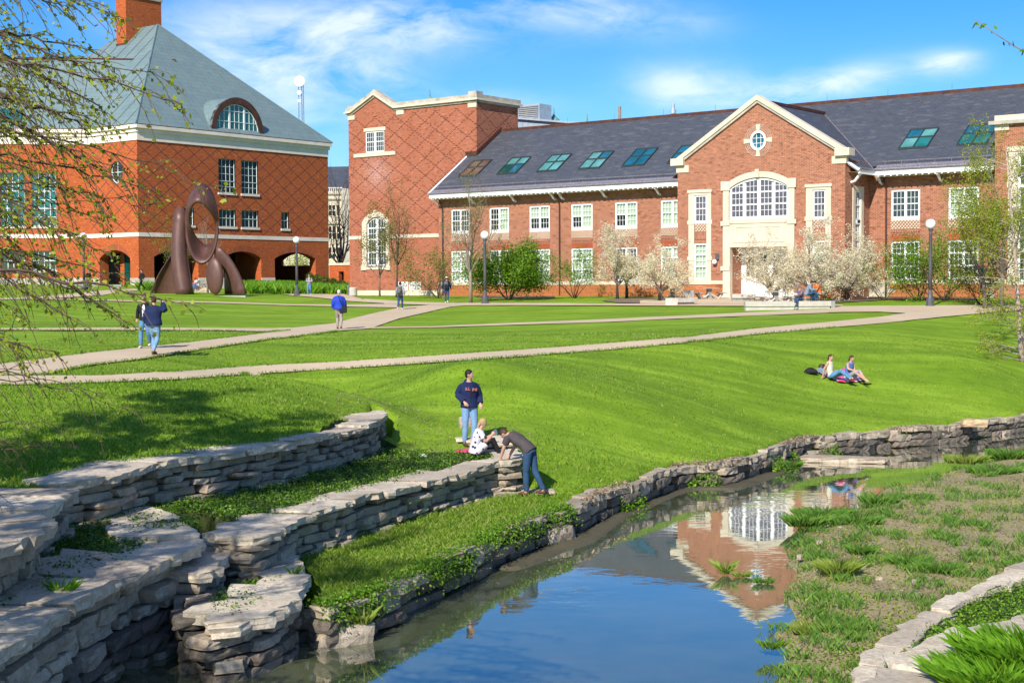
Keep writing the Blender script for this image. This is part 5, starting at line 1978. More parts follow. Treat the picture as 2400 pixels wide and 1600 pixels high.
def stone_wall(label, L, ztop, zbot, side, seed, course=(.13, .19), length=(.35, .95), cap_len=(.8, 1.7), cap_th=(.13, .18), cap_depth=(.5, .9), over=.07, batter=.05, depth=.42, fine=False, zfn=None, group='dry stone retaining walls', caps=True, nm='retaining_wall', gap=.022, pool_=None, cap_mat='limestone_cap_sunlit'):
    rs = np.random.RandomState(seed)
    Ls = smooth_line(L, 2)
    cum = poly_len(Ls)
    mid, _ = along(Ls, cum, cum[-1] / 2)
    T = thing(nm, label, 'stone wall', (mid[0], mid[1], zbot), group)
    ztf = zfn or (lambda s: ztop)
    # caps
    maxth = 0
    gaps_ = True
    s = 0.0
    if caps:
        while s < cum[-1] - .15:
            ln = rs.uniform(*cap_len)
            e_ = min(s + ln, cum[-1])
            if cum[-1] - e_ < .3:
                e_ = cum[-1]
            th = rs.uniform(*cap_th)
            maxth = max(maxth, th)
            cap_slab(T, Ls, cum, s + gap, e_ - gap, side, ztf((s + e_) / 2) + rs.uniform(-.03, .03), th, rs.uniform(*cap_depth), over, rs, mat=cap_mat)
            s = e_
    z = -(sum(cap_th) / 2 if caps else 0)
    row = 0
    pool = pool_ or (ROCKS_FINE if fine else ROCKS)
    zmin = zbot - max(ztf(0), ztf(cum[-1]), ztop)
    while z > zmin:
        h = rs.uniform(*course)
        s = rs.uniform(-.3, 0)
        while s < cum[-1]:
            ln = rs.uniform(*length)
            sm = s + ln / 2
            if 0 <= sm <= cum[-1]:
                p, d = along(Ls, cum, sm)
                nr = np.array([-d[1], d[0]]) * side
                zt = ztf(sm) + z
                hh = h * rs.uniform(.80, 1.0)
                inset = rs.uniform(-.09, .12) - batter * row * .5
                q = p + nr * (depth / 2 + inset)
                me = pool[rs.randint(len(pool))]
                if zt - h < .42 and rs.rand() < (.85 if zt - h < .2 else .5):  # low courses darkened for the waterline and for shade near the water
                    me = WET_SHADE[rs.randint(len(WET_SHADE))]
                o = bpy.data.objects.new('stone', me)
                COL.objects.link(o)
                o.parent = T
                og = org(T)
                o.location = (q[0] - og[0], q[1] - og[1], zt - h / 2 - og[2] + rs.uniform(-.008, .008))
                o.rotation_euler = (rs.uniform(-.03, .03), rs.uniform(-.035, .035), math.atan2(d[1], d[0]) + rs.uniform(-.07, .07) + (math.pi if rs.rand() < .5 else 0))
                o.scale = (ln * .985, depth * rs.uniform(.9, 1.15), hh * 1.0)
            s += ln + (rs.uniform(0, .02) if rs.rand() < .8 else rs.uniform(.03, .09))
        z -= h
        row += 1
    return T


def w1z(s):
    return 2.1


stone_wall('upper curved dry stone retaining wall with broad pale cap slabs below the lawn', W1LIP, 2.1, 1.15, -1, 11, course=(.10, .19), length=(.35, 1.05), cap_len=(.9, 1.9), cap_depth=(.75, 1.3), cap_th=(.10, .15), over=.12)
stone_wall('jutting dry stone wall at the left edge above the planting pocket', W5LIP, 2.12, 1.1, -1, 12, course=(.2, .3), length=(.4, 1.0), cap_len=(.9, 1.7), cap_depth=(1.0, 1.7), cap_th=(.14, .2), over=.2, fine=True)


def w2z(s):
    return 1.35 + max(0, 1 - s / 3.0) * .26


stone_wall('middle dry stone retaining wall the man in the grey shirt leans on', W2LIP, 1.35, .5, -1, 13, course=(.09, .18), length=(.35, 1.1), cap_len=(.8, 1.8), cap_depth=(.55, 1.0), cap_th=(.10, .14), over=.11, zfn=w2z)
stone_wall('high dry stone wall in the near left corner with wide sloping slabs on top', W4LIP, 1.36, -.3, -1, 14, course=(.12, .24), length=(.4, 1.15), cap_len=(1.1, 2.2), cap_depth=(.9, 1.6), cap_th=(.13, .2), over=.18, fine=True, depth=.55)
stone_wall('short rounded stack of dry stones between the near walls', W4B, 1.05, -.3, -1, 15, course=(.15, .24), length=(.35, .7), cap_len=(.6, 1.0), cap_depth=(.45, .7), cap_th=(.13, .2), over=.05, fine=True)
stone_wall('low dry stone wall with a big weathered slab beside the water outlet', W3LIP, .80, -.35, -1, 16, course=(.14, .22), length=(.35, .9), cap_len=(1.0, 1.9), cap_depth=(.6, 1.15), cap_th=(.14, .2), over=.1, fine=True)


def w6z(s):
    return .60 + .03 * math.sin(s * 1.7)


stone_wall('long low stone wall holding the far bank of the creek', lip6, .6, -.2, 1, 17, course=(.17, .24), length=(.4, 1.1), cap_len=(.6, 1.6), cap_depth=(.3, .5), cap_th=(.15, .2), over=.02, zfn=w6z, cap_mat='limestone_rock', group='creek bank walls', nm='creek_wall', batter=.02)  # darker stone on these caps puts the shade of the bank into the colour
stone_wall('low row of pale stones along the foot of the near right bank', R1LIP, .46, .0, 1, 18, course=(.16, .22), length=(.5, 1.2), cap_len=(.8, 1.6), cap_depth=(.3, .5), cap_th=(.14, .18), over=.03, group='near bank walls', nm='creek_wall')
stone_wall('broad cream slabs edging the upper tier of the near right bank', R2LIP, 1.0, .3, 1, 19, course=(.16, .24), length=(.5, 1.2), cap_len=(1.1, 2.2), cap_depth=(.9, 1.4), cap_th=(.16, .2), over=.05, fine=True, group='near bank walls', nm='creek_wall')
# back wall of the outlet between the near walls, coloured dark for shade
OUT = [W4LIP[5], tuple(atz(470, 1400, .75)[:2]), tuple(atz(500, 1440, .75)[:2])]
stone_wall('stones coloured dark for the shade at the back of the water outlet', [W4B[-1], tuple(atz(492, 1395, .72)[:2]), W3LIP[-1]], .72, -.35, -1, 20, course=(.15, .24), length=(.35, .8), caps=False, fine=True, group='dry stone retaining walls', pool_=WET_SHADE)


def loose(label, px, py, z, sc_, rot, name='stone_slab', me=None, g=None):
    p = atz(px, py, z)
    o = bpy.data.objects.new(name, me or ROCKS_FINE[rnd.randrange(16)])
    COL.objects.link(o)
    o.location = (p[0], p[1], z + sc_[2] * .15)
    o.scale = sc_
    o.rotation_euler = (0, 0, rot)
    ORG[o.name] = np.array(o.location)
    tag(o, label, 'stone', g)
    return o


loose('small flat pale stone in the grass beside the leaning man', 1262, 1154, .62, (.75, .35, .10), .1)
loose('flat mossy stone ledge at the water below the long creek wall', 1950, 1078, .03, (3.2, .9, .16), -.25)
loose('pale square stone standing behind the seated girl', 1090, 997, 1.66, (.32, .2, .34), .2)
rs_me = ROCKS_FINE[2].copy()
rs_me.materials.clear()
rs_me.materials.append(simple('rusty_stone', (.60, .42, .24), .9, .3, 3, bumpd=.02))
loose('rusty orange stained block on top of the creek wall', 2284, 993, .58, (.85, .45, .24), -.1, me=rs_me)
loose('round dark boulder at the foot of the creek bend', 1290, 1262, .05, (.9, .7, .4), .9)
loose('angular grey block at the water near the low wall', 800, 1500, .02, (.9, .6, .4), .5)
PEB = ['white pebble below the largest grass clump on the island', 'pale pebble nearest the water on the island', 'pebble under the dark sedge mound, left of the pair', 'pebble under the dark sedge mound, right of the pair', 'pebble on bare mud right of the sedge mounds', 'pebble between the largest clump and the bright trailing clump']
for k, (x, y) in enumerate([(1920, 1272), (1875, 1306), (1995, 1362), (2060, 1358), (2145, 1365), (1970, 1240)]):
    loose(PEB[k], x, y, .15, (.13, .09, .09), k, name='pebble', me=ROCKS[k], g='pebbles on the island')
# ------------------------------------------------------------------ grass, leaves and ground cover


def blades(name, P, h, wdt, lean, mat, rs, parent=None, kind='stuff', spread=None):
    """P (n,3) roots; one bent blade of two triangles at each"""
    n = len(P)
    a = rs.uniform(0, 2 * math.pi, n)
    hh = h * rs.uniform(.55, 1.2, n)
    ww = wdt * rs.uniform(.7, 1.3, n)
    if spread is None:
        la = rs.uniform(0, 2 * math.pi, n)
    else:
        la = spread
    ln = hh * lean * rs.uniform(.3, 1.3, n)
    dx, dy = np.cos(a) * ww / 2, np.sin(a) * ww / 2
    lx, ly = np.cos(la) * ln, np.sin(la) * ln
    V_ = np.zeros((n, 4, 3))
    V_[:, 0] = P + np.stack([-dx, -dy, np.zeros(n)], 1)
    V_[:, 1] = P + np.stack([dx, dy, np.zeros(n)], 1)
    V_[:, 2] = P + np.stack([dx * .7 + lx * .35, dy * .7 + ly * .35, hh * .62], 1)
    V_[:, 3] = P + np.stack([lx, ly, hh], 1)
    b = np.arange(n)[:, None] * 4
    F_ = np.concatenate([b + [0, 1, 2], b + [0, 2, 3]])
    return fast_mesh(name, V_.reshape(-1, 3), F_, mat, parent, kind=kind)


def leaves(name, P, size, mat, rs, parent=None, kind=None, flat=.5, asp=.6, nrm=None):
    """small four-sided leaves scattered at P"""
    n = len(P)
    s = size * rs.uniform(.6, 1.25, n)
    d = rs.normal(0, 1, (n, 3))
    if nrm is not None:
        d = d * .8 + nrm
    d[:, 2] = np.abs(d[:, 2]) * (1 + flat * 2) if flat > 0 else d[:, 2]
    d /= np.linalg.norm(d, axis=1)[:, None]
    r = rs.normal(0, 1, (n, 3))
    u = np.cross(d, r)
    u /= np.linalg.norm(u, axis=1)[:, None] + 1e-9
    v = np.cross(d, u)
    u = u * s[:, None] * .5
    v = v * s[:, None] * .5 * asp
    V_ = np.stack([P - u, P + v, P + u, P - v], 1)
    b = np.arange(n)[:, None] * 4
    F_ = b + [0, 1, 2, 3]
    return fast_mesh(name, V_.reshape(-1, 3), F_, mat, parent, kind=kind)


def sample(n, x0, x1, y0, y1, cond, rs, D0=22., pw_=2.0):
    """random ground points, thinning with distance"""
    x = rs.uniform(x0, x1, n)
    y = rs.uniform(y0, y1, n)
    k = rs.rand(n) < np.minimum(1, (D0 / np.maximum(y, 1)) ** pw_)
    k &= (x > -.37 * y - .6) & (x < .37 * y + .6)
    x, y = x[k], y[k]
    k = cond(x, y)
    x, y = x[k], y[k]
    z, r = landz(x, y)
    return np.stack([x, y, z], 1), r


rs = np.random.RandomState(5)
walls_all = [lip6, W1LIP, W2LIP, W3LIP, W4LIP, W4B, W5LIP]


def clear_of(P, L, d):
    return dpoly(P[:, 0], P[:, 1], L) > d


# lower lawn by the creek
P, r = sample(230000, -6, 8, 20, 36, lambda x, y: inpoly(x, y, LLP), rs, 24)
P = P[P[:, 2] > .5]
k = rs.rand(len(P)) < .55
blades('lawn_blades', P[k], .085, .014, .7, 'blade_lawn', rs)
blades('lawn_blades', P[~k], .09, .014, .8, 'blade_pale', rs)
# main lawn
P, r = sample(620000, -16, 19, 22, 60, lambda x, y: ~inpoly(x, y, LLP) & ~inpoly(x, y, T1P) & ~inpoly(x, y, SP), rs, 23, 2.0)
P = P[(r == 0)]
for pp in PATHS:
    P = P[~inpoly(P[:, 0], P[:, 1], pp)]
nn = np.sin(P[:, 0] * .9) * np.cos(P[:, 1] * .8 + 1) + rs.normal(0, .6, len(P))
# bare and dry patch between the walls
near = np.hypot(P[:, 0] + 2.0, P[:, 1] - 35.5) < 2.6
dry = near & (rs.rand(len(P)) < .75)
k = (nn > -.1) | (rs.rand(len(P)) < .55)
sz = np.where(P[:, 1] < 36, 1.0, .8)
blades('lawn_blades', P[k & ~dry & (P[:, 1] < 36)], .085, .016, .8, 'blade_lawn', rs)
blades('lawn_blades', P[k & ~dry & (P[:, 1] >= 36)], .035, .02, 1.0, 'blade_lawn', rs)
blades('lawn_blades', P[~k & ~dry], .075, .018, .9, 'blade_pale', rs)
leaves('dry_litter', P[dry] + [0, 0, .02], .04, 'dead_bit', rs, kind='stuff', flat=1)
E_ = []
for pp in PATHS[:6]:
    for (ax, ay), (bx, by) in zip(pp, pp[1:]):
        if by > 62 or ay > 62:
            continue
        n_ = int(math.dist((ax, ay), (bx, by)) * 60)
        t_ = rs.rand(n_)
        E_.append(np.stack([ax + (bx - ax) * t_ + rs.normal(0, .05, n_), ay + (by - ay) * t_ + rs.normal(0, .05, n_)], 1))
E_ = np.concatenate(E_)
k = np.abs(E_[:, 0]) < .37 * E_[:, 1] + .5
E_ = E_[k]
blades('path_edge_grass', np.column_stack([E_, lawnz(E_[:, 0], E_[:, 1]) + .02]), .08, .02, .8, 'blade_lawn', rs)
# planting pockets between the walls: low round leaved ground cover
P, r = sample(150000, -12, 1, 12, 37, lambda x, y: inpoly(x, y, T1P) | inpoly(x, y, P7P), rs, 20)
P = P[(P[:, 2] > .5)]
P = P[(dpoly(P[:, 0], P[:, 1], W4LIP[3:]) > .75 + rs.normal(0, .12, len(P))) & (dpoly(P[:, 0], P[:, 1], W2LIP) > .55 + rs.normal(0, .1, len(P))) & (dpoly(P[:, 0], P[:, 1], W3LIP) > .5 + rs.normal(0, .2, len(P)))]
bump_ = (np.sin(P[:, 0] * 3.3 + 1) * np.cos(P[:, 1] * 2.9) + np.sin(P[:, 0] * 7 + P[:, 1] * 5) * .5)
P = P[bump_ > -.75 + rs.normal(0, .25, len(P))]
Q_ = np.repeat(P, 4, 0)
Q_ = Q_ + np.stack([rs.normal(0, .05, len(Q_)), rs.normal(0, .05, len(Q_)), rs.uniform(.0, .13, len(Q_))], 1)
k = rs.rand(len(Q_)) < .6
leaves('ground_cover', Q_[k], .06, 'cover_leaf', rs, kind='stuff')
leaves('ground_cover', Q_[~k], .05, 'cover_leaf_bright', rs, kind='stuff')


def fringe(name, L, n, half, zc, zs, size, mat, push=0.0, side=1, dens=None, sag=.25):
    cum = poly_len(L)
    out_ = []
    for _ in range(n):
        s = rs.rand() * cum[-1]
        if dens and rs.rand() > dens(s / cum[-1]):
            continue
        p, d = along(L, cum, s)
        nr = np.array([-d[1], d[0]]) * side
        o_ = rs.normal(0, half)
        q = p + nr * (push + o_)
        z = zc + rs.uniform(-.02, zs) - max(0, -(push + o_)) * sag * 4
        out_.append((q[0], q[1], z))
    leaves(name, np.array(out_), size, mat, rs, kind='stuff', flat=.3)


# leafy fringe hanging over the creek wall by the lower lawn
fr1 = [p for p in lip6[:9]]
fringe('leafy_fringe', fr1, 15000, .13, .56, .14, .058, 'cover_leaf_bright', push=.10, side=1, dens=lambda t_: .35 + .65 * (math.sin(t_ * 21) > -.3))
fringe('leafy_fringe', fr1, 11000, .09, .42, .2, .055, 'cover_leaf', push=.0, side=1, dens=lambda t_: (math.sin(t_ * 17 + 1) > 0) * .9)
fringe('creek_weeds', lip6[9:18], 5200, .12, .12, .30, .09, 'cover_leaf_bright', push=-.16, side=1, dens=lambda t_: (math.sin(t_ * 30) * math.sin(t_ * 11 + 1) > .25) * 1.0)
fringe('creek_weeds', lip6[6:20], 4200, .08, .62, .06, .07, 'dead_bit', push=.05, side=1, dens=lambda t_: (math.sin(t_ * 25 + 2) > .1) * .8)
# near right bank, ground cover between the two rows of stones and above
P, r = sample(120000, 2, 12, 12, 30, lambda x, y: inpoly(x, y, R1P) & ~inpoly(x, y, R2P), rs, 18)
P = P[(P[:, 2] > .3) & (dpoly(P[:, 0], P[:, 1], R1LIP) > .34)]
Q_ = np.repeat(P, 2, 0)
Q_ = Q_ + np.stack([rs.normal(0, .04, len(Q_)), rs.normal(0, .04, len(Q_)), rs.uniform(.0, .12, len(Q_))], 1)
leaves('ground_cover', Q_, .05, 'cover_leaf_bright', rs, kind='stuff')

# muddy island
P, r = sample(420000, 0, 24, 12, 56, lambda x, y: inpoly(x, y, ISLP) & ~inpoly(x, y, R1P), rs, 20)
P = P[P[:, 2] > .0]
e_ = np.sin(P[:, 0] * 1.1 + .5) * np.cos(P[:, 1] * .9) + np.sin(P[:, 0] * 2.7 - P[:, 1] * 1.6) * .6
k = e_ + rs.normal(0, .7, len(P)) > -.35
leaves('mossy_growth', P[k] + [0, 0, .015], .06, 'moss_bit', rs, kind='stuff', flat=1.2)
k2 = ~k & (rs.rand(len(P)) < .5)
leaves('dead_litter', P[k2] + [0, 0, .012], .055, 'dead_bit', rs, kind='stuff', flat=1.5)
nearx = P[(P[:, 1] < 22) & (rs.rand(len(P)) < .45)]
leaves('ground_cover', nearx + [0, 0, .03], .05, 'cover_leaf_bright', rs, kind='stuff')
g_ = P[(rs.rand(len(P)) < .10)]
blades('sparse_grass', g_, .10, .012, .6, 'blade_pale', rs)
cl_ = P[rs.randint(0, len(P), 260)]
Q_ = np.repeat(cl_, 45, 0)
Q_ = Q_ + rs.normal(0, .12, Q_.shape) * [1, 1, 0]
blades('sparse_grass', Q_, .15, .012, .8, 'blade_sedge', rs)


def tuft(label, px, py, z, rad, n, h, mat, lean=.75, name='grass_tuft', grp='grass tufts on the island', wd_=.016, rx=1.0):
    c = atz(px, py, z)
    T = thing(name, label, 'grass tuft', c, grp)
    a = rs.uniform(0, 2 * math.pi, n)
    q = np.sqrt(rs.rand(n)) * rad
    P_ = np.stack([c[0] + np.cos(a) * q * rx, c[1] + np.sin(a) * q * .7, np.full(n, z)], 1)
    spread = a + rs.normal(0, .5, n)
    blades('blades', P_, h, wd_, lean, mat, rs, T, kind='stuff', spread=spread)
    return T


TU = [('dense bright grass clump left of the muddy island by the red reflection', 1930, 1215, 1.0, 1500, .34, 'blade_sedge'),
      ('bright grass clump trailing to the right of the largest clump', 2010, 1228, .9, 1100, .30, 'blade_sedge'),
      ('grass clump nearest the water at the island tip', 1890, 1232, .7, 900, .36, 'blade_sedge'),
      ('lone spiky bright green tuft in the middle of the island', 1965, 1350, .42, 700, .42, 'blade_pale'),
      ('dark blue-green rounded sedge mound on the island', 2130, 1330, .55, 1100, .34, 'blade_sedge'),
      ('second dark sedge mound joined to the right of the first', 2205, 1345, .5, 900, .32, 'blade_sedge'),
      ('small tuft behind the spiky bright tuft', 2020, 1300, .4, 450, .30, 'blade_sedge'),
      ('tall grass clump at the far left of the upper island edge', 2060, 1180, .7, 700, .30, 'blade_sedge'),
      ('grass clump in the upper island edge below the sunbathers reflection', 2140, 1172, .8, 600, .26, 'blade_sedge'),
      ('leafy green clump high on the island near the far bank', 2260, 1085, .9, 700, .36, 'blade_pale'),
      ('tall tuft on the island near the right edge of the picture', 2370, 1075, 1.1, 1100, .42, 'blade_sedge'),
      ('broad grass clump under the tall tuft at the right edge', 2330, 1110, 1.2, 900, .34, 'blade_sedge'),
      ('thin upright tuft growing out of the water', 1700, 1345, .12, 90, .40, 'blade_pale'),
      ('low mossy tuft in the water beside the thin tuft', 1740, 1350, .28, 300, .14, 'blade_pale'),
      ('low tuft at the very corner of the island beside the water', 1790, 1365, .3, 300, .14, 'blade_sedge'),
      ('weedy plant with broad leaves at the lower left of the island', 1810, 1520, .25, 120, .22, 'blade_lawn'),
      ('yellowish grass clump low on the island', 1900, 1480, .5, 400, .22, 'blade_pale'),
      ('reed tuft against the foot of the creek wall', 1640, 1135, .35, 260, .30, 'blade_sedge'),
      ('reed tuft at the stone ledge below the creek wall', 1860, 1095, .35, 260, .30, 'blade_sedge'),
      ('weed tuft growing from the creek wall above the dark boulder', 1205, 1285, .2, 180, .34, 'blade_sedge')]
for lab, px, py, rad, n, h, mt in TU:
    tuft(lab, px, py, .12 if px > 1800 else .02, rad * .55, int(n * .8), h * .62, mt, wd_=.013, lean=.95)
tuft('broad leaved plant with long blades in the bottom right corner', 2345, 1610, .92, .6, 1500, .26, 'leaf_lily', 1.3, grp='leafy clumps in the near corner', wd_=.018)
tuft('second long bladed plant further right in the bottom corner', 2430, 1565, .92, .6, 1300, .34, 'leaf_lily', 1.3, grp='leafy clumps in the near corner', wd_=.018)
tuft('small weed standing on the broad cream slabs', 2255, 1535, 1.0, .07, 22, .28, 'leaf_lily', .8, grp='weeds in the stone joints', wd_=.03)
tuft('yellow-green weed hanging over the low wall by the water', 850, 1465, .25, .10, 40, .28, 'blade_pale', .9, grp='weeds in the stone joints', wd_=.03)
tuft('leafy weed at the joint between the two middle walls', 633, 1278, .85, .16, 90, .22, 'leaf_lily', .9, grp='weeds in the stone joints', wd_=.03)
tuft('weed sprouting from the near high wall', 150, 1395, 1.3, .12, 60, .2, 'leaf_lily', .9, grp='weeds in the stone joints', wd_=.03)
tuft('small weed on the weathered slab by the outlet', 690, 1345, .8, .07, 24, .14, 'cover_leaf_bright', .9, grp='weeds in the stone joints', wd_=.02)


# ------------------------------------------------------------------ trees and shrubs
class Tree:
    def __init__(s, seed):
        s.rs = np.random.RandomState(seed)
        s.wood = MB()
        s.trunk = MB()
        s.pts = []

    def limb(s, p, d, L, r, depth, maxd, up=.1, wander=.25, kids=5, ratio=.62, nseg=5, trunk=False, spread=.8, ends=None):
        p = np.array(p, float)
        d = np.array(d, float)
        d /= np.linalg.norm(d)
        pts, rad, dirs = [p], [r], [d]
        for i in range(nseg):
            d = d + s.rs.normal(0, wander, 3) * (.5 if trunk else 1) + np.array([0, 0, up])
            d /= np.linalg.norm(d)
            p = p + d * L / nseg
            pts.append(p)
            dirs.append(d)
            rad.append(r * (1 - .8 * (i + 1) / nseg))
        (s.trunk if trunk else s.wood).tube(pts, rad, 6 if trunk else (4 if depth < 2 else 3), cap=False)
        if depth >= maxd - 1:
            for i in range(1, nseg + 1):
                for _ in range(2 if depth == maxd else 1):
                    t_ = s.rs.rand()
                    s.pts.append(pts[i] * t_ + pts[i - 1] * (1 - t_))
        if depth < maxd:
            for k in range(kids):
                f = (.25 if not trunk else .45) + (.75 if not trunk else .55) * (k + s.rs.rand()) / kids
                i = min(nseg - 1, int(f * nseg))
                q = pts[i] * (1 - (f * nseg - i)) + pts[i + 1] * (f * nseg - i) if i < nseg else pts[-1]
                rv = s.rs.normal(0, 1, 3)
                perp = np.cross(dirs[i], rv)
                perp /= np.linalg.norm(perp) + 1e-9
                nd = dirs[i] * (1 - spread * .5) + perp * spread
                s.limb(q, nd, L * ratio * s.rs.uniform(.75, 1.15) * (1.15 - .4 * f), max(rad[i] * .55, .004), depth + 1, maxd, up, wander, kids, ratio, max(3, nseg - 1), spread=spread)


def plant_tree(name, label, cat, px, py, D, H, seed, bark='bark_grey', leaf='leaf_spring', nleaf=1500, lsize=.07, trunk_h=.3, fork=4, spread=.7, up=.12, wander=.18, kids=5, maxd=3, trunk_r=.05, group=None, multi=False, jit=.12, ground=None, wmul=1.0, leaf2=None, limb_mul=.75):
    p = atD(px, py, D)
    z = lz(p[0], p[1]) if ground is None else ground
    p = np.array([p[0], p[1], z])
    T = thing(name, label, cat, p, group)
    t_ = Tree(seed)
    rs_ = t_.rs
    th = H * trunk_h
    if not multi:
        pts = [p + [0, 0, -.1], p + [rs_.normal(0, .04), rs_.normal(0, .04), th * .5], p + [rs_.normal(0, .08), rs_.normal(0, .08), th]]
        t_.trunk.tube(pts, [trunk_r * 1.3, trunk_r, trunk_r * .8], 7)
        top = pts[-1]
        # leader
        t_.limb(top, (rs_.normal(0, .1), rs_.normal(0, .1), 1), H - th, trunk_r * .75, 1, maxd, up, wander * .5, kids + 2, .55, 6, spread=spread)
    else:
        top = p
    for k in range(fork):
        a = 2 * math.pi * (k + rs_.rand() * .6) / fork
        ww = (1 - th / H) if not multi else 1
        d = (math.cos(a) * spread * wmul, math.sin(a) * spread * wmul, rs_.uniform(.6, 1.1))
        base = top + np.array([0, 0, -rs_.uniform(0, .25) * th]) if not multi else p + np.array([math.cos(a) * .1, math.sin(a) * .1, 0])
        t_.limb(base, d, H * ww * limb_mul * rs_.uniform(.8, 1.1), trunk_r * .6, 1, maxd, up, wander, kids, .58, 5, spread=.75)
    if t_.trunk.v:
        t_.trunk.build('trunk', bark, T, smooth=True)
    t_.wood.build('branches', 'twig_pale' if leaf == 'blossom' else bark, T, kind='stuff')
    C = np.array(t_.pts)
    if nleaf:
        idx = rs_.randint(0, len(C), nleaf)
        P_ = C[idx] + rs_.normal(0, jit, (nleaf, 3))
        leaves('crown', P_, lsize, leaf, rs_, T, kind='stuff', flat=.2)
    return T


SMALL = 'young trees in front of the brick buildings'
plant_tree('young_tree', 'small green leafed tree before the arched tower window', 'tree', 890, 695, 116, 5.9, 41, 'bark_grey', 'leaf_bronze', 3600, .13, .28, 5, .6, .2, .15, 5, 3, .07, SMALL, jit=.16)
plant_tree('bare_tree', 'nearly bare slender tree right of the small green tree at the tower', 'tree', 930, 697, 112, 7.0, 42, 'twig_brown', 'leaf_bud', 2600, .10, .36, 5, .5, .25, .12, 6, 3, .09, 'nearly bare young trees')
plant_tree('bare_tree', 'nearly bare tree standing in the lawn left of the middle lamp', 'tree', 1103, 704, 97, 7.6, 43, 'twig_pale', 'leaf_bud', 2600, .10, .32, 6, .55, .22, .12, 6, 3, .11, 'nearly bare young trees')
plant_tree('bare_tree', 'bare young tree seen through the sculpture', 'tree', 487, 688, 122, 5.6, 44, 'twig_pale', 'leaf_bud', 300, .06, .42, 5, .5, .2, .1, 5, 3, .08, 'nearly bare young trees')
plant_tree('young_tree', 'yellow-green budding tree behind the left fin of the sculpture', 'tree', 402, 684, 122, 5.6, 45, 'twig_brown', 'leaf_spring', 1300, .09, .3, 5, .6, .15, .15, 5, 3, .06, SMALL)
plant_tree('shrub', 'loose olive green shrub right of the bare tree at the tower', 'shrub', 1028, 697, 107, 4.0, 46, 'twig_brown', 'leaf_bronze', 5200, .12, 0, 9, .9, .1, .2, 5, 3, .05, 'green shrubs along the brick front', multi=True, jit=.2, limb_mul=1.0)
plant_tree('shrub', 'dense bright green bush right of the middle lamp', 'shrub', 1192, 697, 101, 4.1, 47, 'bark_dark', 'leaf_shrub', 24000, .15, 0, 13, .5, .10, .22, 6, 3, .06, 'green shrubs along the brick front', multi=True, jit=.28, limb_mul=.78)
plant_tree('shrub', 'small open bright green shrub beside the down pipe', 'shrub', 1346, 697, 103, 3.3, 48, 'bark_dark', 'leaf_shrub', 3600, .12, 0, 8, .75, .12, .2, 5, 3, .05, 'green shrubs along the brick front', multi=True, jit=.15, limb_mul=.95)
plant_tree('shrub', 'half leafed shrub at the end of the mulch bed right of the doorway', 'shrub', 2072, 700, 88, 2.6, 49, 'bark_dark', 'leaf_shrub', 900, .10, 0, 9, .8, .1, .2, 5, 3, .04, 'green shrubs along the brick front', multi=True, limb_mul=.95)
plant_tree('shrub', 'sprawling light green shrub left of the right-hand lamp', 'shrub', 2150, 700, 86, 3.4, 50, 'bark_dark', 'leaf_shrub', 4600, .13, 0, 10, .85, .1, .2, 5, 3, .05, 'green shrubs along the brick front', multi=True, jit=.18, limb_mul=.95)
plant_tree('shrub', 'tall light green shrub right of the right-hand lamp', 'shrub', 2215, 702, 85, 3.8, 51, 'bark_dark', 'leaf_shrub', 4600, .13, 0, 10, .75, .1, .2, 5, 3, .05, 'green shrubs along the brick front', multi=True, jit=.18, limb_mul=.95)
plant_tree('shrub', 'bronze leafed shrub low under the birch at the right edge', 'shrub', 2300, 704, 80, 2.6, 52, 'bark_dark', 'leaf_bronze', 4200, .11, 0, 10, .9, .08, .2, 5, 3, .05, 'green shrubs along the brick front', multi=True, jit=.2, limb_mul=.95)
plant_tree('bare_tree', 'budding tree with grey trunk left of the birch', 'tree', 2308, 708, 76, 6.2, 53, 'bark_grey', 'leaf_spring', 9000, .10, .3, 6, .75, .12, .15, 6, 3, .10, 'nearly bare young trees', jit=.14)
plant_tree('bare_tree', 'budding tree directly behind the birch trunk', 'tree', 2350, 712, 74, 7.6, 54, 'bark_grey', 'leaf_spring', 12000, .10, .3, 6, .7, .14, .15, 6, 3, .10, 'nearly bare young trees', jit=.14)
CR = 'flowering crab apple trees'
plant_tree('flowering_tree', 'cream flowering tree with round crown leftmost by the stone bench', 'tree', 1447, 703, 99, 4.5, 61, 'bark_dark', 'blossom', 8640, .105, .24, 8, .85, .06, .18, 6, 3, .10, CR, jit=.09, limb_mul=.62)
plant_tree('flowering_tree', 'flowering tree with dark trunk just right of the leftmost one', 'tree', 1469, 702, 101, 4.3, 62, 'bark_dark', 'blossom', 6336, .105, .28, 7, .8, .06, .18, 6, 3, .10, CR, jit=.09, limb_mul=.6)
plant_tree('flowering_tree', 'low wide flowering tree at the left end of the stone bench', 'tree', 1548, 708, 93, 3.5, 63, 'bark_dark', 'blossom', 10368, .105, .2, 9, 1.0, .02, .18, 6, 3, .09, CR, jit=.09, limb_mul=.75)
plant_tree('flowering_tree', 'flowering tree with vase shaped limbs in front of the white doors', 'tree', 1816, 699, 88, 3.6, 64, 'bark_dark', 'blossom', 8640, .105, .16, 9, .95, .05, .18, 6, 3, .11, CR, jit=.08, limb_mul=.78)
plant_tree('flowering_tree', 'large flowering tree behind the student on the bench', 'tree', 1905, 700, 87, 4.4, 65, 'bark_dark', 'blossom', 12672, .105, .14, 10, 1.0, .05, .18, 6, 3, .13, CR, jit=.09, limb_mul=.75)
plant_tree('flowering_tree', 'rightmost flowering tree spreading over the mulch bed', 'tree', 1984, 699, 89, 4.2, 66, 'bark_dark', 'blossom', 13248, .105, .14, 10, 1.05, .04, .18, 6, 3, .13, CR, jit=.09, limb_mul=.78)
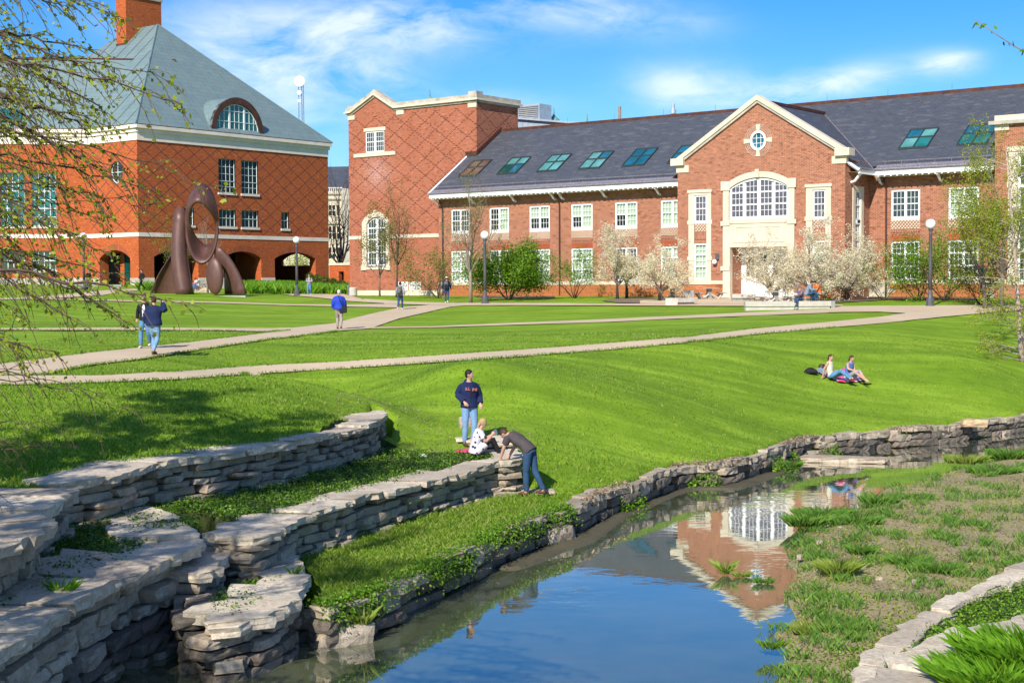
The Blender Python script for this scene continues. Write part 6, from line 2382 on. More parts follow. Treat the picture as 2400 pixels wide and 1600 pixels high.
# big bare tree in the gap and the one seen through the passage
plant_tree('bare_tree', 'dark bare tree in the gap between the two brick buildings', 'tree', 799, 640, 185, 13.5, 71, 'bark_dark', None, 0, .1, .3, 7, .55, .2, .15, 6, 3, .25, 'nearly bare young trees', ground=4.0)
plant_tree('shrub', 'sunlit yellow-green shrub beyond the passage arch', 'shrub', 705, 640, 200, 6.5, 72, 'bark_dark', 'leaf_spring', 5000, .2, 0, 9, .8, .1, .2, 5, 3, .1, 'shrubs beyond the arch', multi=True, jit=.4, ground=4.4)

# hedge and day lily bed
hd = thing('clipped_hedge', 'rounded olive hedge in front of the low garden wall', 'hedge', G(770, 680))
hp = []
A_, B_ = G(722, 681), G(812, 686)
for i in range(16000):
    t_ = rs.rand()
    c = A_ * (1 - t_) + B_ * t_
    hgt = 1.55 * (1 - .45 * t_)
    a = rs.uniform(-1, 1)
    th = math.acos(min(1, abs(a)))
    ph = rs.rand() * math.pi
    rr = rs.uniform(.8, 1.06)
    hp.append(c + np.array([rs.normal(0, .1), math.cos(ph) * 1.3 * rr, hgt * math.sin(ph) * rr + .1 + .12 * math.sin(t_ * 30)]))
leaves('foliage', np.array(hp), .13, 'leaf_hedge', rs, hd, kind='stuff')
mb = MB()
mb.tube([A_ + [0, 0, .3], (A_ + B_) / 2 + [0, 0, .25], B_ + [0, 0, .2]], [(.7, .8), (.6, .6), (.5, .4)], 12, lat=(0, 1, 0))
mb.build('inner_branches', 'bark_dark', hd)
lily = []
corners = [G(574, 688.5), G(822, 690), G(822, 672), G(574, 667)]
for i in range(5200):
    s_, t_ = rs.rand(), rs.rand()
    q = (corners[0] * (1 - s_) + corners[1] * s_) * (1 - t_) + (corners[3] * (1 - s_) + corners[2] * s_) * t_
    lily.append((q[0], q[1], lz(q[0], q[1])))
lily = np.array(lily)
Q_ = np.repeat(lily, 4, 0) + rs.normal(0, .05, (len(lily) * 4, 3)) * [1, 1, 0]
blades('day_lily_bed', Q_, .85, .09, .6, 'leaf_lily', rs)
c2_ = [G(322, 680), G(372, 682), G(372, 672), G(322, 671)]
Q_ = []
for i in range(700):
    s_, t_ = rs.rand(), rs.rand()
    q = (c2_[0] * (1 - s_) + c2_[1] * s_) * (1 - t_) + (c2_[3] * (1 - s_) + c2_[2] * s_) * t_
    Q_.append((q[0], q[1], lz(q[0], q[1])))
blades('day_lily_bed', np.array(Q_), .6, .09, .6, 'leaf_lily', rs)

# river birch at the right edge
bt = thing('birch_tree', 'pale barked birch with thin yellow-green leaves at the right edge of the lawn', 'tree', G(2398, 848))
bp = np.array(bt.location)
t_ = Tree(81)
for dx, pts in ((0, [(0, 0, -.1), (-.12, 0, .9), (-.22, .0, 2.4), (-.32, .1, 4.2), (-.5, .2, 6.4), (-.7, .2, 8.6)]), (1, [(.15, 0, -.1), (.45, .1, 1.4), (.7, .2, 3.6), (1.1, .2, 6.5), (1.3, .2, 8.5)])):
    P_ = [bp + np.array(q) for q in pts]
    t_.trunk.tube(P_, [.14, .11, .09, .07, .05, .02][:len(P_)], 8)
    for i in range(1, len(P_)):
        for k in range(7 if i > 1 else 3):
            f = t_.rs.rand()
            q = P_[i - 1] * (1 - f) + P_[i] * f
            a = t_.rs.uniform(0, 2 * math.pi)
            t_.limb(q, (math.cos(a), math.sin(a) * .8, .35), (2.6 if i < 4 else 1.8) * t_.rs.uniform(.6, 1.1), .028, 2, 3, -.03, .14, 6, .5, 5, spread=.7)
t_.trunk.build('trunk', 'bark_birch', bt, smooth=True)
t_.wood.build('branches', 'twig_pale', bt, kind='stuff')
C_ = np.array(t_.pts)
idx = t_.rs.randint(0, len(C_), 19000)
leaves('crown', C_[idx] + t_.rs.normal(0, .08, (19000, 3)), .07, 'leaf_spring', t_.rs, bt, kind='stuff', flat=.1)

# near birch whose branches hang into the picture from the left
nb = thing('birch_tree', 'nearest birch whose fine leafy branches reach in across the left of the picture', 'tree', (-8.6, 11.5, 2.1))
t_ = Tree(91)
ground0 = gz(-8.6, 11.5)
base = np.array([-8.6, 11.5, ground0])
tp = [base + np.array(q) for q in ((0, 0, -.2), (.1, .1, 1.5), (.25, 0, 3.2), (.4, .2, 5.4), (.5, .2, 7.6), (.4, .3, 10.2), (.5, .3, 12.5))]
t_.trunk.tube(tp, [.17, .15, .13, .11, .09, .06, .02], 9)
tips = [(160, 25), (250, 15), (300, 45), (235, 130), (240, 175), (395, 182), (425, 243), (260, 300), (505, 440), (350, 480), (250, 520), (250, 590), (300, 652), (180, 560), (290, 400), (205, 760), (120, 835), (215, 705), (65, 850), (430, 712), (225, 480), (180, 220), (140, 320), (90, 420), (130, 520), (70, 620), (100, 120), (60, 230), (150, 640), (250, 265), (360, 455), (40, 740), (30, 520), (40, 330)]
leafpts = []
rs_ = t_.rs


def hang(px, py, D, y0, r0=.016, twigs=1.0, ld=1.0, wood=t_.wood):
    tip = atD(px, py, D)
    st = atD(-260 + rs_.uniform(-30, 60), y0, D + rs_.uniform(-.4, .4))
    mid = (st + tip) / 2 + np.array([0, 0, rs_.uniform(.05, .22)])
    pts = []
    n = 16
    for i in range(n + 1):
        f = i / n
        q = st * (1 - f) ** 2 + mid * 2 * f * (1 - f) + tip * f * f
        q = q + rs_.normal(0, .012, 3)
        pts.append(q)
    wood.tube(pts, [r0 * (1 - .85 * i / n) for i in range(n + 1)], 4, cap=False)
    for i in range(4, n + 1):
        for s_ in range(int(2 * twigs + rs_.rand())):
            d = (pts[i] - pts[i - 1])
            d /= np.linalg.norm(d)
            sd = np.cross(d, rs_.normal(0, 1, 3))
            sd /= np.linalg.norm(sd)
            L = rs_.uniform(.12, .55) * (1.25 - i / n) + .06
            dd = d * .8 + sd * .55 + np.array([0, 0, -.12])
            dd /= np.linalg.norm(dd)
            tw = [pts[i] + dd * L * k / 4 + np.array([0, 0, -.03 * k * k * L]) + rs_.normal(0, .006, 3) for k in range(5)]
            wood.tube(tw, [.004, .0035, .003, .0025, .002], 3, cap=False)
            for k in range(1, 5):
                for _ in range(int(rs_.rand() * 3.1 * ld + .3)):
                    leafpts.append(tw[k] + rs_.normal(0, .018, 3))
        for _ in range(int(2 * ld)):
            leafpts.append(pts[i] + rs_.normal(0, .02, 3))


for k, (px, py) in enumerate(tips):
    D = rs_.uniform(9.5, 12.5)
    hang(px, py, D, py * .86 - 40 + rs_.uniform(-90, 60), r0=rs_.uniform(.010, .02), ld=1.05 if py < 650 else .8, twigs=.95)
# heavier limbs
for px, py, y0 in ((240, 400, 160), (200, 300, 180), (300, 760, 500), (220, 250, 60)):
    hang(px, py, 11, y0, r0=.03, ld=.9, twigs=.9)
# lower thin twigs over the stones
for px, py, y0 in ((300, 938, 830), (325, 965, 880), (180, 1050, 1090), (110, 1035, 1120), (50, 1025, 1130), (150, 1000, 1010)):
    hang(px, py, 10.5, y0, r0=.007, ld=.10, twigs=.35)
t_.trunk.build('trunk', 'bark_birch', nb, smooth=True)
for i in range(26):
    f = .35 + .6 * i / 26
    q = tp[min(5, int(f * 6))]
    a = rs_.uniform(0, 2 * math.pi)
    t_.limb(q + [0, 0, rs_.uniform(0, 1.2)], (math.cos(a), math.sin(a), .4), rs_.uniform(1.6, 3.4), .035, 2, 3, .02, .14, 6, .5, 5, spread=.7)
t_.wood.build('branches', 'twig_brown', nb, kind='stuff')
LP = np.array(leafpts)
leaves('crown', LP, .038, 'leaf_spring', rs_, nb, kind='stuff', flat=-1, asp=.75)
C_ = np.array(t_.pts)
C_ = C_[(C_[:, 0] < -.40 * C_[:, 1] - .3) | (C_[:, 2] > 5.3 + .21 * C_[:, 1])]
idx = rs_.randint(0, len(C_), 9000)
leaves('upper_crown', C_[idx] + rs_.normal(0, .08, (9000, 3)), .09, 'leaf_spring', rs_, nb, kind='stuff', flat=-1)


def shade_tree(x, y, H, R_, seed, n, label):
    z = gz(x, y)
    T = thing('birch_tree', label, 'tree', (x, y, z), 'birches along the left bank')
    tt = Tree(seed)
    tt.trunk.tube([np.array([x, y, z - .2]), np.array([x + .1, y, z + H * .5]), np.array([x, y, z + H * .9])], [.2, .14, .05], 8)
    for i in range(30):
        zz = z + H * (.3 + .6 * i / 30)
        a = tt.rs.uniform(0, 2 * math.pi)
        tt.limb((x, y, zz), (math.cos(a), math.sin(a), .35), R_ * tt.rs.uniform(.6, 1.1), .05, 2, 3, .02, .14, 6, .5, 5, spread=.7)
    tt.trunk.build('trunk', 'bark_birch', T, smooth=True)
    tt.wood.build('branches', 'twig_brown', T, kind='stuff')
    C = np.array(tt.pts)
    C = C[(C[:, 0] < -.375 * C[:, 1] - .2) | (C[:, 2] > 5.3 + .205 * C[:, 1])]
    i_ = tt.rs.randint(0, len(C), n)
    leaves('crown', C[i_] + tt.rs.normal(0, .12, (n, 3)), .14, 'leaf_spring', tt.rs, T, kind='stuff', flat=-1)


shade_tree(-11.3, 17.0, 12.5, 3.8, 92, 32000, 'second birch outside the left edge, its shade falling across the upper stone wall')
shade_tree(-12.5, 6.0, 13, 3.8, 93, 15000, 'birch behind the viewer on the left bank shading the near walls')
shade_tree(-7.8, 4.5, 11, 3.2, 94, 17000, 'birch close to the bridge end shading the water outlet')

# twig hanging in at the top right, part of a tree beside the bridge
rb_ = thing('birch_tree', 'birch beside the bridge with one leafy twig hanging in at the top right corner', 'tree', (7.6, 8.6, gz(7.6, 8.6)))
tt = Tree(95)
b0 = np.array(rb_.location)
tt.trunk.tube([b0, b0 + [0, 0, 3.5], b0 + [-.3, 0, 6.8], b0 + [-.4, 0, 9.5]], [.16, .13, .09, .03], 8)
tw0 = b0 + [-.3, 0, 6.4]
D_ = 8.6
k1, k2, k3 = atD(2620, 230, D_), atD(2400, 128, D_), atD(2285, 44, D_)
pts = []
for i in range(13):
    f = i / 12
    pts.append(k1 * (1 - f) ** 2 + (k2 + [0, 0, -.02]) * 2 * f * (1 - f) + k3 * f * f)
tt.wood.tube([tw0] + pts, [.02] + [.007 - .0004 * i for i in range(13)], 5)
tt.trunk.build('trunk', 'bark_birch', rb_, smooth=True)
tt.wood.build('branches', 'twig_pale', rb_, kind='stuff')
lp = []
for i in range(3, 13):
    for _ in range(2):
        lp.append(pts[i] + tt.rs.normal(0, .02, 3))
leaves('crown', np.array(lp), .055, 'leaf_shrub', tt.rs, rb_, kind='stuff', flat=-1, asp=.55)
# ------------------------------------------------------------------ street furniture


def lamp(px, py, D, label, H=4.7):
    p = atD(px, py, D)
    z = lz(p[0], p[1])
    p[2] = z
    T = thing('street_lamp', label, 'street lamp', p, 'globe lamps on the lawns')
    mb = MB()
    mb.lathe(p, [(.25, -.1), (.25, .12), (.22, .14), (.22, .38), (.16, .46), (.125, .62), (.105, .9)], 8)
    mb.build('base', 'lamp_metal', T)
    mb = MB()
    mb.lathe(p, [(.105, .9), (.10, 2.2), (.085, H - .85), (.11, H - .80), (.085, H - .74), (.10, H - .62), (.14, H - .56), (.15, H - .52)], 12)
    mb.build('pole', 'lamp_metal', T, smooth=True)
    mb = MB()
    mb.ball(p + [0, 0, H - .27], .27, n=18, k=12)
    mb.build('globe', 'globe_glass', T, smooth=True)
    return T


lamp(1137, 710.6, 93.4, 'grey globe lamp between the bare tree and the dense green bush')
lamp(2180, 717.4, 78.2, 'dark globe lamp by the wide path at the right')
lamp(696, 693.6, 115, 'grey globe lamp in front of the day lilies')
lamp(197, 664, 118, 'globe lamp at the left with a bicycle leaning on it')


def box_thing(name, label, cat, parts, loc, group=None, rot=0.0):
    T = thing(name, label, cat, loc, group)
    for nm, mat, boxes in parts:
        mb = MB()
        c, s = math.cos(rot), math.sin(rot)
        for (x0, x1, y0, y1, z0, z1) in boxes:
            cx_, cy_ = (x0 + x1) / 2, (y0 + y1) / 2
            w_ = (cx_ * c - cy_ * s, cx_ * s + cy_ * c)
            mb.box((loc[0] + w_[0], loc[1] + w_[1], loc[2] + (z0 + z1) / 2), (c * (x1 - x0) / 2, s * (x1 - x0) / 2, 0), (-s * (y1 - y0) / 2, c * (y1 - y0) / 2, 0), (0, 0, (z1 - z0) / 2))
        o = mb.build(nm, mat, T)
        bv = o.modifiers.new('edge', 'BEVEL')
        bv.width = .012
        bv.segments = 1
    return T


def onl(px, py, D):
    p = atD(px, py, D)
    p[2] = lz(p[0], p[1]) + .02
    return p


BD = 78.5
bp_ = onl(1850, 715, BD)
box_thing('stone_bench', 'long low pale stone bench the student sits on', 'bench', [('seat', 'concrete', [(-2.42, 2.2, -.3, .35, .14, .42)]), ('foot', 'concrete', [(-2.4, 2.15, -.24, .33, -.15, .14)]), ('end_block', 'concrete_grey', [(2.2, 2.42, -.3, .35, -.15, .43)])], bp_)
b2 = onl(1574, 709, 86)
box_thing('stone_bench', 'stone bench with a white end in front of the speckled board', 'bench', [('end_block', 'concrete_pale', [(-.24, .24, -.3, .3, -.15, .44)]), ('seat', 'concrete', [(.24, 1.7, -.3, .3, .18, .44)]), ('foot', 'concrete_grey', [(.3, 1.5, -.2, .2, -.15, .18)])], b2, rot=.5)
b3 = onl(1742, 706, 90)
box_thing('stone_bench', 'grey shaded stone bench at the foot of the doorway pier', 'bench', [('seat', 'concrete', [(-.72, .72, -.3, .3, .2, .46)]), ('foot', 'concrete_grey', [(-.7, .7, -.22, .22, -.15, .2)])], b3)


def picnic(px, py, D, label, rot):
    p = onl(px, py, D)
    T = thing('picnic_table', label, 'picnic table', p, 'stone picnic tables by the entrance')
    c, s = math.cos(rot), math.sin(rot)

    def W(x, y, z):
        return (p[0] + x * c - y * s, p[1] + x * s + y * c, p[2] + z)

    def slab(nm, x0, x1, y0, y1, z0, z1, mat='concrete_grey'):
        mb = MB()
        mb.box(W((x0 + x1) / 2, (y0 + y1) / 2, (z0 + z1) / 2), (c * (x1 - x0) / 2, s * (x1 - x0) / 2, 0), (-s * (y1 - y0) / 2, c * (y1 - y0) / 2, 0), (0, 0, (z1 - z0) / 2))
        mb.build(nm, mat, T)
    slab('table_top', -.55, .55, -.4, .4, .70, .77)
    slab('pedestal', -.14, .14, -.14, .14, 0, .70)
    for sx_ in (-1, 1):
        slab('seat', sx_ * .86 - .24, sx_ * .86 + .24, -.45, .45, .40, .46)
        mb = MB()
        for sy in (-1, 1):
            mb.tube([W(sx_ * .1, sy * .2, .32), W(sx_ * .55, sy * .25, .04), W(sx_ * .86, sy * .25, .40)], [.07, .075, .07], 4)
        mb.build('leg', 'concrete', T)


picnic(1662, 698, 95, 'grey stone picnic table right of the speckled board', .2)
picnic(1576, 699, 95, 'shaded stone picnic table behind the white flowering tree', -.2)
picnic(1818, 702, 84.5, 'stone picnic table behind the trunk of the vase shaped flowering tree', .1)
q = onl(1614, 696, 93)
box_thing('granite_board', 'dark speckled square stone board beside the picnic table', 'stone board', [('board', 'concrete_grey', [(-.34, .34, -.06, .06, .1, .66)])], q)
q = onl(828, 693, 118)
T = thing('waste_bin', 'round pale concrete litter bin at the corner of the brick tower', 'litter bin', q)
mb = MB()
mb.lathe(q, [(.30, 0), (.33, .05), (.33, .62), (.30, .68), (.24, .70)], 14)
mb.build('body', 'concrete', T, smooth=False)
q = onl(816.5, 689, 119)
T = thing('bollard', 'thin grey bollard left of the round litter bin', 'bollard', q)
mb = MB()
mb.lathe(q, [(.07, 0), (.07, .7), (.1, .72), (.08, .84), (.02, .9)], 8)
mb.build('post', 'steel', T)
for k, (px, w_, lab) in enumerate(((22, 1.35, 'grey stone bench on two blocks furthest left'), (161, 1.1, 'grey stone bench on two blocks left of the lamp and bicycle'), (270, 1.2, 'grey stone bench on two blocks in front of the corner arch'))):
    p = atD(px, 661, 128)
    p[2] = lz(p[0], p[1])
    box_thing('stone_bench', lab, 'bench', [('seat', 'concrete_grey', [(-w_ / 2, w_ / 2, -.25, .25, .22, .42)]), ('foot', 'concrete_grey', [(-w_ * .35, -w_ * .12, -.2, .2, -.2, .22)]), ('foot', 'concrete_grey', [(w_ * .12, w_ * .35, -.2, .2, -.2, .22)])], p, 'grey stone benches by the left building')


def bicycle(label, p, ang, frame='steel', lean=.08):
    T = thing('bicycle', label, 'bicycle', p, 'parked bicycles')
    c, s = math.cos(ang), math.sin(ang)

    def W(x, z, y=0):
        yy = y + z * lean
        return np.array([p[0] + x * c - yy * s, p[1] + x * s + yy * c, p[2] + z])
    ax, az_ = W(1, 0) - W(0, 0), W(0, 1) - W(0, 0)
    for x in (-.52, .52):
        mb = MB()
        mb.ring(W(x, .35), ax, az_, .33, .02, 20, 5)
        wh = mb.build('wheel', 'rubber', T)
        mb = MB()
        for k in range(8):
            a = k * math.pi / 8
            mb.tube([W(x - .32 * math.cos(a), .35 - .32 * math.sin(a)), W(x + .32 * math.cos(a), .35 + .32 * math.sin(a))], .003, 3)
        mb.build('spokes', 'steel', wh)
    mb = MB()
    for a, b in (((-.52, .35), (-.05, .33)), ((-.52, .35), (-.2, .82)), ((-.05, .33), (-.22, .88)), ((-.05, .33), (.35, .78)), ((-.2, .80), (.35, .86)), ((.52, .35), (.33, .95))):
        mb.tube([W(*a), W(*b)], .018, 6)
    mb.build('frame', frame, T)
    mb = MB()
    mb.tube([W(.30, .98, -.25), W(.33, 1.0, 0), W(.30, .98, .25)], .014, 6)
    mb.build('handlebar', 'rubber', T)
    mb = MB()
    mb.ball(W(-.24, .92), .12, .07, .035, 8, 5)
    mb.build('saddle', 'black_cloth', T)
    return T


def gp_(px, py, D):
    p = atD(px, py, D)
    p[2] = lz(p[0], p[1])
    return p


bicycle('bicycle leaning against the left lamp', gp_(206, 664, 117.6), .1)
bicycle('blue bicycle parked behind the sculpture', gp_(461, 674, 128), .5, 'jeans_mid')
bicycle('second bicycle parked close to the blue one behind the sculpture', gp_(472, 673, 130), 1.0, 'orange_cloth')
# brick steps behind the sculpture
st0 = gp_(471, 680, 125)
T = thing('garden_steps', 'short flight of pinkish brick steps behind the sculpture', 'steps', st0)
for k in range(4):
    mb = MB()
    mb.bx(st0[0] - .7, st0[0] + .8, st0[1] + k * .35, st0[1] + .4 + k * .35, st0[2] - .3, st0[2] + .05 + k * .12)
    mb.build('step', 'path_concrete', T)

# ------------------------------------------------------------------ sculpture
SD = 108.0
s0 = atD(455, 689.5, SD)
s0[2] = lz(s0[0], s0[1]) - .03
SC = SD / FPX / 5.227
SCU = thing('steel_sculpture', 'tall rust brown steel sculpture of curved cylinder pieces on the lawn', 'sculpture', s0)


def sp(x, z, y=0.0):
    """zoomed sketch coordinates of the sculpture to metres"""
    return np.array([s0[0] + (x - 705) * SC, s0[1] + y, s0[2] + (1408 - z) * SC])


# leaning column: a tube cut off obliquely at the top
mb = MB()
pts, rad = [], []
for i in range(15):
    f = i / 14
    z = 1412 - (1412 - 440) * f
    x = 600 - 52 * f - 75 * math.sin(math.pi * f) * .6
    pts.append(sp(x, z, -.2 + .5 * f))
    rad.append(SC * (112 - 22 * f))
mb.tube(pts, rad, 24, lat=(1, 0, 0))
base_i = len(mb.v) - 24
for q_ in range(24):
    v = mb.v[base_i + q_]
    mb.v[base_i + q_] = (v[0], v[1], v[2] + SC * (55 - ((v[0] - pts[-1][0]) / SC) ** 2 * .008 - (v[1] - pts[-1][1]) / SC * .5))
mb.build('leaning_column', 'corten', SCU, smooth=True)


def solid(o, th):
    md = o.modifiers.new('plate', 'SOLIDIFY')
    md.thickness = th
    md.offset = 0
    return o


# great oval band
mb = MB()
n = 60
R1_, R2_ = [], []
for i in range(n):
    t_ = 2 * math.pi * i / n
    R1_.append(sp(818 + 200 * math.cos(t_) + 6 * math.sin(t_), 552 - 478 * math.sin(t_), -.25))
    R2_.append(sp(832 + 150 * math.cos(t_), 548 - 250 * math.sin(t_), -.25 - 1.5 * math.sin(t_)))
m_ = 5
for i in range(n):
    for k in range(m_ + 1):
        s_ = k / m_
        mb.v.append(tuple(R1_[i] * (1 - s_) + R2_[i] * s_ + np.array([0, -.22 * math.sin(math.pi * s_) * math.sin(2 * math.pi * i / n), 0])))
for i in range(n):
    for k in range(m_):
        a, b = i * (m_ + 1) + k, ((i + 1) % n) * (m_ + 1) + k
        mb.f.append((a, b, b + 1, a + 1))
        mb.uv.append([(0, 0)] * 4)
solid(mb.build('oval_ring', 'corten', SCU, smooth=True), .16)
# left fin: concave half shell
mb = MB()
nz_s = 20
prof_l = [(135, 1412), (165, 1340), (200, 1260), (240, 1180), (285, 1105), (330, 1040), (380, 965), (430, 895), (475, 845)]
for i in range(nz_s + 1):
    z = 1412 - (1412 - 848) * i / nz_s
    xl = np.interp(-z, [-p_[1] for p_ in prof_l], [p_[0] for p_ in prof_l])
    xr = 512 - 8 * i / nz_s
    for k in range(9):
        a = math.pi * (.08 + .84 * k / 8)
        x = (xl + xr) / 2 - (xr - xl) / 2 * math.cos(a) / math.cos(math.pi * .08)
        y = .35 + (xr - xl) * SC * .42 * math.sin(a)
        mb.v.append(tuple(sp(x, z, y)))
for i in range(nz_s):
    for k in range(8):
        a = i * 9 + k
        mb.f.append((a, a + 1, a + 10, a + 9))
        mb.uv.append([(0, 0)] * 4)
solid(mb.build('left_fin', 'corten', SCU, smooth=True), .06)
# right leg: convex shell with the dark hollow behind its edge
mb = MB()
inner = [(1178, 1408), (1165, 1340), (1140, 1260), (1110, 1180), (1075, 1110), (1040, 1085), (995, 1020), (960, 960), (965, 850)]
outer = [(1352, 1408), (1338, 1330), (1308, 1240), (1262, 1130), (1212, 1040), (1160, 960), (1110, 900), (1072, 860), (1020, 826)]
for (xi, zi), (xo, zo) in zip(inner, outer):
    for k in range(7):
        f = k / 6
        x, z = xi * (1 - f) + xo * f, zi * (1 - f) + zo * f
        mb.v.append(tuple(sp(x, z, .1 - .35 * math.sin(math.pi * f * .6 + .2))))
for i in range(8):
    for k in range(6):
        a = i * 7 + k
        mb.f.append((a, a + 1, a + 8, a + 7))
        mb.uv.append([(0, 0)] * 4)
solid(mb.build('right_fin', 'corten', SCU, smooth=True), .07)
mb = MB()
back_ = [(1050, 1408), (1050, 1300), (1050, 1200), (1058, 1120), (1080, 1086)]
inn = [(1190, 1408), (1175, 1300), (1148, 1200), (1110, 1120), (1082, 1086)]
for (xi, zi), (xo, zo) in zip(back_, inn):
    for k in range(5):
        f = k / 4
        mb.v.append(tuple(sp(xi * (1 - f) + xo * f, zi * (1 - f) + zo * f, .9 * (1 - f) + .05)))
for i in range(4):
    for k in range(4):
        a = i * 5 + k
        mb.f.append((a, a + 1, a + 6, a + 5))
        mb.uv.append([(0, 0)] * 4)
solid(mb.build('inner_shell', 'corten', SCU, smooth=True), .05)
# tilted disc
mb = MB()
cD = sp(985, 1182, -.75)
axd = np.array([.93, -.36, 0])
for k, (fy, fr_) in enumerate(((-.30, .02), (-.27, .5), (-.2, .8), (-.1, .96), (0, 1.0), (.08, .97), (.1, .0))):
    for i in range(32):
        t_ = 2 * math.pi * i / 32
        x = 114 * math.cos(t_) * fr_
        z = 228 * math.sin(t_) * fr_ - x * .12
        mb.v.append(tuple(cD + axd * x * SC * 1.05 + np.array([0, 0, z * SC]) + np.array([.36, .93, 0]) * fy))
for k in range(6):
    for i in range(32):
        a, b = k * 32 + i, k * 32 + (i + 1) % 32
        mb.f.append((a, b, b + 32, a + 32))
        mb.uv.append([(0, 0)] * 4)
mb.build('tilted_disc', 'corten', SCU, smooth=True)
pd = MB()
pd.bx(s0[0] - 3.6, s0[0] + 4.0, s0[1] - 1.0, s0[1] + 1.6, s0[2] - .5, s0[2] - .1)
o = pd.build('concrete_pad', 'concrete', SCU)

# ------------------------------------------------------------------ people


def remesh_build(mb, name, mat, parent, vox, smooth_it=2):
    me = bpy.data.meshes.new(name)
    og = org(parent)
    me.from_pydata([tuple(np.array(v) - og) for v in mb.v], [], mb.f)
    me.materials.append(MATS[mat])
    o = bpy.data.objects.new(name, me)
    COL.objects.link(o)
    md = o.modifiers.new('r', 'REMESH')
    md.mode = 'VOXEL'
    md.voxel_size = vox
    md.use_smooth_shade = True
    if smooth_it:
        s_ = o.modifiers.new('s', 'SMOOTH')
        s_.factor = .5
        s_.iterations = smooth_it
    dg = bpy.context.evaluated_depsgraph_get()
    me2 = bpy.data.meshes.new_from_object(o.evaluated_get(dg))
    o.modifiers.clear()
    o.data = me2
    me2.name = name
    bpy.data.meshes.remove(me)
    if not me2.materials:
        me2.materials.append(MATS[mat])
    o.parent = parent
    ORG[o.name] = og
    return o


STAND = dict(pel=(0, 0, .95), wai=(0, .0, 1.10), che=(0, .01, 1.30), sho=(0, 0, 1.46), nek=(0, .01, 1.53), hed=(0, .03, 1.67),
             sL=(-.175, 0, 1.41), sR=(.175, 0, 1.41), eL=(-.24, -.03, 1.15), eR=(.24, -.03, 1.17), wL=(-.23, .07, .93), wR=(.23, .07, .93),
             hL=(-.09, 0, .92), hR=(.09, 0, .92), kL=(-.10, .03, .50), kR=(.10, .03, .50), aL=(-.10, -.03, .09), aR=(.10, -.03, .09), look=(0, 1, 0))


def hand(mb, wr, el, side, curl=.5, sc_=1.0):
    d = wr - el
    d /= np.linalg.norm(d)
    lat = np.cross(d, [0, 1, 0])
    if np.linalg.norm(lat) < .2:
        lat = np.cross(d, [1, 0, 0])
    lat /= np.linalg.norm(lat)
    nrm = np.cross(lat, d)
    pal = wr + d * .075 * sc_
    mb.tube([wr - d * .01, wr + d * .04 * sc_, pal + d * .012], [(.026, .022), (.042, .018), (.040, .016)], 8, lat=lat)
    for k, (o_, ln) in enumerate(((-.03, .062), (-.010, .075), (.010, .070), (.029, .055))):
        b0 = pal + lat * o_ * sc_
        c1 = b0 + (d * math.cos(curl * .6) + nrm * math.sin(curl * .6)) * ln * .5
        c2_ = c1 + (d * math.cos(curl * 1.4) + nrm * math.sin(curl * 1.4)) * ln * .5
        mb.tube([b0 - d * .02, c1, c2_], [.0095, .0088, .0070], 5)
    tb = wr + d * .03 + lat * -.034 * side
    mb.tube([tb, tb + d * .03 - lat * .018 * side + nrm * .01, tb + d * .058 - lat * .016 * side + nrm * .018], [.012, .0105, .008], 5)


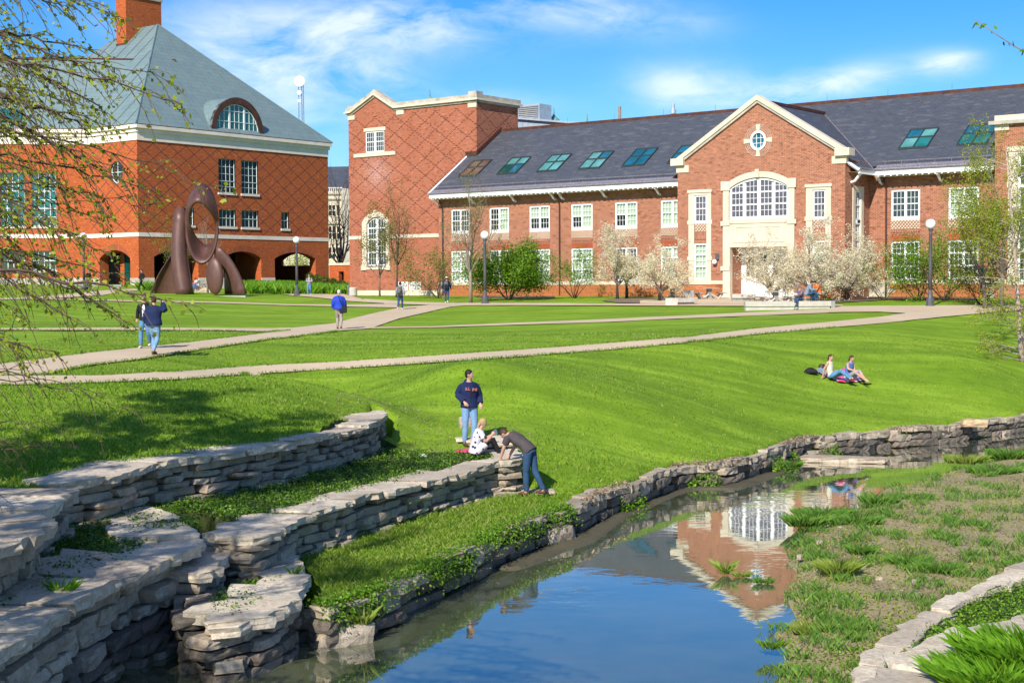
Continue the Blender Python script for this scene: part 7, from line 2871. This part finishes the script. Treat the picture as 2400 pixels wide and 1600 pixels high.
def person(label, p, face, pose=None, H=1.78, top=('navy_cloth', 'long', .022), legs='jeans_mid', shoes='shoe_brown', hair='hair_dark', hairlen=0, skin='skin', build_=1.0, vox=.02, skirt=None, group=None, hat=None, legsk=False, open_=None, hood=False, barefoot=False, short=False):
    J = {k: np.array(v, float) for k, v in {**STAND, **(pose or {})}.items()}
    sc_ = H / 1.78
    th = math.atan2(-face[0], face[1])
    c, s = math.cos(th), math.sin(th)

    def W(v):
        v = np.array(v, float) * sc_
        return np.array([p[0] + v[0] * c - v[1] * s, p[1] + v[0] * s + v[1] * c, p[2] + v[2]])
    look = J.pop('look')
    look = np.array([look[0] * c - look[1] * s, look[0] * s + look[1] * c, look[2] if len(look) > 2 else 0])
    look = look / np.linalg.norm(look)
    K = {k: W(v) for k, v in J.items()}
    T = thing('person', label, 'person', p, group)
    b = build_
    latS = K['sR'] - K['sL']
    latS /= np.linalg.norm(latS)
    latP = K['hR'] - K['hL']
    latP /= np.linalg.norm(latP)
    q = sc_

    def torso(mb, g=0.0, full=True):
        ps = [K['pel'] * 1.0, K['wai'], K['che'], K['sho'], K['nek'] * .55 + K['sho'] * .45]
        rs__ = [(.165 * b, .115 * b), (.145 * b, .105 * b), (.172 * b, .12 * b), (.158 * b, .095), (.065, .06)]
        if not full:
            ps, rs__ = ps[:2], rs__[:2]
        mb.tube(ps, [((x + g) * q, (y + g) * q) for x, y in rs__], 14, lat=latS)

    def arm(mb, sd, g=0.0, upto=1.0):
        S_, E_, W_ = K['s' + sd], K['e' + sd], K['w' + sd]
        mb.tube([S_ * .55 + K['sho'] * .45, S_ * .9 + E_ * .1, S_ * .5 + E_ * .5, E_], [(.040 + g * .3) * q, (.054 + g * .7) * q, (.047 + g) * q, (.041 + g) * q], 8)
        if upto > .5:
            e2 = E_ * (1 - (upto - .5) * 2) + W_ * (upto - .5) * 2
            mb.tube([E_, (E_ + e2) / 2, e2], [(.041 + g) * q, (.037 + g) * q, (.028 + g * 1.3) * q], 8)

    def leg(mb, sd, g=0.0, upto=1.0):
        H_, K_, A_ = K['h' + sd], K['k' + sd], K['a' + sd]
        mb.tube([H_, H_ * .5 + K_ * .5, K_], [(.088 * b + g) * q, (.074 * b + g) * q, (.055 + g) * q], 9)
        if upto > .5:
            f = (upto - .5) * 2
            e2 = K_ * (1 - f) + A_ * f
            mb.tube([K_, K_ * .6 + e2 * .4, e2], [(.055 + g) * q, (.054 + g) * q, (.036 + g * 1.5) * q], 9)

    def footdir(sd):
        k_ = 'f' + sd
        if k_ in K:
            d = K[k_] - K['a' + sd]
        else:
            d = np.array([-s, c, 0])
        return d / np.linalg.norm(d)
    # body
    mb = MB()
    torso(mb)
    for sd in 'LR':
        arm(mb, sd)
        leg(mb, sd)
        fd = footdir(sd)
        a = K['a' + sd]
        mb.tube([a, a + [0, 0, -.04 * q] + fd * .04, a + [0, 0, -.06 * q] + fd * .17 * q], [.04 * q, .038 * q, .025 * q], 7)
        hand(mb, K['w' + sd], K['e' + sd], 1 if sd == 'R' else -1, J.get('curl', .6) if False else .6, q)
    mb.tube([K['sho'], K['nek'], K['hed'] - [0, 0, .03]], [.062 * q, .054 * q, .052 * q], 9)
    hc = K['hed']
    hl = np.cross(look, [0, 0, 1])
    hl /= np.linalg.norm(hl)
    upv = np.cross(hl, look)

    def hp_(x, y, z):
        return hc + (hl * x + look * y + upv * z) * q
    # skull, jaw, nose, ears
    mb2 = MB()
    mb2.ball((0, 0, 0), .076, .094, .098, 12, 9)
    mb2.ball((0, .022, -.045), .056, .064, .072, 12, 8)
    mb2.ball((0, .092, -.018), .013, .018, .026, 7, 6)
    mb2.ball((0, .080, -.062), .024, .012, .010, 7, 5)
    for e_ in (-1, 1):
        mb2.ball((e_ * .078, -.005, -.02), .012, .018, .030, 6, 6)
    i0 = len(mb.v)
    mb.v += [tuple(hp_(*v)) for v in mb2.v]
    mb.f += [tuple(i0 + i for i in f) for f in mb2.f]
    remesh_build(mb, 'body', skin, T, vox * .8 if vox < .02 else vox, 1)
    # eyes and brows
    if vox <= .02:
        mb = MB()
        for e_ in (-1, 1):
            mb.ball(hp_(e_ * .030, .086, .012), .009, .009, .006, 6, 5)
        mb.build('eyes', 'hair_dark', T)
    # hair
    mb = MB()
    mb2 = MB()
    mb2.ball((0, -.014, .024), .086, .098, .092, 12, 9)
    if hairlen > 0:
        mb2.tube([(0, -.05, .02), (0, -.085, -.08), (0, -.085, -.10 - hairlen)], [(.085, .05), (.08, .04), (.045, .025)], 10, lat=(1, 0, 0))
    else:
        mb2.ball((0, -.045, -.02), .074, .062, .075, 10, 7)
    mb.v = [tuple(hp_(*v)) for v in mb2.v]
    mb.f = mb2.f
    if hat != 'cap_full':
        remesh_build(mb, 'hair', hair, T, max(.012, vox * .7), 1)
    if hat:
        mb = MB()
        mb2 = MB()
        mb2.ball((0, -.01, .045), .09, .104, .078, 12, 8)
        mb2.tube([(0, .06, .035), (0, .15, .02)], [(.07, .012), (.05, .008)], 8, lat=(1, 0, 0))
        mb.v = [tuple(hp_(*v)) for v in mb2.v]
        mb.f = mb2.f
        remesh_build(mb, 'cap', hat if hat != 'cap_full' else 'mauve_cloth', T, .016, 1)
    # upper clothing
    m_, sleeve, g = top
    mb = MB()
    torso(mb, g)
    up_to = dict(long=.97, short=.34, none=0)[sleeve]
    for sd in 'LR':
        if sleeve == 'long':
            arm(mb, sd, g, .96)
        elif sleeve == 'short':
            S_, E_ = K['s' + sd], K['e' + sd]
            mb.tube([S_ * .55 + K['sho'] * .45, S_ * .9 + E_ * .1, S_ * .35 + E_ * .65], [(.042 + g * .3) * q, (.062 + g) * q, (.058 + g) * q], 8)
    if g > .015:
        mb.tube([K['pel'] + (K['pel'] - K['wai']) * .35, K['pel'], K['wai']], [((.17 + g) * b * q, (.125 + g) * b * q), ((.168 + g) * b * q, (.125 + g) * b * q), ((.15 + g) * b * q, (.112 + g) * q)], 14, lat=latS)
    if hood:
        fv = np.array([-s, c, 0])
        mb.ball(K['nek'] - fv * .10 * q - [0, 0, .04], .11 * q, .07 * q, .07 * q, 9, 6)
    remesh_build(mb, 'shirt' if not hood else 'hooded_jacket', m_, T, vox, 2)
    if open_:
        fv = np.array([-s, c, 0])
        mb = MB()
        ps = [K['pel'] * .7 + K['wai'] * .3, K['wai'], K['che'], K['sho'] - [0, 0, .02]]
        mb.tube([x + fv * (.055 + g * .7) for x in ps], [(.075, .085), (.07, .078), (.072, .09), (.05, .05)], 10, lat=latS)
        remesh_build(mb, 'shirt', open_, T, vox, 1)
    # trousers
    mb = MB()
    if not skirt:
        mb.tube([K['wai'] * .45 + K['pel'] * .55, K['pel'], (K['hL'] + K['hR']) / 2 - (K['wai'] - K['pel']) * .3], [(.15 * b * q, .112 * b * q), (.172 * b * q, .13 * b * q), (.15 * b * q, .115 * b * q)], 12, lat=latP)
        for sd in 'LR':
            leg(mb, sd, .016, .62 if short else .98)
        remesh_build(mb, 'trousers', legs, T, vox, 2)
    else:
        mb.tube([K['wai'], K['pel'], (K['kL'] + K['kR']) / 2 * .5 + K['pel'] * .5], [(.15 * q, .11 * q), (.19 * q, .15 * q), (.2 * q, .14 * q)], 12, lat=latP)
        for sd in 'LR':
            H_, K_ = K['h' + sd], K['k' + sd]
            mb.tube([H_, H_ * .4 + K_ * .6], [.11 * q, .095 * q], 9)
        remesh_build(mb, 'skirt', skirt, T, vox, 2)
        mb = MB()
        for sd in 'LR':
            leg(mb, sd, .006, .98)
        remesh_build(mb, 'tights', legs, T, vox * .8, 1)
    if not barefoot:
        for sd in 'LR':
            mb = MB()
            fd = footdir(sd)
            a = K['a' + sd]
            upx = np.array([0, 0, 1.])
            mb.tube([a - fd * .05 * q + [0, 0, -.045 * q], a + fd * .05 * q + [0, 0, -.045 * q], a + fd * .15 * q + [0, 0, -.055 * q], a + fd * .20 * q + [0, 0, -.06 * q]], [(.040 * q, .045 * q), (.047 * q, .048 * q), (.045 * q, .036 * q), (.03 * q, .024 * q)], 8, lat=np.cross(fd, upx))
            if skirt:
                K_ = K['k' + sd]
                mb.tube([a, a * .45 + K_ * .55], [.052 * q, .062 * q], 8)
            remesh_build(mb, 'shoe' if not skirt else 'boot', shoes, T, max(.014, vox * .8), 1)
    return T, K, W, latS


def gpz(px, py, z):
    return atz(px, py, z)


WALK_A = dict(kL=(-.10, .16, .52), aL=(-.10, .12, .09), kR=(.10, .02, .50), aR=(.10, -.26, .14), eL=(-.26, -.10, 1.18), wL=(-.26, .02, .95), eR=(.26, .04, 1.18), wR=(.24, .2, .98))
WALK_B = dict(kR=(.10, .14, .52), aR=(.10, .16, .09), kL=(-.10, .0, .50), aL=(-.10, -.24, .15), eL=(-.26, .03, 1.18), wL=(-.25, .18, .97), eR=(.27, -.10, 1.18), wR=(.27, -.02, .95))

# standing man in the hooded jacket
p = gpz(1100, 1039, 1.44)
p[2] = gz(p[0], p[1])
T1_, K, W, lt = person('man in a navy hooded jacket and light jeans standing and looking to the right', p, (.30, -.95), dict(eR=(.27, -.06, 1.20), wR=(.15, .14, 1.03), eL=(-.27, -.05, 1.19), wL=(-.25, .08, .98), look=(-.85, .55, .0), hL=(-.10, 0, .92), kL=(-.11, .05, .5), hR=(.09, 0, .92)), H=1.84, top=('navy_cloth', 'long', .032), legs='jeans_light', shoes='shoe_brown', hair='hair_dark', vox=.014, open_='navy_deep', hood=True, build_=1.05)
# letters on the chest of the shirt and jacket, as the folds leave them readable
for txt, dx, dz, sz in (('ILL', -.085, .0, .10), ('INI', .085, -.02, .10)):
    cu = bpy.data.curves.new('print', 'FONT')
    cu.body = txt
    cu.size = sz
    cu.extrude = .002
    cu.align_x = 'CENTER'
    o = bpy.data.objects.new('chest_print', cu)
    COL.objects.link(o)
    me = bpy.data.meshes.new_from_object(o.evaluated_get(bpy.context.evaluated_depsgraph_get()))
    bpy.data.objects.remove(o)
    fx, fy = .30, -.95
    L_ = math.hypot(fx, fy)
    f3 = np.array([fx / L_, fy / L_, 0])
    r3 = np.array([-f3[1], f3[0], 0])
    if True:
        r3 = np.cross(f3, [0, 0, 1]) * -1
    c0_ = K['che'] * .75 + K['sho'] * .25 + f3 * .185 + r3 * (-dx) * 0 + r3 * dx + np.array([0, 0, dz - .03])
    cen = np.zeros(3)
    V_ = []
    for v in me.vertices:
        q_ = c0_ + r3 * v.co[0] + np.array([0, 0, 1]) * v.co[1] + f3 * v.co[2]
        V_.append(tuple(q_ - org(T1_)))
    m2 = bpy.data.meshes.new('chest_print')
    m2.from_pydata(V_, [], [tuple(pl_.vertices) for pl_ in me.polygons])
    m2.materials.append(MATS['orange_print'])
    o = bpy.data.objects.new('chest_print', m2)
    COL.objects.link(o)
    o.parent = T1_

# seated girl
p = gpz(1112, 1062, 1.38)
p[2] = gz(p[0], p[1]) + .03
SIT = dict(pel=(0, 0, .14), wai=(0, .03, .30), che=(0, .08, .48), sho=(0, .13, .64), nek=(0, .16, .70), hed=(0, .21, .83), sL=(-.17, .13, .62), sR=(.17, .13, .62), eL=(-.2, .22, .38), eR=(.2, .25, .38), wL=(-.06, .42, .52), wR=(.08, .44, .55),
           hL=(-.09, .04, .13), hR=(.09, .04, .13), kL=(-.10, .43, .44), kR=(.10, .43, .46), aL=(-.11, .60, .03), aR=(.11, .62, .03), look=(.1, 1, -.25))
Tg, Kg, Wg, _ = person('young woman with long blond hair sitting on the stones looking at her phone', p, (.96, .12), SIT, H=1.68, top=('floral_cloth', 'short', .016), skirt='floral_cloth', legs='black_cloth', shoes='black_cloth', hair='hair_blond', hairlen=.16, vox=.014)
ph = Kg['wR'] + np.array([.07, 0, .06])
T = thing('mobile_phone', 'small grey phone held up by the seated young woman', 'phone', ph)
mb = MB()
mb.box(ph, (.03, .02, .01), (.0, .006, 0), (-.02, 0, .055))
mb.build('case', 'steel', T)
bp2 = gpz(1108, 1050, 1.40)
bp2[2] = gz(bp2[0], bp2[1])
T = thing('mat', 'flat bright pink bag the seated young woman sits on', 'bag', bp2)
mb = MB()
mb.ball(bp2 + [0, -.18, .035], .40, .26, .045, 14, 6)
mb.build('cloth', 'pink_plastic', T, smooth=True)
mb = MB()
mb.tube([bp2 + [.2, -.35, .04], bp2 + [.36, -.42, .03], bp2 + [.5, -.5, .02]], .02, 5)
mb.build('strap', 'pink_plastic', T)

# leaning man
p = gpz(1240, 1160, .62)
p[2] = gz(p[0], p[1]) + .02
fc = np.array([-.86, .50])
BEND = dict(pel=(0, -.02, .97), wai=(0, .10, 1.08), che=(0, .28, 1.19), sho=(0, .43, 1.27), nek=(0, .50, 1.29), hed=(0, .62, 1.30), sL=(-.19, .41, 1.25), sR=(.19, .41, 1.25), eL=(-.22, .50, 1.00), eR=(.21, .48, 1.00), wL=(-.17, .60, .80), wR=(.17, .58, .80),
            hL=(-.09, -.02, .93), hR=(.09, -.02, .93), kL=(-.10, .02, .50), kR=(.09, -.10, .51), aL=(-.11, .0, .09), aR=(.10, -.30, .12), look=(0, .55, -.85))
person('man in charcoal t-shirt and dark jeans leaning with both hands on the stone wall', p, fc, BEND, H=1.82, top=('charcoal_cloth', 'short', .022), legs='jeans_dark', shoes='shoe_brown', hair='hair_brown', vox=.014)

# pair on the path
p = gpz(362, 834, 3.12)
p[2] = lz(p[0], p[1]) + .04
Tp, Kp, Wp, _ = person('heavy man in a navy jacket and light jeans walking away while phoning', p, (.25, .97), {**WALK_A, 'eR': (.37, .02, 1.34), 'wR': (.22, .14, 1.58), 'eL': (-.29, -.03, 1.17), 'wL': (-.28, .06, .95)}, H=1.78, top=('navy_cloth', 'long', .045), legs='jeans_light', shoes='shoe_brown', hair='hair_brown', build_=1.22, vox=.018)
T = thing('mobile_phone', 'black phone held to the ear of the man walking away', 'phone', Kp['wR'])
mb = MB()
mb.box(Kp['wR'] + np.array([-.04, 0.0, .06]), (.008, 0, 0), (0, .025, 0), (0, .01, .055))
mb.build('case', 'black_cloth', T)
p = gpz(341, 824, 3.14)
p[2] = lz(p[0], p[1]) + .04
person('dark haired man in an open black jacket and white shirt walking toward the viewer', p, (-.05, -1), WALK_B, H=1.72, top=('black_cloth', 'long', .025), legs='jeans_mid', shoes='shoe_white', hair='hair_dark', skin='skin_tan', vox=.018, open_='white_cloth')
# blue jacket
p = gpz(795, 773, 3.17)
p[2] = lz(p[0], p[1]) + .04
Tb, Kb, Wb, _ = person('grey haired man in a bright blue jacket and khaki trousers walking away', p, (.05, 1), {**WALK_A, 'aR': (.10, -.12, .12)}, H=1.78, top=('royal_cloth', 'long', .05), legs='khaki_cloth', shoes='shoe_brown', hair='hair_grey', build_=1.12, vox=.02)
T = thing('shoulder_bag', 'black shoulder bag hanging at the hip of the man in the bright blue jacket', 'bag', Kb['pel'])
mb = MB()
c_ = Wb((.20, -.08, .88))
mb.box(c_, (.17, 0, 0), (0, .06, 0), (0, 0, .16))
o = mb.build('pouch', 'black_fabric', T)
bv = o.modifiers.new('b', 'BEVEL')
bv.width = .03
mb = MB()
mb.tube([Wb((.2, -.14, 1.0)), Wb((.08, -.20, 1.3)), Wb((-.02, -.12, 1.53)), Wb((-.06, .1, 1.5))], .016, 5)
mb.build('strap', 'black_fabric', T)


def backpack(label, Wf, mat):
    c_ = Wf((0, -.24, 1.22))
    T = thing('backpack', label, 'backpack', c_)
    a = Wf((1, 0, 0)) - Wf((0, 0, 0))
    b_ = Wf((0, 1, 0)) - Wf((0, 0, 0))
    mb = MB()
    mb.tube([c_ - [0, 0, .25], c_ - [0, 0, .2], c_ + [0, 0, .1], c_ + [0, 0, .2], c_ + [0, 0, .25]], [(.12, .07), (.15, .10), (.15, .10), (.12, .08), (.05, .04)], 12, lat=a)
    mb.build('pack', mat, T, smooth=True)
    mb = MB()
    mb.tube([c_ - b_ * .08 - [0, 0, .2], c_ - b_ * .12 - [0, 0, .12], c_ - b_ * .12, c_ - b_ * .09 + [0, 0, .05]], [(.09, .03), (.11, .05), (.11, .05), (.08, .03)], 10, lat=a)
    mb.build('pocket', 'pack_grey' if mat != 'pack_grey' else 'black_fabric', T, smooth=True)
    for sd in (-1, 1):
        mb = MB()
        mb.tube([Wf((.10 * sd, -.18, 1.40)), Wf((.11 * sd, .0, 1.53)), Wf((.12 * sd, .15, 1.40)), Wf((.14 * sd, .12, 1.15)), Wf((.13 * sd, -.12, 1.05))], .02, 5)
        mb.build('strap', 'black_fabric', T)


p = gpz(938, 727, 3.6)
p[2] = lz(p[0], p[1]) + .04
_, K, Wf, _ = person('student in a pale grey hoodie with a tan backpack walking toward the building', p, (.15, .98), WALK_B, H=1.70, top=('grey_cloth', 'long', .035), legs='jeans_dark', shoes='shoe_white', hair='hair_dark', vox=.024, hood=True)
backpack('tan backpack on the student in the pale grey hoodie', Wf, 'pack_tan')
p = gpz(1047, 712, 3.87)
p[2] = lz(p[0], p[1]) + .06
_, K, Wf, _ = person('student in a navy shirt and pale cap with a grey backpack on the far path', p, (.1, .99), WALK_A, H=1.75, top=('navy_cloth', 'long', .025), legs='jeans_dark', shoes='shoe_white', hair='hair_brown', vox=.024, hat='cream_cloth')
backpack('grey backpack on the student with the pale cap', Wf, 'pack_grey')
p = gp_(725, 696, 116)
p[2] += .06
_, K, Wf, _ = person('person in a light grey top and jeans walking toward the viewer past the lilies', p, (-.1, -1), {**WALK_B, 'wL': (-.08, .24, 1.12), 'wR': (.08, .24, 1.14)}, H=1.70, top=('grey_cloth', 'long', .025), legs='jeans_mid', shoes='shoe_white', hair='hair_brown', vox=.026)
backpack('dark backpack worn by the person walking past the lilies', Wf, 'black_fabric')
p = gp_(333, 677.6, 126)
p[2] += .05
_, K, Wf, _ = person('man in a black suit striding left with papers near the left building', p, (-.75, -.66), {**WALK_A, 'aR': (.1, -.36, .16), 'aL': (-.1, .3, .09), 'kL': (-.1, .24, .53)}, H=1.80, top=('black_cloth', 'long', .03), legs='black_cloth', shoes='black_cloth', hair='hair_dark', vox=.026)
T = thing('papers', 'white papers in the hand of the man in the black suit', 'papers', Wf((.26, .1, .95)))
mb = MB()
mb.box(Wf((.28, .08, .92)), (.02, .1, 0), (.01, -.005, 0), (0, 0, .15))
mb.build('sheets', 'paper', T)

# student on the bench
bz = bp_[2] + .42
p = np.array([*atD(1877, 700, BD)[:2], bp_[2]])
p[1] = bp_[1] + .02
BENCH = dict(pel=(0, -.05, .56), wai=(0, -.02, .72), che=(0, .07, .90), sho=(0, .14, 1.05), nek=(0, .18, 1.11), hed=(0, .25, 1.22), sL=(-.18, .14, 1.03), sR=(.18, .14, 1.03), eL=(-.22, .24, .82), eR=(.22, .24, .82), wL=(-.08, .45, .80), wR=(.08, .45, .80),
             hL=(-.09, 0, .54), hR=(.09, 0, .54), kL=(-.10, .43, .56), kR=(.04, .42, .68), aL=(-.10, .45, .10), aR=(-.10, .62, .32), look=(0, .8, -.5))
_, K, Wf, _ = person('student in a mauve shirt and cap reading papers on the long pale bench', p, (-.75, -.66), BENCH, H=1.72, top=('mauve_cloth', 'long', .03), legs='jeans_dark', shoes='shoe_white', hair='hair_dark', vox=.024, hat='cap_full')
T = thing('papers', 'white papers on the knees of the student on the bench', 'papers', Wf((0, .45, .82)))
mb = MB()
mb.box(Wf((0, .47, .84)), (.12, .04, 0), (-.02, .06, .03), (0, .002, .01))
mb.build('sheets', 'paper', T)
p = gp_(1893, 701, 84.5)
person('person in a faded denim shirt standing bent over behind the bench', p, (.9, -.4), {**BENCH, 'look': (0, .9, -.3)}, H=1.8, top=('denim_shirt', 'long', .03), legs='jeans_dark', shoes='shoe_brown', hair='hair_dark', skin='skin_tan', vox=.026)
p = gp_(1918, 701, 85.5)
person('person in an orange shirt half hidden behind the flowering tree', p, (-.9, -.4), BENCH, H=1.75, top=('orange_cloth', 'short', .03), legs='jeans_mid', shoes='shoe_white', hair='hair_dark', vox=.026)
p = gp_(208, 663, 118.4)
person('person in a dark vest standing with the bicycle at the left lamp', p, (.2, -.98), dict(eR=(.3, .1, 1.2), wR=(.2, .3, 1.1)), H=1.72, top=('black_cloth', 'none', .02), legs='black_cloth', shoes='black_cloth', hair='hair_brown', vox=.028)
p = gp_(464, 674, 126)
person('person in a pale shirt sitting near the parked bicycles behind the sculpture', p, (-.8, -.5), BENCH, H=1.7, top=('white_cloth', 'short', .03), legs='jeans_mid', shoes='shoe_white', hair='hair_brown', vox=.028)

# sunbathers
gl_ = G(1950, 893)
gl_ = G(1958, 896)
mbt = thing('blanket', 'crumpled red, pink and violet patterned blanket under the two women on the slope', 'blanket', gl_)


def gpt(px, py, up_=.0):
    q = G(px, py)
    q[2] = lz(q[0], q[1]) + up_
    return q


def sheet(par, nm, mat, corners, lift, bumpy=.02, n=12):
    C4 = [gpt(*c_) for c_ in corners]
    V_, F_ = [], []
    for i in range(n + 1):
        for j in range(n + 1):
            s_, t_2 = i / n, j / n
            q = (C4[0] * (1 - s_) + C4[1] * s_) * (1 - t_2) + (C4[3] * (1 - s_) + C4[2] * s_) * t_2
            q = q + np.array([math.sin(t_2 * 9 + i) * .02, math.sin(s_ * 11 + j) * .02, 0])
            V_.append((q[0], q[1], lz(q[0], q[1]) + lift + bumpy * (1 + math.sin(i * 1.7) * math.cos(j * 1.3))))
    for i in range(n):
        for j in range(n):
            a = i * (n + 1) + j
            F_.append((a, a + 1, a + n + 2, a + n + 1))
    return fast_mesh(nm, V_, F_, mat, par, smooth=True)


sheet(mbt, 'cloth', 'blanket_print', [(1930, 884), (1970, 900), (2036, 897), (1978, 866)], .05)
sb = thing('towel', 'rumpled light blue shirt spread between the black bag and the left woman', 'shirt', gpt(1925, 876))
sheet(sb, 'cloth', 'denim_shirt', [(1912, 876), (1935, 884), (1942, 874), (1920, 866)], .06, .03)


def soft_bag(label, px, py, r, mat, nm='bag'):
    q = gpt(px, py)
    T = thing(nm, label, 'bag', q)
    mb = MB()
    mb.ball(q + [0, 0, r[2] * .8], *r, 14, 8)
    mb.v = [(v[0] + .04 * math.sin(v[1] * 9), v[1], v[2] + .03 * math.sin(v[0] * 12)) for v in mb.v]
    mb.build('sack', mat, T, smooth=True)
    mb = MB()
    mb.tube([q + [-r[0] * .6, -.05, r[2]], q + [0, -r[1] * .9, r[2] * 1.9], q + [r[0] * .6, -.05, r[2]]], .018, 5)
    mb.build('strap', mat, T)


soft_bag('black rucksack lying on the slope left of the two women', 1902, 877, (.24, .2, .12), 'black_fabric', 'backpack')
soft_bag('dark red bag behind the woman in the white top', 1929, 867, (.13, .12, .11), 'pipe_brown')
SITG = dict(pel=(0, 0, .12), wai=(0, -.04, .30), che=(0, -.06, .48), sho=(0, -.06, .64), nek=(0, -.05, .70), hed=(0, -.02, .84), sL=(-.17, -.06, .62), sR=(.17, -.06, .62), eL=(-.22, -.20, .40), eR=(.22, -.20, .40), wL=(-.22, -.30, .12), wR=(.2, -.26, .12),
            hL=(-.09, .02, .12), hR=(.09, .02, .12), kL=(-.12, .42, .22), kR=(.10, .38, .34), aL=(-.05, .80, .06), aR=(.06, .74, .06), look=(.3, 1, 0))
p = gpt(1948, 892, .05)
person('woman in a cream top and blue jeans sitting on the left of the blanket', p, (.85, -.5), SITG, H=1.66, top=('cream_cloth', 'none', .01), legs='jeans_mid', shoes='shoe_brown', hair='hair_brown', hairlen=.2, vox=.017)
p = gpt(1990, 893, .05)
SITH = {**SITG, 'kL': (-.12, .36, .36), 'kR': (.12, .40, .30), 'aL': (-.10, .66, .06), 'aR': (.10, .85, .04), 'eR': (.2, .12, .42), 'wR': (.14, .38, .36), 'eL': (-.2, .08, .42), 'wL': (-.12, .2, .18), 'che': (0, .02, .48), 'sho': (0, .06, .63), 'nek': (0, .08, .69), 'hed': (0, .13, .82), 'sL': (-.17, .06, .61), 'sR': (.17, .06, .61), 'look': (-.1, 1, -.15)}
person('woman in a blue camisole and grey shorts sitting on the right of the blanket', p, (.6, -.8), SITH, H=1.68, top=('blue_top', 'none', .012), legs='grey_cloth', hair='hair_brown', hairlen=.08, vox=.017, barefoot=True, short=True)
q = gpt(2033, 902, .0)
T = thing('sandal', 'black sandal on the grass at the feet of the right-hand woman', 'sandal', q)
mb = MB()
mb.box(q + [0, 0, .03], (.13, .03, 0), (-.01, .05, 0), (0, 0, .02))
mb.build('sole', 'black_cloth', T)

# little things on the grass
q = gpz(994, 1063, 1.36)
q[2] = gz(q[0], q[1])
T = thing('paper_cup', 'white paper cup lying on its side on the dry grass', 'cup', q)
mb = MB()
mb.tube([q + [-.07, 0, .05], q + [.07, .02, .05]], [.05, .036], 12)
mb.build('cup', 'paper', T)
mb = MB()
mb.tube([q + [-.085, 0, .05], q + [-.07, 0, .05]], [.046, .053], 12)
mb.build('lid', 'white_paint', T)
